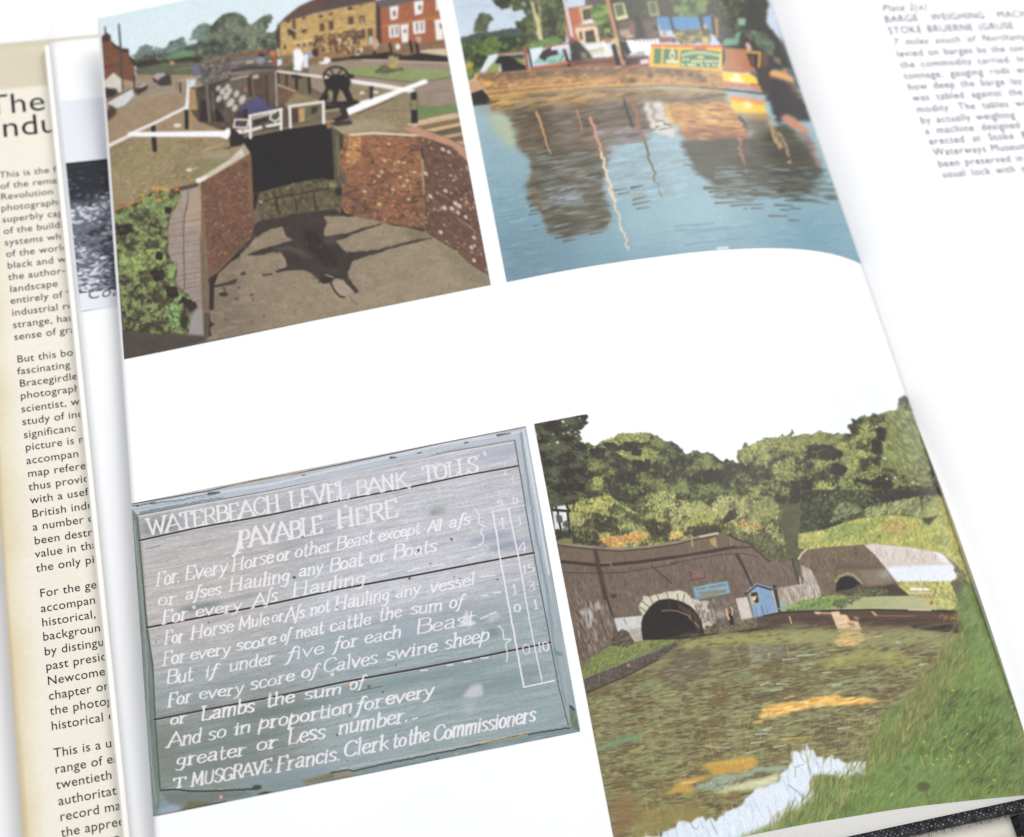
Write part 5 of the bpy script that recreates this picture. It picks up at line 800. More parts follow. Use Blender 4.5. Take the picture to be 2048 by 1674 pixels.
# ---- a hand-painted alphabet: pen strokes on a unit letter (x across, y up; small letters stand .62 high)
GL = {
'A': (.72, ['0,0 .36,1', '.36,1 .74,0', '.14,.34 .56,.34'], '.0 .74'), 'B': (.62, ['.12,0 .12,1', '.12,1 .42,1 .54,.88 .54,.66 .42,.54 .12,.54', '.42,.54 .6,.42 .6,.14 .44,0 .12,0'], ''), 'C': (.62, ['.6,.82 .5,.98 .3,1 .1,.8 .06,.5 .1,.2 .28,.0 .48,.02 .6,.16'], ''),
'E': (.56, ['.12,0 .12,1', '.12,1 .5,1 .52,.86', '.12,.53 .38,.53', '.12,0 .5,0 .54,.16'], ''), 'F': (.52, ['.12,0 .12,1', '.12,1 .5,1 .52,.84', '.12,.52 .38,.52'], '.12'), 'G': (.66, ['.6,.84 .48,.99 .28,1 .08,.8 .06,.3 .2,.03 .44,0 .58,.12 .58,.4 .42,.4'], ''), 'H': (.74, ['.12,0 .12,1', '.6,0 .6,1', '.12,.52 .6,.52'], '.12 .6'), 'K': (.66, ['.12,0 .12,1', '.58,1 .14,.46', '.26,.58 .64,0'], '.12'), 'L': (.54, ['.12,0 .12,1', '.12,0 .48,0 .54,.18'], 't.12'),
'M': (.84, ['.1,0 .14,1', '.14,1 .4,.2', '.4,.2 .68,1', '.68,1 .74,0'], '.1 .74'), 'N': (.72, ['.12,0 .12,1', '.12,1 .58,0', '.58,0 .58,1'], '.12'), 'O': (.7, ['.35,1 .12,.84 .06,.5 .12,.16 .35,0 .58,.16 .64,.5 .58,.84 .35,1'], ''), 'P': (.58, ['.12,0 .12,1', '.12,1 .42,1 .56,.86 .54,.6 .4,.48 .12,.48'], '.12'), 'R': (.64, ['.12,0 .12,1', '.12,1 .42,1 .54,.88 .52,.64 .4,.52 .12,.52', '.34,.52 .62,0'], '.12'), 'S': (.56, ['.52,.86 .42,1 .2,1 .08,.84 .12,.66 .42,.44 .52,.26 .44,.04 .2,0 .06,.14'], ''), 'T': (.62, ['.31,0 .31,1', '.03,.84 .06,1 .56,1 .59,.84'], '.31'), 'U': (.7, ['.12,1 .12,.24 .26,.02 .44,.02 .58,.22 .58,1'], ''), 'V': (.66, ['.04,1 .34,0', '.34,0 .62,1'], 't.04 t.62'), 'W': (.96, ['.04,1 .28,0', '.28,0 .48,.8', '.48,.8 .68,0', '.68,0 .92,1'], 't.04 t.92'), 'Y': (.64, ['.04,1 .32,.46', '.6,1 .32,.46', '.32,.46 .3,0'], '.3'), 'D': (.66, ['.12,0 .12,1', '.12,1 .4,.98 .58,.74 .58,.26 .4,.02 .12,0'], ''),
'a': (.5, ['.1,.52 .24,.62 .38,.54 .38,.06 .46,.02', '.38,.36 .16,.3 .08,.14 .18,.0 .34,.08'], ''), 'b': (.48, ['.1,1 .1,.02', '.1,.4 .26,.62 .42,.5 .42,.14 .26,0 .1,.08'], ''), 'c': (.42, ['.38,.5 .28,.62 .12,.54 .07,.3 .14,.05 .28,0 .4,.1'], ''), 'd': (.5, ['.4,1 .4,.04 .48,.02', '.4,.46 .26,.62 .1,.5 .07,.2 .2,0 .4,.14'], ''), 'e': (.44, ['.08,.32 .38,.38 .36,.54 .24,.62 .1,.5 .07,.24 .18,.02 .32,.02 .42,.12'], ''), 'f': (.36, ['.44,.92 .36,1 .26,.9 .18,.3 .08,-.22 -.04,-.3', '.04,.6 .38,.6'], ''), 'g': (.48, ['.38,.5 .24,.62 .1,.5 .1,.24 .24,.14 .38,.28 .38,.58', '.38,.4 .36,-.12 .22,-.3 .04,-.22'], ''), 'h': (.5, ['.1,0 .1,1', '.1,.42 .26,.62 .4,.52 .4,0'], ''), 'i': (.24, ['.12,0 .12,.62', '.12,.8 .13,.83'], ''), 'k': (.48, ['.1,0 .1,1', '.4,.6 .1,.28', '.2,.36 .46,0'], ''), 'l': (.24, ['.12,0 .12,1'], ''), 'm': (.76, ['.1,0 .1,.62', '.1,.42 .22,.62 .36,.54 .36,0', '.36,.42 .5,.62 .64,.54 .64,0'], ''), 'n': (.5, ['.1,0 .1,.62', '.1,.42 .26,.62 .4,.54 .4,0'], ''), 'o': (.48, ['.24,.62 .1,.5 .06,.3 .1,.1 .24,0 .38,.1 .42,.3 .38,.5 .24,.62'], ''), 'p': (.5, ['.12,.7 .04,-.36', '.1,.44 .28,.62 .42,.5 .42,.16 .26,.02 .1,.1'], ''), 'r': (.4, ['.12,0 .12,.62', '.12,.4 .24,.6 .4,.58'], '.12'), 's': (.4, ['.36,.52 .26,.62 .12,.58 .08,.44 .32,.22 .34,.08 .2,0 .04,.08'], ''), 't': (.34, ['.14,.92 .14,.08 .24,0 .34,.08', '.02,.62 .32,.62'], ''), 'u': (.5, ['.1,.62 .1,.12 .22,0 .38,.14', '.4,.62 .4,0'], ''), 'v': (.46, ['.04,.62 .22,0', '.22,0 .42,.62'], ''), 'w': (.68, ['.04,.62 .18,0', '.18,0 .32,.5', '.32,.5 .46,0', '.46,0 .64,.62'], ''), 'x': (.46, ['.06,.62 .42,0', '.42,.62 .04,0'], ''), 'y': (.48, ['.06,.62 .24,.08', '.42,.66 .18,-.22 .02,-.32'], ''), 'ſ': (.34, ['.42,.94 .32,1 .24,.86 .14,-.1 .02,-.28'], ''),
'1': (.36, ['.1,.8 .18,1 .18,0'], '.18'), '3': (.46, ['.06,.9 .24,1 .4,.86 .36,.62 .18,.54 .4,.44 .42,.14 .24,0 .04,.1'], ''), '4': (.5, ['.34,0 .34,1 .04,.3 .46,.3'], ''), '5': (.46, ['.4,1 .12,1 .1,.58 .3,.6 .42,.4 .36,.08 .16,0 .04,.1'], ''), '0': (.5, ['.25,1 .08,.8 .06,.3 .24,0 .42,.2 .44,.7 .25,1'], ''), '.': (.22, ['.08,.02 .12,.05'], ''), ',': (.22, ['.12,.08 .06,-.14'], ''), ' ': (.3, [], '')}
def smooth(p):
    if len(p) < 4: return p
    p = np.array(p); out = []
    for i in range(len(p) - 1):
        a, b, d, e = p[max(i - 1, 0)], p[i], p[i + 1], p[min(i + 2, len(p) - 1)]
        for t in (0, .34, .67): out.append(.5 * (2 * b + (d - a) * t + (2 * a - 5 * b + 4 * d - e) * t * t + (3 * b - a - 3 * d + e) * t ** 3))
    return out + [p[-1]]
def word(cv, s, x0, y0, x1, y1, h, w=3.0, ital=.0, col=(232, 228, 232), alpha=.9, seed=0):
    adv = [GL[ch][0] for ch in s]; tot = sum(adv); g = np.random.default_rng(seed + int(x0 * 7 + y0)); pos = 0
    for ch, a in zip(s, adv):
        jy = g.normal(0, .02) * h; jh = h * g.uniform(.95, 1.06); al = alpha * g.uniform(.78, 1)
        def at(u, v):
            t = (pos + u) / tot; return (x0 + (x1 - x0) * t + v * jh * (ital - .10), y0 + (y1 - y0) * t - v * jh + jy - u * 0)
        for st in GL[ch][1]:
            q = [tuple(map(float, k.split(','))) for k in st.split()]
            cv.line([at(*k) for k in smooth(q)], w * g.uniform(.85, 1.12), col, None, .9, al, .25, int(g.integers(1e6)), .42)
        for k in GL[ch][2].split():
            v = 1 if k[0] == 't' else 0; u = float(k.strip('t')); cv.line([at(u - .11, v), at(u + .11, v)], w * .62, col, None, .9, al)
        if ch in 'nmruhilkp':
            cv.line([at(.04, 0), at(.2, 0)], w * .5, col, None, .9, al * .8)
            v = .62 if ch in 'nmrui' else 1
            if ch != 'p': cv.line([at(.0, v - .05), at(.12, v)], w * .55, col, None, .9, al * .8)
        pos += a
for s, x0, y0, x1, y1, h, w in [
 ('WATERBEACH',295,1071,561,1020,31,4.2), ('LEVEL',579,1016,699,995,33,4.0), ('BANK,',712,991,824,972,29,3.8), ('TOLLS',846,963,957,943,29,4.0), ('PAYABLE',478,1097,645,1064,34,4.8), ('HERE',674,1056,796,1033,33,4.8)]: word(c, s, x0, y0, x1, y1, h, w * 1.3, .02)
c.line(S1(1620,760, 1570,1000, 1510,1110), 7, (234,232,236), 5, alpha=.9); c.line(S1(1490,1100, 1600,1050), 3, (234,232,236)); c.ell(691.5, 1013, 5, 4, (228, 212, 196), soft=1); c.poly(S3(590,900, 650,990, 640,1060, 600,980), (220, 216, 218), 2, alpha=.7); c.line(S3(1120,570, 1140,520, 1180,490), 2.4, (222,220,224)); c.line(S3(1245,440, 1260,500, 1280,480, 1260,450), 2.4, (216,216,222)); c.line(S3(1550,720, 1545,770, 1570,760), 2.6, (216,214,220)); c.line(S3(1540,600, 1545,650), 2, (220,216,222)); c.line(S3(1650,800, 1655,870), 2.2, (214,212,220))
for s, x0, y0, x1, y1, h in [
 ('For.',311,1172,360,1163,28), ('Every',368,1161,455,1145,27), ('Horse',462,1143,546,1124,26), ('or',552,1122,580,1117,24), ('other',588,1116,664,1102,25), ('Beast',671,1100,746,1084,27), ('except',755,1083,840,1066,23), ('All',856,1063,882,1059,22), ('aſs',896,1056,940,1047,24),
 ('or',314,1211,352,1206,25), ('aſses',369,1200,442,1188,25), ('Hauling',457,1183,579,1162,27), ('any',596,1153,646,1145,24), ('Boat',657,1143,725,1129,27), ('or',738,1126,772,1120,24), ('Boats',784,1118,873,1102,27),
 ('For',323,1248,374,1239,27), ('every',389,1234,484,1219,22), ('Aſs',505,1215,554,1201,27), ('Hauling',582,1194,731,1166,27),
 ('For',328,1288,366,1284,27), ('Horse',380,1279,466,1262,26), ('Mule',476,1258,537,1248,25), ('or',542,1245,567,1240,22), ('Aſs',570,1243,608,1234,26), ('not',619,1230,659,1222,24), ('Hauling',668,1221,778,1201,27), ('any',789,1196,841,1187,22), ('vessel',858,1186,949,1168,25),
 ('For',324,1331,370,1324,27), ('every',379,1319,461,1308,24), ('score',471,1302,551,1286,24), ('of',560,1284,580,1278,24), ('neat',590,1277,647,1266,25), ('cattle',658,1263,741,1248,25), ('the',757,1243,802,1233,26), ('sum',820,1229,885,1220,24), ('of',897,1217,926,1212,25),
 ('But',331,1368,385,1361,28), ('if',409,1355,434,1350,24), ('under',457,1343,548,1327,24), ('five',572,1321,647,1305,24), ('for',666,1300,715,1291,25), ('each',727,1287,802,1274,25), ('Beast',829,1269,950,1248,28),
 ('For',334,1413,382,1403,27), ('every',396,1398,488,1386,24), ('score',499,1380,588,1360,24), ('of',601,1356,635,1350,25), ('Calves',645,1345,754,1326,27), ('swine',771,1321,874,1301,26), ('sheep',888,1298,978,1280,28),
 ('or',339,1449,372,1443,22), ('Lambs',400,1441,508,1423,28), ('the',531,1414,588,1403,26), ('sum',607,1399,684,1385,22), ('of',697,1380,728,1373,24),
 ('And',335,1495,402,1484,29), ('so',415,1481,452,1473,26), ('in',467,1469,501,1463,25), ('proportion',516,1459,704,1425,27), ('for',711,1424,765,1412,27), ('every',769,1410,868,1391,26),
 ('greater',350,1533,491,1510,27), ('or',511,1501,554,1494,25), ('Less',573,1489,650,1475,31), ('number.',675,1469,817,1442,30),
 ('T',345,1576,370,1572,18), ('MUSGRAVE',381,1573,541,1543,25), ('Francis.',551,1544,681,1519,31), ('Clerk',686,1514,777,1498,31), ('to',784,1496,812,1490,29), ('the',815,1489,857,1481,31), ('Commissioners',866,1482,1070,1441,31)]:
    low = y0 + (x0 - 320) * .197 > 1425
    word(c, s, x0, y0, x1, y1, h, 4.7 if low else 4.1, .22, (236, 231, 234) if low else (236, 233, 237), .95 if low else .88)
CWT = (230, 227, 232)
c.line(S3(1370,1280, 1440,1669) + S6(1330,650, 1520,1669) + S9(1285,985), 3.4, CWT, alpha=.9, wob=.3); c.line(S3(1595,1240, 1680,1669) + S6(1590,640, 1770,1669) + S9(1490,920), 3.2, CWT, 2.4, alpha=.85, wob=.3); c.line(S9(1285,985, 1630,910), 3, CWT); c.line(S3(1370,1285, 1580,1240, 1830,1195), 1.6, CWT, alpha=.7)
for s, x0, y0, x1, h in [('S',994,1012,1006,11), ('D',1025,1008,1036,11), ('1',1001,1056,1011,19), ('1',1035,1049,1046,14), ('4',1037,1105,1054,17), ('15',1045,1147,1069,16), ('1',1023,1189,1037,18), ('3',1055,1183,1070,19), ('0',1028,1225,1042,16), ('1',1065,1218,1079,17), ('0',1045,1310,1061,20), ('10',1075,1305,1099,19)]: word(c, s, x0, y0, x1, y0 - (x1 - x0) * .18, h, 2.8, 0, CWT)
for q in [S3(1110,1240, 1180,1330, 1180,1450, 1270,1500), S6(1090,250, 1060,330, 1100,360, 1090,460, 1030,490), S9(1000,290, 1050,350, 1060,440, 1140,445, 1080,500, 1100,600, 1090,700)]: c.line(smooth(q), 2.4, CWT, alpha=.85)
for f, q in [(S6, (40,860, 200,815)), (S6, (390,785, 540,762)), (S6, (880,692, 990,662)), (S6, (1075,1205, 1160,1195)), (S6, (1245,1165, 1335,1155)), (S6, (1060,940, 1270,915)), (S9, (800,210, 880,175)), (S9, (900,160, 970,135)), (S9, (120,800, 190,790)), (S9, (420,740, 480,730)), (S9, (610,700, 690,690)), (S9, (800,655, 880,650)), (S5, (1560,530, 1700,490)), (S9, (30,1350, 80,1330))]: c.line(f(*q), 3.2, CWT, alpha=.8)
c.poly(S9(590,1100, 700,960, 810,950, 830,1080, 700,1110), (206, 203, 208), 3, alpha=.8); c.poly(S9(560,1170, 760,1130, 740,1240, 640,1280), (186, 188, 194), 6, alpha=.6); c.poly(S9(560,290, 640,110, 680,230, 740,240, 680,300), (226, 224, 228), 1.4, alpha=.8); c.poly(S9(880,180, 990,130, 1030,180, 900,260), (214, 213, 218), 4, alpha=.6); c.poly(S5(1200,800, 1260,780, 1280,840, 1210,860), (222, 216, 214), 1.6, alpha=.8)
for x, y, r in [(588.6,1155,3), (837,1101,2.6), (903,1078.6,2.6), (606,1074,1.8), (674,1214,1.8), (417,1245,1.6), (861,1127,1.6), (995,1159,1.6), (819,1157,2.6), (792,1331,1.6), (765.6,1385,2), (674,1470,2.2), (908,1154,1.4), (920,1157.5,1.6), (312,1284,1.4), (700,1432,1.6), (695,1522,1.4)]: c.ell(x, y, r, r * .8, (56, 48, 46), soft=.5)
for x, y, q in [(388,1214.5,(224,208,196)), (664.6,1349,(232,214,206)), (697,1374,(176,136,98)), (738,1373,(110,104,88)), (702,1155,(222,212,200))]: c.ell(x, y, 4, 3.6, q, soft=.8)
c.line(S8(1170,830, 1400,775, 1560,745), 2, (72, 72, 66), 1, alpha=.85)
c.finish(.025, 43, 0)
# ---- picture: tunnel mouth
CV4 = Canvas('tunnel_print', 1055, 755, 2115, 1745, (1300, 1250), (240, 246, 250), GAIN)
c = CV4
D1, D2, D3 = zz(1060, 780, k_), zz(1320, 780, k_), zz(1580, 760, 6.827)
D4, D5, D6 = zz(1080, 980, k_), zz(1340, 980, k_), zz(1600, 980, 6.024)
D7, D8, D9 = zz(1110, 1180, k_), zz(1370, 1180, k_), zz(1630, 1180, 6.024)
DA, DB, DC = zz(1160, 1380, 5.694), zz(1450, 1380, 5.694), zz(1708, 1380, 5.694)
c.poly(T_(1050,750, 2120,750, 2120,1100, 1050,1100), (249, 251, 252), to=(228, 240, 247), dir=(1, .1))
c.poly(T_(1050,985, 1560,985, 1620,960, 2120,960, 2120,1260, 1050,1260), (84, 86, 56), n=(.15, 12, 8)); c.poly(T_(1050,1235, 2120,1235, 2120,1750, 1050,1750), (120, 110, 72), n=(.08, 30, 6, -.15))
FG = [(50,44,34), (66,66,42), (84,90,56), (104,112,66), (130,136,78), (160,162,92), (184,182,108)]
# trees on the skyline
mt = D1(760,790, 830,815, 880,800, 960,850, 1010,850, 1080,790, 1200,770, 1310,700, 1330,670, 1450,665, 1600,675, 1740,655, 1830,665, 1960,720, 2048,790) + D2(60,790, 180,785, 260,830, 330,920, 400,980, 500,935, 570,920, 620,960, 720,950, 820,990, 900,1060, 960,1105, 1010,1040, 1060,1085, 1100,1060, 1180,1130, 1300,1200, 1500,1669, 0,1669) + D4(1600,400, 1100,420, 600,300)
c.poly(rough(mt, 1.5, 4, 1), (76, 82, 54), .8, n=(.16, 14, 10)); c.dabs(mt, 7500, 6, 3.6, FG[:5], 2, by=(24, 16), alpha=.62)
for q, n, p in [(D1(1080,790, 1310,700, 1450,665, 1740,655, 1830,680, 1780,780, 1400,830, 1100,880), 420, FG[3:]), (D1(1280,920, 1500,930, 1740,880, 1950,940, 1900,1010, 1650,1090, 1470,1030), 360, FG[3:]), (D1(820,900, 960,880, 1020,860, 900,960, 840,990), 60, FG[4:]), (D1(960,1330, 1080,1320, 1090,1420, 970,1480, 960,1500, 1090,1500, 1040,1540, 980,1500), 80, FG[4:])]: c.dabs(q, n, 5, 3.2, p, 3, alpha=.7)
for q in [(1100,810, 1330,840, 1200,880), (1430,800, 1600,800, 1620,900, 1440,910), (1530,1080, 1800,1060, 1850,1200, 1600,1240), (900,900, 1150,900, 1100,1000, 920,980), (1100,1330, 1500,1260, 1600,1400, 1300,1440, 1190,1669, 1400,1669), (1560,920, 1680,920, 1660,980, 1560,970)]: c.dabs(D1(*q), 130, 7, 4, [(52,46,36),(60,58,42),(42,36,30)], 4, alpha=.65)
for q in [(850,1200, 1000,1260, 960,1420, 860,1400), (100,1100, 300,1000, 500,1100, 300,1250), (600,1250, 800,1200, 850,1400, 650,1420)]: c.dabs(D2(*q), 110, 7, 4, [(50,44,34),(60,58,42),(42,36,30)], 5, alpha=.6)
rt = D2(1170,920, 1230,910, 1250,850, 1300,790, 1350,850, 1400,890, 1460,850, 1500,780, 1600,735, 1750,750, 1830,710, 1850,660, 1890,710, 1960,690, 2000,590, 2030,640) + D3(10,780, 100,760, 200,735, 300,760, 390,690, 470,715, 540,740, 600,760, 690,735, 760,740, 830,740, 780,610, 850,600, 820,520, 900,550, 1000,475, 1080,520, 1130,450, 1200,470, 1330,430, 1460,400, 1480,260, 1590,190, 1720,480, 2048,1500, 2300,2100, 1700,1760, 1000,1700, 0,1700) + D2(1300,1669, 1180,1140)
c.poly(rough(rt, 1.6, 4, 6), (84, 88, 54), .8, n=(.18, 14, 10)); c.dabs(rt, 8500, 6, 3.6, FG[:6], 7, by=(22, 15), alpha=.64)
for q, n, p in [(D2(1180,960, 1350,860, 1560,740, 2000,700, 2000,830, 1700,820, 1450,980, 1300,1150), 520, FG[3:]), (D2(1700,1100, 1850,1080, 2048,980, 2048,1250, 1850,1300, 1720,1300), 200, FG[3:]), (D3(60,800, 300,740, 560,720, 500,860, 200,960, 60,1000), 300, FG[3:6]), (D3(760,900, 900,880, 900,1250, 680,1400, 680,1150), 300, FG[3:]), (D3(680,1350, 1200,1200, 1350,1350, 900,1550, 700,1600), 360, FG[3:6]), (D3(300,1380, 560,1400, 620,1666, 500,1666), 120, FG[4:])]: c.dabs(q, n, 5, 3.2, p, 8, alpha=.7)
for q in [(220,900, 560,900, 700,1000, 600,1100, 250,1050), (0,1400, 300,1380, 300,1666, 0,1666), (1180,640, 1310,700, 1300,830, 1200,800), (1130,820, 1260,880, 1240,1000, 1130,990), (1000,1560, 1300,1480, 1700,1420, 2000,1560, 2000,1666, 900,1666), (600,1150, 780,1200, 700,1300, 560,1250), (850,1350, 1100,1380, 1300,1300, 1400,1450, 1150,1480)]: c.dabs(D3(*q), 190, 7, 4.4, [(46,40,32),(58,54,38),(40,34,28)], 9, alpha=.66)
wl = D3(1310,440, 1480,420, 1660,420, 1850,1000, 1930,1250, 1700,1190, 1450,1220, 1240,1180, 1260,900, 1330,760); c.poly(rough(wl, 1.5, 5, 10), (136, 142, 80), 2, alpha=.75); c.dabs(wl, 1500, 9, 2.4, [(104,112,66),(128,136,76),(152,158,92),(174,176,112),(92,98,58)], 11, ang=.9, spread=.5, by=(14,12), alpha=.6)
c.dabs(D3(1470,1180, 1700,1190, 1880,1250, 1950,1450, 1500,1440, 1400,1400), 300, 6, 3, FG[2:6], 12, alpha=.65); 
for x, y in [(1430,1330), (1680,1400), (1290,1070), (1180,640), (1320,1350)]: c.ell(1580 + x/6.827, 760 + y/6.827, 2.6, 2, (226, 228, 226), soft=.6)
lt = D1(60,515, 300,470, 560,420, 850,365, 880,400, 830,470, 890,500, 840,530, 780,600, 720,610, 780,660, 690,650, 760,700, 790,750, 740,770, 830,830, 870,880, 880,1000, 860,1150, 880,1250, 840,1400, 820,1669, 280,1669) + D4(900,0, 800,160, 620,200, 450,250, 330,240, 160,240, 100,0)
c.poly(rough(lt, 1.0, 4, 13), (56, 48, 38), .7, n=(.2, 12, 8)); c.dabs(lt, 3600, 7, 2.6, [(40,32,26),(52,44,34),(62,58,42),(74,78,54),(90,98,68)], 14, ang=.35, spread=.9, by=(26, 16), alpha=.66)
for x, y, r in [(500,480,3), (415,795,2.8), (510,665,2), (580,650,2.4), (610,680,1.6), (690,640,2.2), (350,670,1.6), (285,820,1.4), (700,700,2), (560,540,1.6), (750,430,1.8)]: c.ell(1060 + x/k_, 780 + y/k_, r, r * .8, (236, 234, 228), soft=.7)
c.ell(1079.5, 876, 2.4, 3.4, (150, 82, 50), soft=.8)
# shrubs above the wall
sb = D4(430,240, 540,210, 640,150, 760,170, 850,120, 930,130, 1050,70, 1170,170, 1300,260, 1500,360, 1600,60, 1700,20, 2000,10) + D5(100,150, 200,150, 420,160, 680,120, 750,60, 900,80, 1130,90, 1300,130, 1500,90, 1620,200, 1720,300, 1680,500, 1720,700, 1760,1000, 1500,1150, 1200,900, 900,690, 720,650, 400,730, 0,800) + D4(2048,800, 1250,890, 860,860, 480,820, 440,600)
c.poly(rough(sb, 1.4, 4, 15), (104, 108, 64), .9, n=(.16, 10, 8)); c.dabs(sb, 5600, 5.4, 2.6, [(62,58,40),(84,86,54),(108,112,66),(136,140,82),(162,162,96),(186,182,114)], 16, ang=-1.4, spread=1.6, by=(16, 12), alpha=.66)
for q, n, p in [(D4(430,250, 640,150, 1050,90, 1150,180, 980,300, 700,300, 500,560, 450,480), 360, [(168,164,92),(190,184,104),(150,150,84),(208,198,112)]), (D4(1600,60, 2048,20, 2048,250, 1850,330, 1660,330), 260, [(160,168,96),(178,180,108),(196,194,120),(130,140,80)]), (D5(0,220, 300,190, 620,240, 760,80, 1130,120, 1200,330, 900,520, 760,430, 300,350, 0,500), 620, [(160,160,100),(182,180,118),(140,144,88),(200,196,134)]), (D5(1180,250, 1500,100, 1640,230, 1600,420, 1300,560, 1200,420), 320, [(138,140,88),(156,158,100),(116,120,74)]), (D5(960,480, 1130,450, 1480,560, 1480,640, 1280,600, 1000,560), 110, [(206,166,98),(194,180,106),(214,150,96)]), (D5(190,560, 340,430, 430,340, 620,350, 700,450, 400,520), 160, [(168,172,84),(184,184,92),(148,156,76)])]: c.dabs(q, n, 5, 2.6, p, 17, ang=-1.4, spread=1.8, alpha=.66)
for q in [(D4(800,350, 1150,420, 1200,640, 860,640)), (D4(1560,480, 1950,500, 2000,680, 1700,700)), (D5(280,560, 760,540, 800,640, 420,700, 240,700)), (D4(480,620, 860,640, 880,860, 500,800)), (D5(800,500, 1000,420, 1000,300, 900,320)), (D5(1050,620, 1500,700, 1700,1000, 1300,1050, 1150,820))]: c.dabs(q, 240, 6, 3, [(60,54,40),(76,74,48),(50,44,34)], 18, alpha=.6)
fr = D4(900,690, 1000,720, 1200,690, 1260,700, 1400,640, 1600,630, 1650,680, 1500,780, 1300,800, 1210,880, 1080,890, 960,800); c.dabs(fr, 420, 6, 2.4, [(196,140,72),(214,160,86),(222,180,104),(176,116,64),(204,170,90)], 19, alpha=.72); c.dabs(D5(0,640, 160,640, 240,700, 0,760), 60, 6, 2.6, [(214,176,96),(222,190,110)], 20)
c.dabs(D5(1050,700, 1250,700, 1500,640, 1650,800, 1760,1000, 1600,1140, 1350,1100, 1200,900), 700, 6, 3, [(84,82,56),(102,102,66),(120,120,78),(70,66,48)], 21, alpha=.6)
c.poly(D4(190,300, 230,250, 400,230, 430,300, 450,610, 230,620), (226, 229, 229), .7, n=(.04, 6, 6))
for q, w in [((190,300, 320,310, 450,320), 5), ((400,240, 440,320), 4), ((415,320, 440,610), 4.6), ((260,300, 275,380), 3.6), ((290,490, 320,625), 4), ((240,250, 250,300), 4)]: c.line(D4(*q), w, (38, 30, 30))
c.poly(D4(240,380, 330,390, 350,500, 255,490), (92, 78, 76), .7); c.dabs(D4(350,500, 420,460, 440,610, 350,610), 40, 5, 2, [(70,72,56),(96,98,76)], 22); c.dabs(D4(230,610, 480,620, 500,720, 260,760), 120, 6, 3, [(54,50,38),(72,70,48),(44,38,30)], 23)
# hillside right
hl = D6(-20,530, 300,480, 520,400, 700,350, 900,320, 1100,300, 1400,330, 1600,120, 1680,60, 1760,180, 1900,560, 2048,1000, 2080,1200, 1880,900, 1720,770, 1600,740, 1300,700, 1000,650, 760,660, 300,690, 100,720, -20,700)
c.poly(hl, (186, 184, 102), 1, n=(.09, 12, 6)); c.dabs(hl, 2600, 6, 2.6, [(150,156,84),(172,174,92),(194,190,104),(208,200,116),(176,150,92),(132,142,76)], 24, ang=-1.3, spread=1, by=(24, 14), alpha=.6); c.dabs(D6(960,380, 1250,380, 1280,520, 1000,540), 160, 6, 3, [(176,148,92),(160,128,78),(190,166,100)], 25, alpha=.6); c.dabs(D6(300,480, 900,350, 1000,380, 820,500, 350,620), 300, 6, 3, [(132,150,80),(150,164,90),(112,132,72)], 26, alpha=.55)
hd = D6(0,0, 1640,0, 1660,60, 1480,90, 1320,90, 1000,180, 820,200, 660,350, 500,400, 300,470, 0,510); c.dabs(hd, 2600, 6, 3.4, [(48,46,34),(64,70,46),(80,92,58),(98,112,70),(56,58,40)], 27, by=(22, 14), alpha=.72); c.dabs(D6(860,20, 1640,-20, 1640,60, 1350,80, 1000,130), 260, 7, 4, [(46,40,32),(56,52,38)], 28, alpha=.75); c.dabs(D6(780,230, 1000,180, 1250,120, 1440,90, 1460,330, 1280,290, 1050,280, 800,330), 620, 8, 2.2, [(118,126,78),(144,150,96),(168,172,116),(186,186,132),(96,104,64)], 29, ang=-1.0, spread=.8, alpha=.7); c.dabs(D6(450,160, 620,150, 760,250, 500,340, 360,400), 200, 6, 3, [(128,134,92),(150,154,108),(100,108,70)], 30, alpha=.65); c.poly(rough(D6(1460,340, 1660,310, 1600,380, 1560,430, 1490,390), 1, 4, 31), (66, 66, 44), 1.4); c.dabs(D6(1480,80, 1650,60, 1700,200, 1560,320, 1470,300), 160, 6, 3, [(140,146,84),(166,168,98),(118,126,74)], 32, alpha=.6)
# ---- brick portal
wall = D4(265,800, 400,815, 500,830, 690,850, 860,868, 1060,885, 1250,890, 1650,850, 2048,790) + D5(0,795, 350,725, 700,650, 890,685, 1100,770, 1300,860, 1500,1080, 1700,1100, 1850,1050, 1960,1430, 1580,1520) + D8(1440,330, 1100,410, 1090,560, 300,690, 0,720) + D7(1330,755, 1200,790, 850,850, 640,960, 440,1120, 380,1100)
c.poly(wall, (114, 97, 82), .8, n=(.07, 6, 10)); c.dabs(wall, 6500, 7, 1.6, [(86,70,58),(102,86,72),(118,102,86),(134,116,100),(96,78,66)], 33, ang=1.36, spread=.5, by=(24, 30), alpha=.5)
c.poly(D4(270,840, 850,890, 1200,925, 2048,830) + D5(0,835, 600,720, 890,700, 980,860, 500,940, 0,1030) + D4(2048,1010, 1080,1125, 880,1140, 330,1090), (112, 97, 78), 1.5, n=(.09, 6, 9), alpha=.55)
c.line(D4(265,800, 500,835, 860,870, 1250,895, 1650,855, 2048,795) + D5(350,728, 700,655), 5, (150, 140, 116), alpha=.8); c.line(D4(270,835, 500,868, 860,905, 1200,925, 1650,885, 2048,828) + D5(350,760, 690,690), 3, (66, 52, 42), alpha=.85); c.poly(D4(265,760, 400,730, 490,740, 490,830, 300,820), (126, 122, 78), 1.2); c.line(D5(460,705, 720,655), 5, (196, 178, 148)); c.line(D5(880,680, 1000,740, 1250,830), 3.6, (58, 48, 38)); c.poly(D5(590,760, 690,715, 720,880, 640,840), (176, 150, 96), 1, n=(.1, 3, 4)); c.line(D5(325,740, 340,850), 3, (186,148,108)); c.line(D5(905,700, 930,840), 1.6, (150,136,112)); c.poly(D4(860,860, 960,810, 1000,890, 880,880), (118, 100, 92), 1)
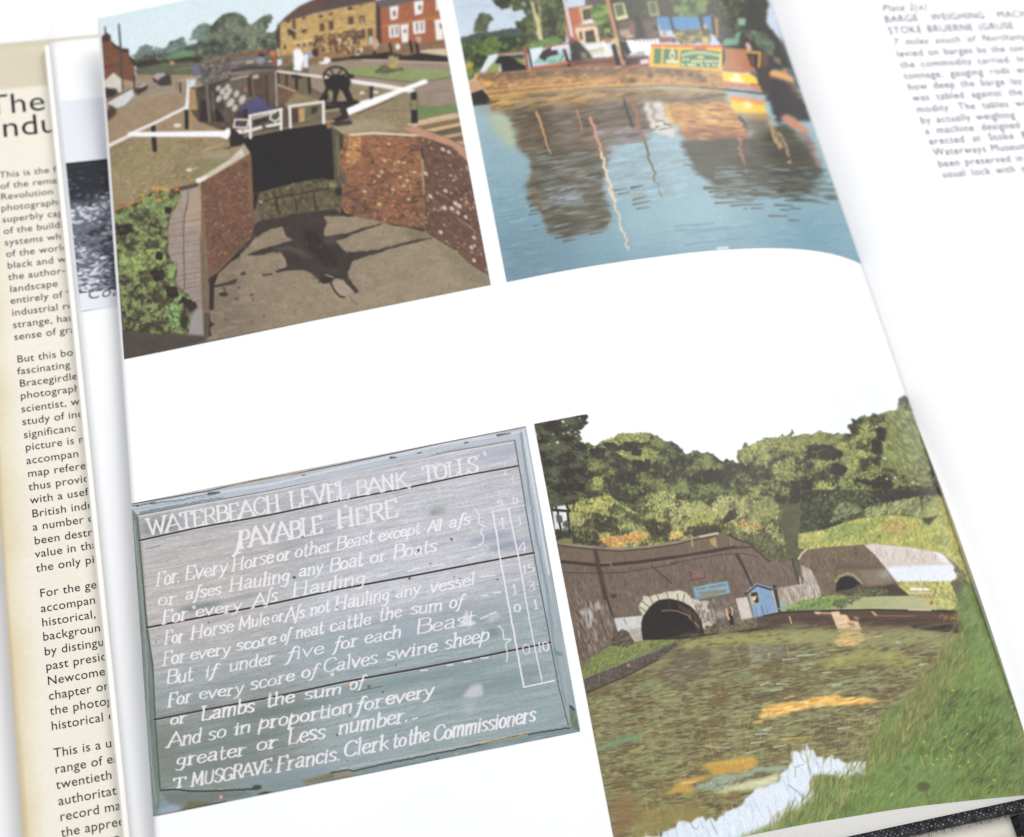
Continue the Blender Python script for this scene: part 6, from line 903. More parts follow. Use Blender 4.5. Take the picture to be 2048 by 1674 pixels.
c.line(D4(330,1085, 880,1140, 1080,1130, 1500,1090, 2048,1015) + D5(0,1035, 500,950, 970,865), 6.4, (58, 44, 36)); c.line(D5(900,880, 1250,860, 1500,1080), 5, (62, 50, 40), alpha=.8); c.line(D4(360,1250, 880,1262, 1250,1250, 2048,1125) + D5(0,1110, 800,975, 1100,960, 1320,1010), 2.2, (70, 54, 44), alpha=.8); c.line(D4(900,1105, 1070,1100, 1085,1180), 3, (132,118,84)); c.line(D4(1130,1180, 2048,1060) + D5(0,1060, 500,970), 3, (128,114,92), alpha=.4)
c.poly(D4(800,890, 860,890, 920,1150, 1040,1669, 960,1669, 870,1200) + D7(700,0), (64, 48, 40), 1.2, alpha=.9); c.line(D7(735,0, 800,180, 880,430, 960,670), 4, (58, 42, 36)); c.ell(1227, 1192, 7, 4, (66,52,42), soft=1.4); c.poly(D7(1090,30, 1180,30, 1160,100, 1110,90), (140, 138, 132), 3, alpha=.6); c.line(D5(1010,980, 1120,1180, 1240,1450), 7, (58, 44, 40), 4); c.line(D4(1690,1150, 1850,1290, 2000,1420), 2.6, (76, 58, 48)); c.line(D5(1850,1050, 1900,1250, 1950,1430), 4, (62, 50, 42), alpha=.8)
for q in [(380,1480, 480,1700), (520,1450, 600,1669), (300,0, 360,240)]: c.line(D4(*q) if q[1] > 900 else D7(*q), 4, (140, 126, 112), 2, alpha=.5)
for q, al in [((340,330, 570,290, 560,560, 500,560, 440,420), .9), ((380,280, 540,260, 520,320, 400,330), .8), ((590,220, 650,150, 700,300, 640,310), .8), ((570,640, 640,660, 650,800, 590,760), .45)]: c.poly(rough(D7(*q), 1.2, 4, 34), (196, 196, 198), 1.2, alpha=al)
c.dabs(D7(270,100, 880,300, 900,700, 600,960, 400,1000), 320, 11, 1.6, [(170,156,140),(142,126,110),(84,66,54),(190,178,164),(74,58,48)], 35, ang=1.25, spread=.25, alpha=.6)
# tunnel and painted stones
c.poly(D7(890,430, 1330,385, 1320,560, 1330,760, 1210,790, 1100,620, 1000,590, 955,660), (204, 202, 198), .8, n=(.07, 6, 6)); c.poly(D7(1120,600, 1320,570, 1330,760, 1210,790), (176, 168, 152), 1.5, n=(.14, 5, 5)); c.line(D7(1040,430, 1080,520), 1.6, (120,110,104))
c.poly(rough(D7(1340,400, 1280,300, 1275,230, 1320,170, 1340,95, 1440,110, 1500,75, 1600,60, 1700,25, 1900,5, 1990,45, 2048,90) + D8(70,90, 110,130, 240,180, 350,180, 340,280, 420,280, 470,480, 370,560, 280,600, 200,380, 60,240) + D7(1750,140, 1560,165, 1430,290, 1350,400), .8, 5, 36), (206, 200, 180), .7, n=(.08, 6, 6))
for q in [(1290,260, 1380,330), (1320,170, 1430,260), (1440,110, 1480,200), (1540,70, 1580,150), (1690,30, 1720,140), (1850,60, 1870,160), (1960,60, 1940,180)]: c.line(D7(*q), 2, (120, 110, 92))
c.dabs(D8(100,160, 350,160, 450,470, 350,560, 260,500), 200, 7, 2, [(112,96,88),(206,196,186),(150,136,124),(96,80,74)], 37, ang=1.2, spread=.6, alpha=.6)
c.poly(D7(1330,757, 1310,600, 1312,480, 1345,390, 1420,280, 1480,215, 1560,165, 1650,142, 1750,138, 1850,155, 1950,190, 2048,250) + D8(60,235, 130,290, 200,380, 250,490, 275,610, 310,690, 0,745) + D7(1700,757), (28, 20, 17), .6, n=(.1, 8, 8)); c.poly(D7(1880,215, 2048,300) + D8(60,260, 150,340, 210,460, 240,600, 200,640, 110,480, 0,350) + D7(1920,320), (70, 56, 46), 1, n=(.15, 5, 8)); c.line(D7(1615,315, 1750,305, 1860,320, 1960,360, 2048,400) + D8(60,420, 150,490, 205,560), 2.6, (134, 110, 92)); c.line(D7(1720,150, 1745,300), 2, (60,50,44)); c.line(D7(1860,160, 1890,290), 2.4, (74,62,54)); c.line(D8(100,300, 125,480), 3, (38,28,24))
# plates and hut
c.poly(D5(262,1225, 530,1190, 560,1345, 310,1400), (92, 70, 70), .7, n=(.08, 4, 4)); c.line(D5(262,1225, 530,1190, 560,1345, 310,1400, 262,1225), 1.4, (168, 124, 112), alpha=.7)
for y in range(0, 130, 26): c.line(D5(330, 1245 + y * .9, 510, 1218 + y * .9), 2, (186, 132, 116), alpha=.55, wob=.5, seed=y)
c.poly(D5(350,1480, 600,1425, 870,1380, 915,1560, 640,1620, 390,1665), (118, 164, 190), .7, n=(.05, 6, 4))
for q, w in [((405,1510, 540,1480), 4), ((590,1475, 840,1435), 4), ((430,1560, 840,1520), 3.4), ((470,1590, 840,1540), 3), ((560,1620, 720,1570), 3), ((370,1630, 640,1600), 2.4)]: c.line(D5(*q), w, (138, 122, 86), alpha=.85, wob=.5)
c.poly(D8(765,130, 940,105, 985,260, 1030,420, 860,480, 820,330), (206, 196, 190), .8, n=(.05, 5, 5)); c.poly(D8(240,170, 350,160, 340,260, 280,300), (196,188,182), 1.4, alpha=.8); c.dabs(D8(340,170, 650,110, 740,140, 800,480, 420,560, 380,400), 300, 6, 2, [(102,88,80),(124,108,100),(150,138,128),(84,70,64)], 38, ang=1.3, spread=.5, alpha=.6); c.poly(D8(440,330, 600,300, 620,400, 500,440), (168, 162, 158), 3, alpha=.7)
c.poly(D8(860,450, 1080,420, 1100,570, 880,600), (116, 102, 84), 1.2, n=(.2, 4, 4)); c.dabs(D8(300,560, 1090,440, 1100,640, 320,690), 320, 6, 3, [(84,72,58),(110,98,74),(64,52,44),(130,120,88)], 39, alpha=.6)
c.poly(D5(1200,1560, 1300,1460, 1330,1440, 1540,1510) + D8(1320,0, 1410,340, 1200,385, 1050,420, 960,60), (134, 162, 192), .7, n=(.05, 5, 6)); c.poly(D5(1330,1450, 1540,1510) + D8(1320,0, 1410,340, 1200,385, 1120,0), (126, 156, 188), .7, n=(.04, 4, 5))
c.line(D5(1145,1575, 1310,1435, 1545,1510), 5, (46, 40, 40)); c.line(D5(1160,1545, 1310,1420, 1540,1490), 2.4, (138, 158, 180)); c.poly(D8(985,40, 1100,20, 1130,205, 1010,215), (196, 176, 130), .7); c.poly(D8(1000,45, 1095,30, 1120,190, 1050,195, 1060,120, 1000,100), (36, 28, 26), .7); c.ell(1509, 1197, 3, 3, (236, 236, 236), soft=.7); c.line(D8(990,110, 1080,95), 3, (206,170,110)); c.line(D8(1150,235, 1190,385), 2, (86, 100, 124)); c.line(D8(1070,250, 1090,400), 1.4, (96, 114, 140)); c.line(D8(1230,235, 1250,350), 1.2, (110,124,146)); c.line(D8(1320,0, 1410,345), 2.4, (200, 186, 160)); c.poly(D8(1330,-80, 1390,-60, 1455,330, 1415,345), (48, 36, 34), .8)
c.poly(D5(1560,1510, 1760,1470, 1960,1430, 2048,1420) + D6(0,870, 170,980, 220,1100, 250,1290, 100,1330, 0,1345) + D8(2048,110, 1700,210, 1560,230, 1450,330, 1400,-40), (178, 164, 148), .8, n=(.10, 4, 14)); c.dabs(D8(1400,0, 2048,-60, 2048,110, 1700,200, 1450,250), 260, 12, 2, [(206,194,182),(150,136,122),(190,176,162),(128,112,98)], 40, ang=1.3, spread=.3, alpha=.6); c.dabs(D6(0,950, 150,980, 250,1280, 0,1340), 120, 12, 2, [(206,196,188),(150,136,122),(190,178,168)], 41, ang=1.3, spread=.3, alpha=.6); c.poly(D8(1430,170, 1520,160, 1540,320, 1460,330), (140, 168, 172), 1)
c.poly(D8(660,380, 690,340, 725,380, 745,520, 685,535, 665,470), (28, 22, 22), .8); c.line(D8(625,290, 640,380, 665,440), 4, (214, 176, 140)); c.line(D8(690,260, 715,300, 710,380), 3.4, (206, 166, 136)); c.ell(1459, 1219, 2.4, 3, (86, 66, 56), soft=.7)
# second bridge
b2 = D6(0,790, 60,740, 150,720, 760,660, 900,780, 1030,940, 1160,1110, 1000,1160, 740,1200, 560,1260, 270,1280, 200,1100, 130,960, 0,900)
c.poly(b2, (116, 99, 80), .8, n=(.09, 5, 6)); c.dabs(b2, 1700, 6, 1.8, [(92,76,62),(112,96,78),(132,114,94),(84,70,56),(120,110,76)], 42, ang=1.3, spread=.5, by=(20, 16), alpha=.5); c.poly(D6(420,890, 1020,920, 1030,950, 700,965, 420,950), (88, 72, 60), 2, alpha=.6); c.poly(D6(700,970, 1040,950, 1150,1100, 900,1150, 780,1120), (136, 126, 108), 3, alpha=.7); c.poly(D6(940,1000, 1060,960, 1100,1040, 980,1060), (170, 172, 172), 4, alpha=.6)
c.line(D6(70,720, 20,760, -20,830), 4, (214, 180, 160)); c.line(D6(430,1100, 470,1040, 560,1005, 640,1020, 740,1120), 5, (160, 146, 108), alpha=.8); c.poly(D6(430,1225, 440,1120, 480,1060, 560,1035, 640,1055, 740,1140, 680,1150, 640,1190), (28, 20, 20), .7); c.poly(D6(440,1225, 640,1190, 700,1140, 760,1160, 740,1230, 600,1300, 560,1270), (88, 70, 58), 1, n=(.15, 5, 5))
c.poly(D6(770,665, 860,650, 1000,655, 1300,690, 1600,740, 1720,765, 1930,1000, 1850,1095, 1800,1110, 1500,1105, 1165,1110, 1030,940, 900,780), (214, 203, 194), .8, n=(.05, 4, 8)); c.poly(D6(1040,930, 1160,900, 1780,895, 1850,940, 1925,1000, 1850,1090, 1800,1108, 1165,1108), (226, 231, 238), 1.5); c.poly(D6(1610,745, 1720,770, 1800,890, 1700,870), (226, 228, 234), 1.5); c.poly(D6(980,850, 1160,880, 1780,880, 1780,900, 1040,930), (196, 184, 172), 2, alpha=.6); c.line(D6(1700,760, 1750,800, 1930,1000, 1850,1095), 1.8, (190, 150, 130)); c.dabs(D6(840,680, 1600,750, 1780,880, 1000,850), 200, 8, 1.4, [(190,176,166),(226,218,212),(176,160,148)], 43, ang=1.4, spread=.3, alpha=.5); c.line(D6(1800,1100, 1850,1240, 1890,1340), 3, (214, 200, 180)); c.line(D6(1840,1090, 1890,1240, 1900,1300), 3.4, (110, 92, 62)); c.dabs(D6(1850,900, 1950,960, 2020,1060, 1900,1100), 90, 6, 3, [(96,84,58),(120,110,70)], 44)
# lawn, garden, quay
c.poly(D6(1160,1110, 1500,1100, 1810,1105, 1880,1330, 1560,1290, 1320,1275, 1190,1160), (188, 186, 104), 1, n=(.1, 8, 6)); c.dabs(D6(1160,1110, 1810,1105, 1900,1340, 1560,1300, 1320,1270), 420, 7, 2.4, [(206,196,116),(168,170,92),(146,142,84),(216,206,150),(120,112,70)], 45, ang=1.1, spread=.8, alpha=.6); c.poly(D6(760,1180, 1150,1140, 1320,1280, 1000,1280, 740,1250), (70, 56, 42), 1.5, n=(.2, 7, 5)); c.dabs(D6(700,1200, 1050,1190, 1050,1290, 560,1310), 200, 6, 3, [(96,104,66),(120,128,80),(70,70,48)], 46, alpha=.7); c.line(D6(1340,1190, 1540,1195), 4.4, (238, 234, 230)); c.line(D6(1320,1240, 1600,1240), 3, (206, 192, 160), wob=1); c.line(D6(1330,1150, 1500,1160), 2, (200,180,150))
c.poly(D6(-60,1355, 250,1290, 480,1260, 560,1280, 780,1290, 1000,1280, 1330,1275, 1560,1300, 1700,1310, 1870,1350, 1910,1430, 1300,1455, 400,1440, -300,1440), (148, 160, 106), .9, n=(.06, 14, 4), to=(186, 182, 142), dir=(1, .1)); c.dabs(D6(-60,1350, 480,1265, 600,1310, 500,1400, 200,1430, -100,1440), 460, 6, 2.6, [(104,130,62),(124,150,76),(88,110,56),(142,164,92)], 47, ang=-1.3, spread=1.2, alpha=.6); c.dabs(D6(380,1350, 620,1290, 760,1290, 520,1420, 420,1430), 200, 5, 2.4, [(76,76,54),(100,104,70),(124,128,86)], 48, alpha=.55); c.dabs(D6(1600,1290, 1900,1330, 1920,1440, 1600,1440), 160, 6, 2.6, [(190,188,104),(206,198,118),(150,152,86)], 49, alpha=.6); c.ell(1857, 1203, 7, 5, (204, 172, 84), soft=1); c.ell(1863, 1206, 3, 4, (120, 92, 60), soft=1)
qy = D8(1085,425, 1450,350, 2048,320) + D9(0,250, 1100,250, 1720,265, 1790,430, 1770,525, 1500,510, 1150,460, 560,490, 0,490) + D8(1500,590, 1100,640)
c.poly(qy, (80, 61, 48), .8, n=(.12, 16, 3)); c.line(D8(1200,390, 1450,340, 2048,322) + D9(270,245, 700,235, 1120,245, 1400,250, 1700,262), 2.6, (34, 26, 26)); c.line(D9(0,300, 500,320, 1000,300, 1740,310), 2, (104, 84, 64), alpha=.7); c.line(D9(560,360, 1700,370), 2, (52,38,32), alpha=.7); c.line(D8(1150,470, 2048,440) + D9(0,370), 2, (56,42,34), alpha=.7); c.poly(D9(560,440, 1150,440, 1170,470, 560,485), (116, 90, 64), 1.5); c.poly(D9(1150,430, 1770,425, 1780,520, 1600,520, 1200,470), (40, 30, 26), 1.2); c.line(D9(1130,235, 1390,240), 4, (196, 182, 150)); c.line(D9(720,310, 1200,315), 1.4, (156, 104, 90)); c.poly(D9(670,260, 700,260, 760,310, 720,310), (226, 170, 124), .8); c.dabs(D9(1500,290, 1740,300, 1740,360, 1500,350), 40, 6, 2, [(150,110,66),(120,86,54)], 50)
c.poly(D9(185,265, 290,255, 300,295, 380,300, 420,370, 520,380, 560,480, 275,485), (232, 196, 160), .9, n=(.05, 7, 6)); c.poly(D9(380,390, 470,400, 480,440, 420,430), (150, 110, 80), 1.5); c.line(D9(0,270, 180,280), 4, (206,170,136), alpha=.8); c.poly(D9(470,310, 530,340, 530,370, 470,350), (176, 130, 96), 1.2); c.line(D8(1580,400, 1610,500), 3, (196,170,116)); c.poly(D8(1950,330, 2048,330, 2048,370, 1980,365), (222,180,140), 1); c.line(D8(0,720, 300,690, 700,650, 1100,600), 5, (36, 26, 24), alpha=.9)
# ---- water
wt = D8(0,745, 310,700, 700,660, 1100,620, 1500,600, 2048,590) + D9(560,490, 1150,470, 1780,530, 2500,1700, 2500,4200, -4200,4200) + T_(1215,1745) + D7(470,1560, 1200,1240, 1860,880, 1800,760)
c.poly(wt, (118, 106, 72), .9, n=(.08, 50, 6, -.17), to=(136, 116, 68)); c.mottle(wt, .05, 5, 2.2, 51, -.17, 1)
al = wt
c.mottle(al, .35, 60, 9, 52, -.15, 20, (146, 148, 98), .2, .75); c.mottle(al, .3, 26, 3.4, 53, -.15, 20, (150, 158, 112), .55, .8); c.mottle(al, .3, 18, 3, 54, -.15, 20, (92, 78, 58), .6, .7)
c.poly(D8(0,775, 700,680, 1100,645, 1500,625, 2048,610) + D9(0,500, 560,500, 560,640, 0,640) + D8(1500,800, 1100,830, 400,860, 0,905), (158, 154, 92), 4, n=(.06, 6, 2, -.1), alpha=.9); c.poly(D9(0,490, 1150,475, 1700,560, 1700,700, 600,690, 0,640), (150, 150, 100), 8, n=(.1, 26, 3, .03), alpha=.7)
c.poly(D7(1870,950, 2048,900) + D8(0,930, 370,880, 390,1080, 300,1280, 0,1400) + D7(2000,1500, 1600,1420, 1560,1250), (106, 90, 72), 5, alpha=.8); c.poly(D7(1330,1420, 1480,1290, 1600,1450, 1700,1560, 1500,1620, 1250,1500), (140, 148, 106), 5, alpha=.7)
c.poly(D8(950,815, 1130,830, 1180,1090, 1010,1140), (152, 146, 122), 2.4, alpha=.85); c.poly(D8(1150,850, 1540,850, 1580,1010, 1300,1060, 1190,1060), (124, 124, 104), 4, alpha=.75); c.line(D8(760,860, 790,980, 840,1110), 2.6, (206, 172, 112), 2, alpha=.8); c.line(D8(1540,860, 1580,1010), 2.6, (176,168,112), alpha=.7); c.ell(1538, 1311, 3, 5, (186,182,110), soft=1.2); c.poly(D8(380,880, 540,870, 520,1150, 400,1180), (140, 132, 98), 5, alpha=.6); c.poly(D8(560,890, 930,860, 960,1060, 600,1080), (112, 98, 72), 5, alpha=.6)
c.poly(D9(275,490, 560,490, 600,650, 480,665, 285,670), (206, 180, 116), 3, n=(.08, 8, 2), alpha=.8); c.poly(D9(220,605, 480,605, 480,665, 285,670), (236, 196, 124), 2.4, alpha=.9); c.line(D9(580,585, 810,550), 2.6, (226,184,120), alpha=.7); c.line(D9(160,725, 240,715), 2.6, (206,180,100), alpha=.8); c.poly(D9(50,940, 200,800, 330,790, 520,740, 740,700, 1000,760, 1180,840, 1180,930, 900,930, 700,880, 320,900, 240,930, 110,1050), (164, 160, 84), 6, n=(.08, 10, 4), alpha=.75); c.poly(D9(200,860, 320,800, 350,860, 300,870), (206, 176, 92), 4, alpha=.7)
for q, n, pal, L, Wd in [(al, 4200, [(84,72,54),(104,94,66),(126,118,80),(146,146,98),(160,166,122),(140,152,120)], 13, 2.2), (DA(80,0, 1936,0, 1936,1000, 300,1000), 900, [(92,74,54),(112,92,62),(134,122,78),(150,150,100),(172,168,120)], 12, 2.4), (DB(0,0, 1936,0, 1700,640, 600,700, 0,700), 900, [(90,76,54),(112,102,68),(134,132,88),(150,154,110),(168,172,130)], 13, 2.2)]: c.dabs(q, n, L, Wd, pal, 55 + n, ang=-.14, spread=.16, by=(46, 10), alpha=.55)
c.poly(rough(DA(200,640, 400,560, 480,530, 700,480, 750,515, 640,570, 400,650, 210,700), 1.4, 5, 56), (120, 148, 108), 2, alpha=.85); c.poly(rough(DA(680,880, 800,850, 960,810, 980,850, 760,905), 1.4, 5, 57), (136, 150, 98), 2, alpha=.75); c.poly(rough(DA(540,700, 640,670, 720,670, 700,710, 560,720), 1, 5, 58), (176, 168, 92), 2, alpha=.8)
c.poly(DA(590,0, 640,0, 640,110, 600,110), (146, 148, 118), 2.4, alpha=.7); c.poly(DA(330,250, 400,250, 430,460, 340,520), (138, 136, 104), 4, alpha=.6); c.poly(DA(320,1180, 640,1180, 700,1300, 500,1674, 380,1674), (140, 108, 72), 10, alpha=.7); c.poly(DA(640,1350, 1300,1280, 1500,1450, 900,1600, 700,1800, 600,1674), (150, 136, 78), 8, n=(.08, 6, 9), alpha=.8)
# sunlit and sky reflections
OR = (236, 188, 100)
c.poly(rough(DB(385,300, 430,220, 520,160, 700,150, 1000,90, 1270,55, 1330,90, 1600,85, 1790,130, 1500,165, 1000,195, 700,270, 560,310, 440,330), 1.4, 6, 59), OR, 1.8, n=(.06, 14, 2, -.15)); c.dabs(DB(430,220, 520,170, 1000,100, 1600,95, 1500,150, 900,190, 600,290, 450,300), 110, 16, 2.4, [(250,222,160),(244,206,126),(226,168,78),(216,150,70)], 60, ang=-.17, spread=.1, alpha=.75); c.poly(DB(310,360, 440,340, 430,370, 320,385), (224, 176, 104), 1.6); c.line(DB(1600,140, 1900,110), 4, (190,158,96), alpha=.6); c.line(DB(640,560, 980,530), 4.4, (214, 176, 104), 2, alpha=.8); c.line(DB(680,90, 780,70), 3.4, (206,178,120), alpha=.8)
c.poly(rough(DA(1380,870, 1440,830, 1600,800, 1936,770) + DB(360,770, 380,850, 250,930, 60,950) + DA(1600,960, 1470,940, 1450,880), 1.4, 6, 61), (204, 160, 74), 2.4, n=(.1, 14, 3, -.15)); c.poly(DA(1440,840, 1936,780) + DB(300,790, 200,830, 0,850), (230, 190, 92), 3, alpha=.7); c.poly(rough(DA(980,1170, 1060,1120, 1150,1030, 1300,990, 1500,965, 1520,990, 1320,1050, 1200,1100, 1290,1110, 1290,1170, 1150,1175), 1.2, 6, 62), (200, 160, 78), 2.4, n=(.08, 10, 3)); c.line(DA(1160,1060, 1320,1040), 3, (232,206,150), alpha=.8)
c.poly(rough(DA(1310,1085, 1420,1040, 1560,980, 1760,950, 1936,925) + DB(340,880, 700,860, 720,900, 480,940, 200,1000, 0,1090) + DA(1700,1110, 1560,1150, 1380,1120), 1.6, 6, 63), (156, 170, 146), 2, n=(.1, 9, 2, -.15)); c.dabs(DA(1320,1080, 1936,940, 1936,1060, 1560,1140), 120, 5, 2, [(104,112,92),(128,140,120),(176,190,168)], 64, ang=-.15, alpha=.6); c.poly(DA(1530,1170, 1720,1090, 1936,1050) + DB(200,1040, 440,1000, 620,940, 600,1060, 340,1130, 0,1150) + DA(1700,1180), (222, 222, 178), 3, n=(.1, 14, 3, -.12), alpha=.9); c.poly(DB(330,940, 480,930, 440,960, 340,970), (92, 86, 66), 2)
sky = DA(560,1740, 700,1674, 920,1674, 960,1610, 1080,1560, 1120,1495, 1200,1495, 1260,1510, 1330,1450, 1400,1440, 1430,1500, 1480,1450, 1560,1480, 1650,1390, 1720,1370, 1820,1320, 1900,1210) + DB(250,1230, 370,1120, 480,1090, 620,1050, 620,960, 700,920, 760,800, 745,720, 800,680, 850,720, 880,670, 920,690, 930,595, 960,680, 1000,670, 1040,760, 1110,760, 1130,820, 1210,735, 1240,800, 1300,780, 1330,830, 1420,830, 1500,810, 1600,805, 1620,960, 1500,960, 1350,1030, 1200,960, 1000,980, 1030,1210, 970,1500, 560,1640, 250,1700, 0,1900)
c.poly(rough(sky, 1.2, 5, 65), (226, 234, 245), 1.2, n=(.03, 4, 30, -.2)); c.dabs(sky, 260, 22, 2, [(208,222,240),(238,242,248),(200,212,226)], 66, ang=1.25, spread=.25, alpha=.5)
for f, q, w in [(DB, (850,740, 880,790, 920,830), 2), (DB, (930,760, 950,880, 980,950), 3), (DB, (800,880, 790,1000), 1.6), (DB, (790,880, 900,840), 2), (DB, (720,1080, 820,1150, 900,1240), 2.6), (DA, (1250,1500, 1280,1560, 1330,1580, 1350,1540), 2), (DA, (1480,1480, 1560,1640), 2)]: c.line(f(*q), w, (136, 140, 146), alpha=.6)
for f, q in [(D8, (1480,1060, 1600,1045, 1700,1035)), (D8, (1700,1000, 1980,970)), (D8, (1150,1440, 1250,1400, 1330,1430)), (D8, (1390,1420, 1550,1430)), (D8, (1310,1520, 1480,1500)), (DB, (440,450, 540,420)), (DB, (560,650, 700,625)), (D9, (100,1000, 200,990)), (D9, (210,1150, 320,1130)), (D9, (980,625, 1030,640)), (DA, (1440,640, 1700,660)), (DB, (240,720, 460,660)), (D9, (1260,900, 1350,890)), (DB, (1280,440, 1460,415)), (DB, (1640,370, 1780,350)), (DB, (350,500, 480,490)), (DB, (300,600, 450,590))]: c.line(f(*q), 3.6, (190, 204, 196), 1.6, alpha=.75)
c.line(D9(1270,780, 1400,785, 1550,775), 4, (70, 66, 50), 2, alpha=.7)
# far bank at the left, its kerb
lb = D7(400,1250, 430,1130, 640,960, 850,850, 1200,795, 1330,770, 1800,755, 1850,800, 1400,970, 850,1190, 440,1350)
c.poly(rough(lb, .8, 5, 67), (126, 134, 76), 1, n=(.1, 9, 6)); c.dabs(lb, 1100, 5.4, 1.8, [(96,104,58),(118,128,70),(140,150,84),(158,164,98),(108,116,60)], 68, ang=-.9, spread=1.2, by=(20, 12), alpha=.6); c.dabs(D7(860,660, 1100,620, 1190,790, 1100,880, 870,840), 170, 6, 2, [(70,56,46),(90,74,58),(54,42,36),(112,98,72)], 69, alpha=.7)
kb = D7(430,1345, 850,1180, 1300,1010, 1600,890, 1840,790, 1865,870, 1540,1050, 1200,1235, 850,1390, 480,1560); c.poly(kb, (88, 78, 68), .8, n=(.2, 6, 4)); c.dabs(kb, 300, 4, 2.6, [(62,54,48),(104,94,82),(122,112,98),(74,64,58)], 70, ang=.9, alpha=.65); c.line(D7(430,1340, 850,1180, 1300,1005, 1600,885), 2.4, (134, 130, 108), alpha=.7); c.line(D7(480,1560, 850,1400, 1200,1245, 1540,1060), 3, (48, 40, 32), alpha=.8); c.ell(1257, 1331, 2.4, 4, (196,150,110), .3, .8)
# ---- grass bank in front
gb = D9(1690,230, 1740,60, 1820,-60, 1900,-100, 2200,500, 2500,1700, 2500,3600, -600,3600) + DB(150,1700, 420,1590, 560,1560, 740,1400, 960,1300, 1010,1210, 1000,1000, 1200,980, 1340,1030, 1600,960, 1600,740, 1700,560, 1830,250) + D9(1180,1300, 1400,1000, 1560,750, 1740,540, 1790,420)
c.poly(gb, (112, 134, 68), 7, n=(.08, 12, 10)); c.poly(D9(1100,1250, 1400,900, 1600,700, 1700,800, 1500,1300, 1200,1669, 900,1669), (128, 124, 76), 16, alpha=.6)
GP = [(84,98,48),(100,120,58),(116,138,68),(132,152,80),(150,164,92),(104,128,74)]
c.dabs(gb, 9500, 13, 1.7, GP, 71, ang=-1.05, spread=1.1, by=(40, 26), alpha=.5, clip=False)
fz = D9(1700,300, 1790,520, 1900,900, 1500,1500, 1200,1900) + DB(1300,1100, 1000,1250, 700,1500, 420,1640, 560,1400, 900,1200, 1000,960, 1300,940, 1500,700, 1500,300) + D9(1000,1500, 1300,950, 1560,650)
c.dabs(fz, 1500, 15, 1.5, [(132,128,76),(150,146,90),(116,122,64),(166,160,104),(108,108,60)], 72, ang=-1.25, spread=.9, alpha=.6, clip=False); c.dabs(DB(150,1700, 420,1590, 740,1400, 1010,1210, 1000,980, 1340,1010, 1600,930, 1620,1100, 900,1674), 620, 15, 1.7, [(110,130,66),(132,148,78),(150,158,92),(92,104,56),(166,160,110)], 73, ang=-1.3, spread=.7, alpha=.7, clip=False)
c.dabs(DA(640,400, 1936,100, 1936,1200, 700,1600), 110, 34, 1.4, [(170,150,92),(156,150,90),(134,126,70)], 74, ang=1.35, spread=.25, alpha=.55); c.dabs(DB(100,300, 1500,250, 1500,800, 100,900), 120, 30, 1.4, [(160,150,92),(140,134,78),(176,164,104)], 75, ang=-1.45, spread=.4, alpha=.5)
c.dabs(DC(900,0, 1760,0, 1936,500, 1936,1180, 1500,1200, 1000,700), 900, 13, 1.7, [(74,88,46),(92,110,54),(110,126,62),(62,70,40)], 76, ang=-1.0, spread=.9, by=(30, 22), alpha=.5); c.dabs(DC(200,850, 900,700, 1200,850, 900,1250, 300,1330), 420, 13, 1.7, [(116,146,84),(128,156,92),(104,134,76)], 77, ang=-1.1, spread=1, alpha=.5)
for x, y in [(1290,500), (1040,535), (1080,650), (1110,670), (825,750), (945,785), (1030,795), (895,850), (1200,870), (1305,820), (1590,1025), (1125,5), (430,1190), (800,595)]: c.ell(1708 + x/5.694, 1380 + y/5.694, 2.3, 2, (222, 186, 66), soft=.5)
for q in [(870,690, 900,645), (610,450, 625,350), (520,410, 525,350), (560,590, 560,450), (750,750, 800,900), (1095,740, 1110,800), (1340,1180, 1310,1120), (1400,720, 1460,770), (1710,680, 1700,650)]: c.line(DC(*q), 2.6, (190, 172, 124), 1.2, alpha=.8)
for q in [(1320,1290, 1350,1180, 1390,1040), (1420,1150, 1530,1165)]: c.line(DB(*q), 3.4, (180, 160, 106), 1.6, alpha=.8)
for x, y, r in [(1395,580,4), (1555,560,4), (1790,730,6), (1840,815,4), (600,890,5), (830,300,5), (790,1100,14), (1220,680,4), (1250,820,3)]: c.ell(1708 + x/5.694, 1380 + y/5.694, r, r * .7, (78, 74, 48), soft=2, alpha=.75)
c.tone(.97, 1.0); c.finish(.03, 44, 1)
# ---- picture: black-and-white leaves and water on the page below
CV5 = Canvas('leaves_print', 120, 300, 290, 600, (10, 10), (96, 100, 112), GAIN)
c = CV5
fl = T_(120,300, 290,300, 290,600, 120,600)
c.dabs(fl, 1800, 7, 3.4, [(24,26,34),(60,64,76),(120,124,136),(190,194,204),(232,234,240)], 1, by=(30, 40), alpha=.75)
c.poly(T_(120,300, 290,300, 290,395, 200,405, 120,390), (24, 27, 36), 8); c.dabs(T_(120,300, 290,300, 290,410, 120,390), 260, 6, 3, [(20,22,30),(34,38,50),(60,66,80),(96,102,118)], 2, alpha=.7)
c.poly(T_(170,400, 230,395, 240,470, 190,480), (206, 210, 220), 14, alpha=.7); c.dabs(T_(150,380, 240,380, 240,480, 170,500), 420, 6, 3, [(226,228,236),(180,186,198),(110,116,130),(60,66,80)], 3, alpha=.7)
c.dabs(T_(150,480, 260,470, 260,600, 150,600), 700, 5, 3, [(22,24,32),(48,52,64),(130,134,146),(190,194,204),(30,34,44)], 4, alpha=.8); c.dabs(T_(180,315, 240,310, 240,330, 180,335), 60, 5, 3, [(220,222,230),(150,154,166)], 5); c.poly(T_(155,570, 260,555, 260,600, 155,600), (34, 37, 46), 6, alpha=.6)
c.finish(.03, 45, 1)
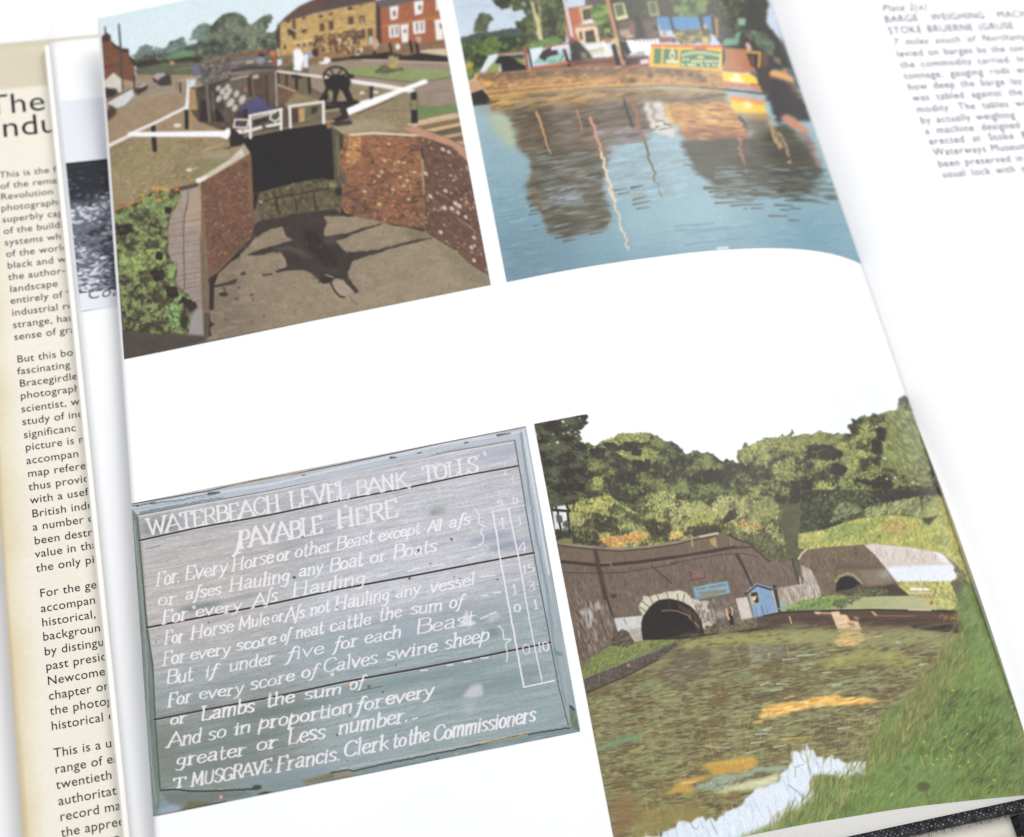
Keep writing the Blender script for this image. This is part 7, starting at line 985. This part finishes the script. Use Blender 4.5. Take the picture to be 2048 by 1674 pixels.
# ------------------------------------------------------------------ the table
TABLE_Z = -0.0062
table = obj('table', [(-0.9, -0.9, TABLE_Z), (0.9, -0.9, TABLE_Z), (0.9, 0.9, TABLE_Z), (-0.9, 0.9, TABLE_Z)], [(0, 1, 2, 3)], M_TABLE, smooth=False)
table['kind'] = 'structure'

# ------------------------------------------------------------------ the lifted leaf: rows traced on the print edges
def xl_(y): return 195.5 + 0.0695 * (y - 38)
def xg_(y): return 890.5 + 0.189 * y
def xr_(y): return 1538.5 + 0.3475 * y
def u_of(x, y):
    l, g, r = xl_(y), xg_(y), xr_(y)
    return np.where(x < g, 0.5 * (x - l) / (g - l), 0.5 + 0.5 * (x - g) / (r - g))
ROW_A = [(245,719.8),(440,680),(638.4,639),(735.8,619.5),(981.7,570),(1013.4,564.5),(1091,548.5),(1165.6,535),(1258,520.7),(1358.5,507.7),(1428,500.7),(1506,496.6),(1545,496),(1604,498.3),(1662.5,506.7),(1701.6,518.4),(1722,528)]
ROW_B = [(263,1007),(525,955),(788,903.5),(1051,852.5),(1068,848.5),(1172,829),(1285,810),(1400,793),(1520,779),(1638,771),(1741,772),(1800,783),(1814,793)]
ROW_C = [(328,1905),(620,1847),(900,1790),(1200,1730),(1481.6,1674),(1608,1648.7),(1731,1628.5),(1790,1618.8),(1857,1610),(1954,1599.5),(2048,1590.7),(2091,1588)]
UU = np.linspace(0, 1, 201)
def row_y(row):
    p = np.array(row, float); u = u_of(p[:, 0], p[:, 1])
    y = np.interp(UU, u, p[:, 1])
    k = np.hanning(13); k /= k.sum()                      # take the corners off the traced polyline
    pad = np.concatenate([2 * y[0] - y[1:7][::-1], y, 2 * y[-1] - y[-7:-1][::-1]])
    return np.convolve(pad, k, 'valid')
def row_x(y):
    l, g, r = xl_(y), xg_(y), xr_(y)
    return np.where(UU < 0.5, l + (g - l) * UU * 2, g + (r - g) * (UU - 0.5) * 2)
def fixed_y(row_ys, zleft):
    xs = row_x(row_ys); Y0 = on_z(xs[0], row_ys[0], zleft)[1]
    return on_y(xs, row_ys, Y0)
_ya = row_y(ROW_A); _yb = row_y(ROW_B); _yc = row_y(ROW_C); _yt = 37 + 0.93 * (_ya - 719.8)
PT = fixed_y(_yt, 12 * MM)
PA = fixed_y(_ya, 7 * MM)
PB = fixed_y(_yb, 8 * MM)
_zc = np.interp(UU, [0, .25, .5, .7, .82, .92, 1], np.array([5, 7, 8.2, 8, 6.4, 3.6, 1.3]) * MM)
_zc = np.convolve(np.pad(_zc, 10, mode='edge'), np.hanning(21) / np.hanning(21).sum(), 'valid')
PC = on_z(row_x(_yc), _yc, _zc)
_VN = np.array([0, (PT[0, 1] - PA[0, 1]), (PT[0, 1] - PB[0, 1]), (PT[0, 1] - PC[0, 1])]); _VN = _VN / _VN[-1]
_ROWS = np.stack([PT, PA, PB, PC])                      # 4 x 201 x 3
def leaf(u, v):
    u = np.asarray(u, float); v = np.asarray(v, float)
    R = np.stack([np.stack([np.interp(u, UU, _ROWS[k, :, c]) for c in range(3)], -1) for k in range(4)])
    out = 0
    for k in range(4):
        w = np.ones_like(v)
        for j in range(4):
            if j != k: w = w * (v - _VN[j]) / (_VN[k] - _VN[j])
        out = out + R[k] * w[..., None]
    return out
def leaf_n(u, v):
    e = 1e-3
    a = leaf(np.clip(u + e, 0, 1), v) - leaf(np.clip(u - e, 0, 1), v)
    b = leaf(u, np.clip(v - e, 0, 1)) - leaf(u, np.clip(v + e, 0, 1))
    n = np.cross(a, b); return n / np.linalg.norm(n, axis=-1, keepdims=True)
def leaf_uv(x, y):
    """page coordinates of a point traced on the photograph"""
    u, v = 0.5, 0.5
    for _ in range(40):
        p = proj(leaf(u, v)); e = 1e-4
        ua, ub = max(u - e, 0.0), min(u + e, 1.0)
        J = np.stack([(proj(leaf(ub, v)) - proj(leaf(ua, v))) / (ub - ua),
                      (proj(leaf(u, v + e)) - proj(leaf(u, v - e))) / (2 * e)], 1)
        d = np.linalg.solve(J, np.array((x, y)) - p)
        u = float(np.clip(u + np.clip(d[0], -.2, .2), 0, 1)); v = float(np.clip(v + np.clip(d[1], -.2, .2), -0.05, 1.05))
    return u, v

# ------------------------------------------------------------------ the book
book = thing('book', 'open hardback book showing a white page with four colour photographs', 'book')

# front cover board, black dotted cloth, under the left-hand pages
v, f = box(-0.1268, -0.1210, -0.0030, 0.1050, 0.1372, -0.0002)
front = obj('front_cover', v, f, M_CLOTH, book, smooth=False); bevel(front, 0.0007, 3)
front['label'] = 'black cloth cover board with rows of tiny pale dots'

nu, nv = 96, 72
# block of pages below the lifted leaf
def block_top(u, v):
    P = leaf(u, v)
    low = 2.6 * MM
    k = sm(0.02, 0.45, u)
    z = lerp(np.full_like(P[..., 2], low), P[..., 2] - 0.45 * MM, k)
    z = np.minimum(np.maximum(z, 0.6 * MM), P[..., 2] - 0.45 * MM)
    Q = P.copy(); Q[..., 2] = z
    return Q
us, vv = np.meshgrid(np.linspace(0, 1, nu + 1), np.linspace(0, 1, nv + 1))
top = block_top(us, vv)
top[:, 0, 0] = -106.3 * MM
top[0, :, 1] = 134.6 * MM
tv = top.reshape(-1, 3)
bot = tv.copy(); bot[:, 2] = 0.0002
bb = bot.reshape(nv + 1, nu + 1, 3); bb[-1, :, 1] = -118.3 * MM; bb[:, 0, 0] = -107.0 * MM; bot = bb.reshape(-1, 3)
verts = list(tv) + list(bot); n1 = len(tv); faces = grid_faces(nu, nv)
def ring(idx):
    for a, b in zip(idx[:-1], idx[1:]): faces.append((a, b, b + n1, a + n1))
ring([nv * (nu + 1) + i for i in range(nu + 1)])
ring([i for i in range(nu, -1, -1)])
ring([j * (nu + 1) for j in range(nv + 1)])
ring([j * (nu + 1) + nu for j in range(nv, -1, -1)])
block = obj('page_block', verts, faces, M_EDGE, book, smooth=False)

# the page with a black-and-white photograph, next one down; its fore-edge shows beside the leaf
def under(x, y, z): return (x, y, z)
PXL, PXR, PYT, PYB = -104.9 * MM, -20 * MM, 135.2 * MM, -117.6 * MM
def flat_sheet(name, x0, x1, y0, y1, z, mat, parent, n=(40, 40), uv=True, sag=None):
    X, Y = np.meshgrid(np.linspace(x0, x1, n[0] + 1), np.linspace(y1, y0, n[1] + 1))
    Z = np.full_like(X, z)
    if sag is not None: Z = Z + sag(X, Y)
    S, T = np.meshgrid(np.linspace(0, 1, n[0] + 1), np.linspace(1, 0, n[1] + 1))
    return obj(name, np.stack([X, Y, Z], -1).reshape(-1, 3), grid_faces(*n), mat, parent, np.stack([S, T], -1).reshape(-1, 2))
def sag(X, Y): return -0.0003 * sm(-0.0985, -0.1055, X)
sheet2 = flat_sheet('page', -105.75 * MM, PXR, PYB, PYT - .3 * MM, 2.85 * MM, M_EDGE, book, sag=sag); solidify(sheet2, 0.00025)
under_page = flat_sheet('page', PXL, PXR, PYB, PYT, 3.35 * MM, M_PAGE, book, sag=sag); solidify(under_page, 0.00022)
under_page['label'] = 'page under the photographs page, its fore-edge strip showing part of a black-and-white photograph'

# the leaf itself
us, vv = np.meshgrid(np.linspace(0, 1, 161), np.linspace(0, 1, 121))
leaf_page = obj('page', leaf(us, vv).reshape(-1, 3), grid_faces(160, 120), M_PAGE, book)
solidify(leaf_page, 0.00022)
leaf_page['label'] = 'lifted left-hand page carrying four colour photographs'

# ------------------------------------------------------------------ the printed photographs
PRINTS = {}
def print_on_leaf(canvas, corners, label, n=(110, 80), off=0.00006):
    """corners traced top-left, top-right, bottom-right, bottom-left; becomes a flat rectangle in page coordinates"""
    C = np.array([c if isinstance(c[0], str) is False and len(c) == 2 else c for c in corners], float)
    s, t = np.meshgrid(np.linspace(0, 1, n[0] + 1), np.linspace(0, 1, n[1] + 1))
    def uvmap(s, t):
        top = C[0] * (1 - s[..., None]) + C[1] * s[..., None]; bt = C[3] * (1 - s[..., None]) + C[2] * s[..., None]
        return top * (1 - t[..., None]) + bt * t[..., None]
    q = uvmap(s, t)
    P = leaf(q[..., 0], q[..., 1]) + leaf_n(q[..., 0], q[..., 1]) * off
    o = obj('printed_photograph', P.reshape(-1, 3), grid_faces(*n), M_INK, leaf_page, np.stack([s, 1 - t], -1).reshape(-1, 2))
    o['label'] = label
    if canvas is not None:
        # the picture is drawn in the photograph's pixels, then unrolled onto the page's own flat rectangle
        W_, H_ = canvas.tex
        S_, T_ = np.meshgrid((np.arange(W_) + .5) / W_, (np.arange(H_) + .5) / H_)
        gs, gt = np.meshgrid(np.linspace(0, 1, 161), np.linspace(0, 1, 121))
        qq = uvmap(gs, gt); pix = proj(leaf(qq[..., 0], qq[..., 1]))
        def up(A):
            fx = S_ * 160; fy = T_ * 120; i = np.minimum(fx.astype(int), 159); j = np.minimum(fy.astype(int), 119); a = fx - i; b = fy - j
            return A[j, i] * (1 - a) * (1 - b) + A[j, i + 1] * a * (1 - b) + A[j + 1, i] * (1 - a) * b + A[j + 1, i + 1] * a * b
        img = canvas.sample(up(pix[..., 0]), up(pix[..., 1]))
        o.data.materials[0] = print_material(canvas.name, make_image(canvas.name, s2l(img * 255.0) * canvas.gain))
    else:
        o.data.materials[0] = paper('flat', (.3, .3, .2), (.3, .35, .2))
    return o
_um = leaf_uv(250, 720)[0] * 0
UA = _VN[1]
u1 = 0.5 * (1 - (890.5 + 0.189 * 570 - 981.7) / (890.5 + 0.189 * 570 - xl_(570)))
def uv(x, y): return leaf_uv(x, y)
P1 = [(0.0035, 0.0), (uv(878, 20)[0], 0.0), (uv(981.7, 570)[0], UA), (0.0035, UA)]
P2 = [(uv(909.8, 20)[0], 0.0), (1.0, 0.0), (1.0, UA), (uv(1013.4, 564.5)[0], UA)]
_b = uv(263.4, 1007.4)
P3 = [(0.0, uv(264, 1007.2)[1]), uv(1051.6, 852.5), uv(1160.5, 1462.7), (0.0, uv(308, 1633)[1])]
_t4 = uv(1068, 848)
P4 = [_t4, (1.0, _t4[1]), (1.0, 1.0), (uv(1226.7, 1674)[0], 1.0)]

pr1 = print_on_leaf(globals().get('CV1'), P1, 'colour photograph of a canal lock with brick walls, white balance beams and stone houses')
pr2 = print_on_leaf(globals().get('CV2'), P2, 'colour photograph of a moored barge and green cabin boat mirrored in blue water')
pr3 = print_on_leaf(globals().get('CV3'), P3, 'photograph of a weathered grey board of tolls with white hand lettering')
pr4 = print_on_leaf(globals().get('CV4'), P4, 'colour photograph of a brick canal tunnel mouth with trees and grassy bank')
# grey tint and black-and-white photograph on the page below
def quad_on_under(name, pts, z, mat, label):
    P = [on_z(x, y, z) for x, y in pts]
    o = obj(name, P, [(0, 1, 2, 3)], mat, under_page, [(0, 1), (1, 1), (1, 0), (0, 0)], smooth=False); o['label'] = label
    return o
_x0 = -103.9 * MM
a = on_z(120, 203, .0034)[1]; c = on_z(161, 622, .0034)[1]
tint = obj('printed_tint', [(_x0, a, .00342), (-.04, a, .00342), (-.04, c, .00342), (_x0, c, .00342)], [(3, 2, 1, 0)], M_TINT, under_page, smooth=False)
tint['label'] = 'pale grey tinted rectangle behind the black-and-white photograph'
a = on_z(134, 326, .0034)[1]; c = on_z(160.6, 587, .0034)[1]
CVB = globals().get('CV5')
mb = M_INK if CVB is None else print_material(CVB.name, make_image(CVB.name, s2l(CVB.a * 255.0) * CVB.gain))
bw = obj('printed_photograph', [(_x0, a, .00346), (-.066, a, .00346), (-.066, c, .00346), (_x0, c, .00346)], [(3, 2, 1, 0)], mb, under_page, [(0, 1), (1, 1), (1, 0), (0, 0)], smooth=False)
bw['label'] = 'black-and-white photograph of leaves and water, mostly hidden by the lifted page'


# right-hand page: rises out of the gutter, then falls slowly to the right
GUT = np.stack([leaf(np.ones(60), np.linspace(0, 1, 60))]).reshape(-1, 3)
def right_page(s, t):
    """s metres to the right of the gutter, t metres up the page"""
    Yg = GUT[::-1, 1]; gx = np.interp(t, Yg, GUT[::-1, 0]); gz = np.interp(t, Yg, GUT[::-1, 2])
    z = gz - 0.0006 + 0.0065 * (1 - np.exp(-s / 0.010)) - 0.085 * s
    z = np.maximum(z, -0.0015)
    return np.stack([gx - 0.0003 + s, t, z], -1)
S, T = np.meshgrid(np.concatenate([np.linspace(0, 0.03, 31), np.linspace(0.035, 0.2, 34)]), np.linspace(PT[0, 1], -0.1175, 81))
rp = obj('page', right_page(S, T).reshape(-1, 3), grid_faces(64, 80), M_PAGE, book)
solidify(rp, 0.00022)
rp['label'] = 'right-hand page with a column of small text'
v, f = box(0.112, -0.1170, TABLE_Z + 0.003, 0.305, 0.1330, -0.0022)
blk2 = obj('page_block', v, f, M_EDGE, book, smooth=False)
v, f = box(0.122, -0.1210, TABLE_Z + 0.0002, 0.312, 0.1372, TABLE_Z + 0.0028)
back = obj('back_cover', v, f, M_CLOTH, book, smooth=False); bevel(back, 0.0007, 3)

# ------------------------------------------------------------------ dust jacket
jacket = thing('dust_jacket', 'cream paper dust jacket with printed flap, folded round the black front cover', 'dust jacket')
prof = []                                                # flap, fold, outer panel as one bent sheet (x, z)
for x in np.linspace(-0.045, -0.1262, 40): prof.append((x, 0.00012))
for a in np.linspace(0, math.pi, 15)[1:-1]: prof.append((-0.1262 - 0.0019 * math.sin(a), -0.00184 + 0.00196 * math.cos(a)))
for x in np.linspace(-0.1262, 0.1000, 40): prof.append((x, -0.0038))
vs_, fs_ = [], []
ny = 60; ys = np.linspace(0.1389, -0.1262, ny + 1)
for y in ys:
    for (x, z) in prof:
        w = 0.00018 * math.sin(y * 60 + x * 25) * (1 if z < 0 else 0)
        vs_.append((x, y if z < 0 else max(y, -0.1262), z + w))
flap = obj('jacket_flap', vs_, grid_faces(len(prof) - 1, ny), M_JACKET, jacket)
solidify(flap, 0.00016, 0)
# ------------------------------------------------------------------ printed lettering
def glyphs(s, size=1.0, spacing=1.0, shear=0.0, bold=0.0, word=1.0):
    cu = bpy.data.curves.new('lettering', 'FONT'); cu.body = s; cu.size = size
    cu.space_character = spacing; cu.space_word = word; cu.shear = shear; cu.offset = bold; cu.resolution_u = 4; cu.fill_mode = 'FRONT'
    o = bpy.data.objects.new('lettering', cu); COL.objects.link(o)
    dg = bpy.context.evaluated_depsgraph_get(); dg.update()
    me = bpy.data.meshes.new_from_object(o.evaluated_get(dg))
    co = np.empty(len(me.vertices) * 3); me.vertices.foreach_get('co', co)
    fs = [tuple(p.vertices) for p in me.polygons]
    bpy.data.objects.remove(o); bpy.data.meshes.remove(me); bpy.data.curves.remove(cu)
    return co.reshape(-1, 3)[:, :2], fs
def merge(parts):
    V, F = [], []
    for v, f in parts:
        n = len(V); V += list(v); F += [tuple(i + n for i in q) for q in f]
    return V, F

FLAP = [('title', 0.96, [('The Archaeology', -26, 232.4), ('Industrial', -16, 278)]),
 ('paragraph', 1, [('This is the first', -1, 357.5), ('of the remains', 0.5, 379.5), ('Revolution', 1.5, 401), ('photographs', 2.5, 423.5), ('superbly cap', 4.6, 446.5),
   ('of the buildin', 7.5, 469.5), ('systems wh', 9.5, 492.5), ('of the world', 12, 515.5), ('black and wh', 15, 538.5), ('the author-', 17, 561.5),
   ('landscape', 20, 585.5), ('entirely of ‘', 21, 609), ('industrial re', 24, 633), ('strange, hau', 26, 657.5), ('sense of gra', 28.5, 681.5)]),
 ('paragraph', 1, [('But this boo', 34, 726.5), ('fascinating', 35, 750.5), ('Bracegirdle', 39, 775), ('photograph', 41, 799.5), ('scientist, w', 42.6, 826), ('study of ind', 44.6, 851.5),
   ('significanc', 47.6, 877.5), ('picture is m', 51, 902.5), ('accompan', 53, 929.5), ('map refere', 55.7, 955.5), ('thus provid', 57.7, 982), ('with a usef', 60.7, 1008.5),
   ('British indu', 64, 1036), ('a number o', 65.7, 1062.5), ('been destr', 69, 1090), ('value in tha', 70.5, 1116.5), ('the only pic', 72.9, 1145)]),
 ('paragraph', 1, [('For the gen', 79.8, 1195.5), ('accompan', 82, 1225.5), ('historical,', 84, 1254), ('backgroun', 86, 1282.5), ('by distingu', 89, 1312), ('past presid', 92, 1341.6), ('Newcome', 95, 1371),
   ('chapter on', 97.7, 1401), ('the photog', 100.5, 1431), ('historical c', 103, 1461.5)]),
 ('paragraph', 1, [('This is a un', 107.6, 1515.7), ('range of ei', 110, 1548), ('twentieth c', 113, 1579), ('authoritati', 117.2, 1611.5), ('record mad', 120, 1643), ('the apprec', 123, 1675), ('of the wo', 126, 1706)])]
FS = 2.98 * MM
for name, k, lines in FLAP:
    parts = []
    for s, x, y in lines:
        p = on_z(x, y, 0.0)
        if name == 'title':
            v, f = glyphs(s, 9.9 * MM, 1.02, 0, 0.0)
            v = v * np.array((1.0, 1.0))
        else:
            v, f = glyphs(s, FS, 1.045, 0, 0.006 * 0)
        V = np.stack([p[0] + v[:, 0], p[1] + v[:, 1], np.full(len(v), 0.00026)], -1)
        parts.append((V, f))
    V, F = merge(parts)
    o = obj(name, V, F, M_INK, flap, smooth=False)
    o['label'] = 'bold book title printed at the top of the flap' if name == 'title' else 'paragraph of small black sans serif text starting with ' + ' '.join(lines[0][0].split()[:3])

RIGHT = [('Plate 2(x)', 1765, 24, 1.0, 0.25), ('BARGE  WEIGHING  MACHINE', 1770, 46, 1.9, 0), ('STOKE BRUERNE (GRUSE', 1778, 69, 1.35, 0), ('7 miles south of Northampton', 1787, 92, 1.9, 0.25),
 ('levied on barges by the ton', 1794, 115, 1.15, 0), ('the commodity carried. In', 1802, 137, 1.5, 0), ('tonnage, gauging rods we', 1809, 159, 2.0, 0), ('how deep the barge lay i', 1817, 181, 1.55, 0),
 ('was tabled against the', 1826, 203, 2.0, 0), ('modity. The tables we', 1834, 226, 2.0, 0), ('by actually weighing', 1842, 248, 1.4, 0), ('a machine designed', 1851, 269, 2.0, 0),
 ('erected at Stoke B', 1859, 290, 2.3, 0), ('Waterways Museum', 1868, 312, 1.2, 0), ('been preserved in', 1877, 335, 1.2, 0), ('usual lock with o', 1886, 356, 1.5, 0)]
parts = []
for s, x, y, wd, sh in RIGHT:
    p = on_z(x, y, 0.003)
    # walk onto the page surface itself
    gx = np.interp(p[1], GUT[::-1, 1], GUT[::-1, 0])
    for _ in range(6):
        q = right_page(np.array(p[0] - gx), np.array(p[1])); p = on_z(x, y, q[2]); gx = np.interp(p[1], GUT[::-1, 1], GUT[::-1, 0])
    v, f = glyphs(s, 3.4 * MM, 1.1, sh, 0.0, wd)
    X = p[0] + v[:, 0]; Y = p[1] + v[:, 1]
    P = right_page(X - np.interp(Y, GUT[::-1, 1], GUT[::-1, 0]), Y)
    P[:, 0] = X; P[:, 2] += 0.00012
    parts.append((P, f))
V, F = merge(parts)
o = obj('paragraph', V, F, M_INK2, rp, smooth=False)
o['label'] = 'caption column of small dark text'
# caption under the black-and-white photograph
p = on_z(173, 598.5, 0.0035)
v, f = glyphs('Coalport', 4.6 * MM, 1.12, 0.3)
o = obj('caption', np.stack([p[0] + v[:, 0], p[1] + v[:, 1], np.full(len(v), 0.00352)], -1), f, M_INK2, under_page, smooth=False)
o['label'] = 'grey italic place name below the black-and-white photograph'

# ------------------------------------------------------------------ torn spine at the foot of the book
rng = np.random.default_rng(5)
def tube(cx, cz, r, y0, y1, a0, a1, n=36, m=14, rough=0.0, seed=1):
    g = np.random.default_rng(seed); V = []
    ys = np.linspace(y0, y1, m + 1)
    jit = g.normal(0, 1, (n + 1)) * rough
    for j, y in enumerate(ys):
        for i in range(n + 1):
            a = a0 + (a1 - a0) * i / n
            e = jit[i] if j == 0 else 0
            rr = r * (1 + 0.05 * math.sin(3 * a + 1.3))
            V.append((cx + rr * math.cos(a), y + e, cz + rr * math.sin(a) * 0.86))
    return V, grid_faces(n, m)
SPX, SPZ = 0.0995, -0.0034
V, F = tube(SPX, SPZ, 0.0030, -0.1262, -0.1214, math.radians(20), math.radians(330), rough=0.0004, m=8)
spine = obj('torn_spine', V, F, M_PLAINCLOTH, book); solidify(spine, 0.0007, 0)
spine['label'] = 'torn black cloth spine end with frayed pale board'
V, F = tube(SPX, SPZ, 0.0024, -0.1266, -0.1230, math.radians(22), math.radians(328), rough=0.0006, m=6, seed=3)
rim = obj('frayed_board', V, F, M_FRAY, spine); solidify(rim, 0.0009, 0)
# loose threads along the torn edges
def threads(name, pts, n, length, mat, parent, seed, r=0.00005, up=0.4):
    g = np.random.default_rng(seed); V, F = [], []
    for _ in range(n):
        p = np.array(pts[g.integers(len(pts))]) + g.normal(0, 0.0003, 3)
        d = g.normal(0, 1, 3); d[1] -= 0.5; d[2] *= up; d /= np.linalg.norm(d)
        L = length * g.uniform(0.4, 1.2); rr = r * g.uniform(0.6, 1.5); bend = g.normal(0, 0.35, 3)
        b0 = len(V)
        for k in range(5):
            t = k / 4; q = p + d * L * t + bend * L * t * t
            for a in range(3): V.append(q + rr * np.array((math.cos(a * 2.094), 0, math.sin(a * 2.094))))
        for k in range(4):
            for a in range(3):
                F.append((b0 + k * 3 + a, b0 + k * 3 + (a + 1) % 3, b0 + k * 3 + 3 + (a + 1) % 3, b0 + k * 3 + 3 + a))
    return obj(name, V, F, mat, parent)
pts = [(SPX + 0.0026 * math.cos(a), -0.1264, SPZ + 0.0024 * math.sin(a)) for a in np.linspace(math.radians(20), math.radians(330), 60)]
t_ = threads('loose_threads', pts, 420, 0.0012, M_FRAY, spine, 9); t_['kind'] = 'stuff'
t_['label'] = 'pale frayed threads round the torn spine end'
pts = [(x, -0.1209, -0.0029) for x in np.linspace(0.055, 0.104, 80)]
t_ = threads('loose_threads', pts, 520, 0.0006, M_THREAD, front, 11, up=0.3); t_['kind'] = 'stuff'
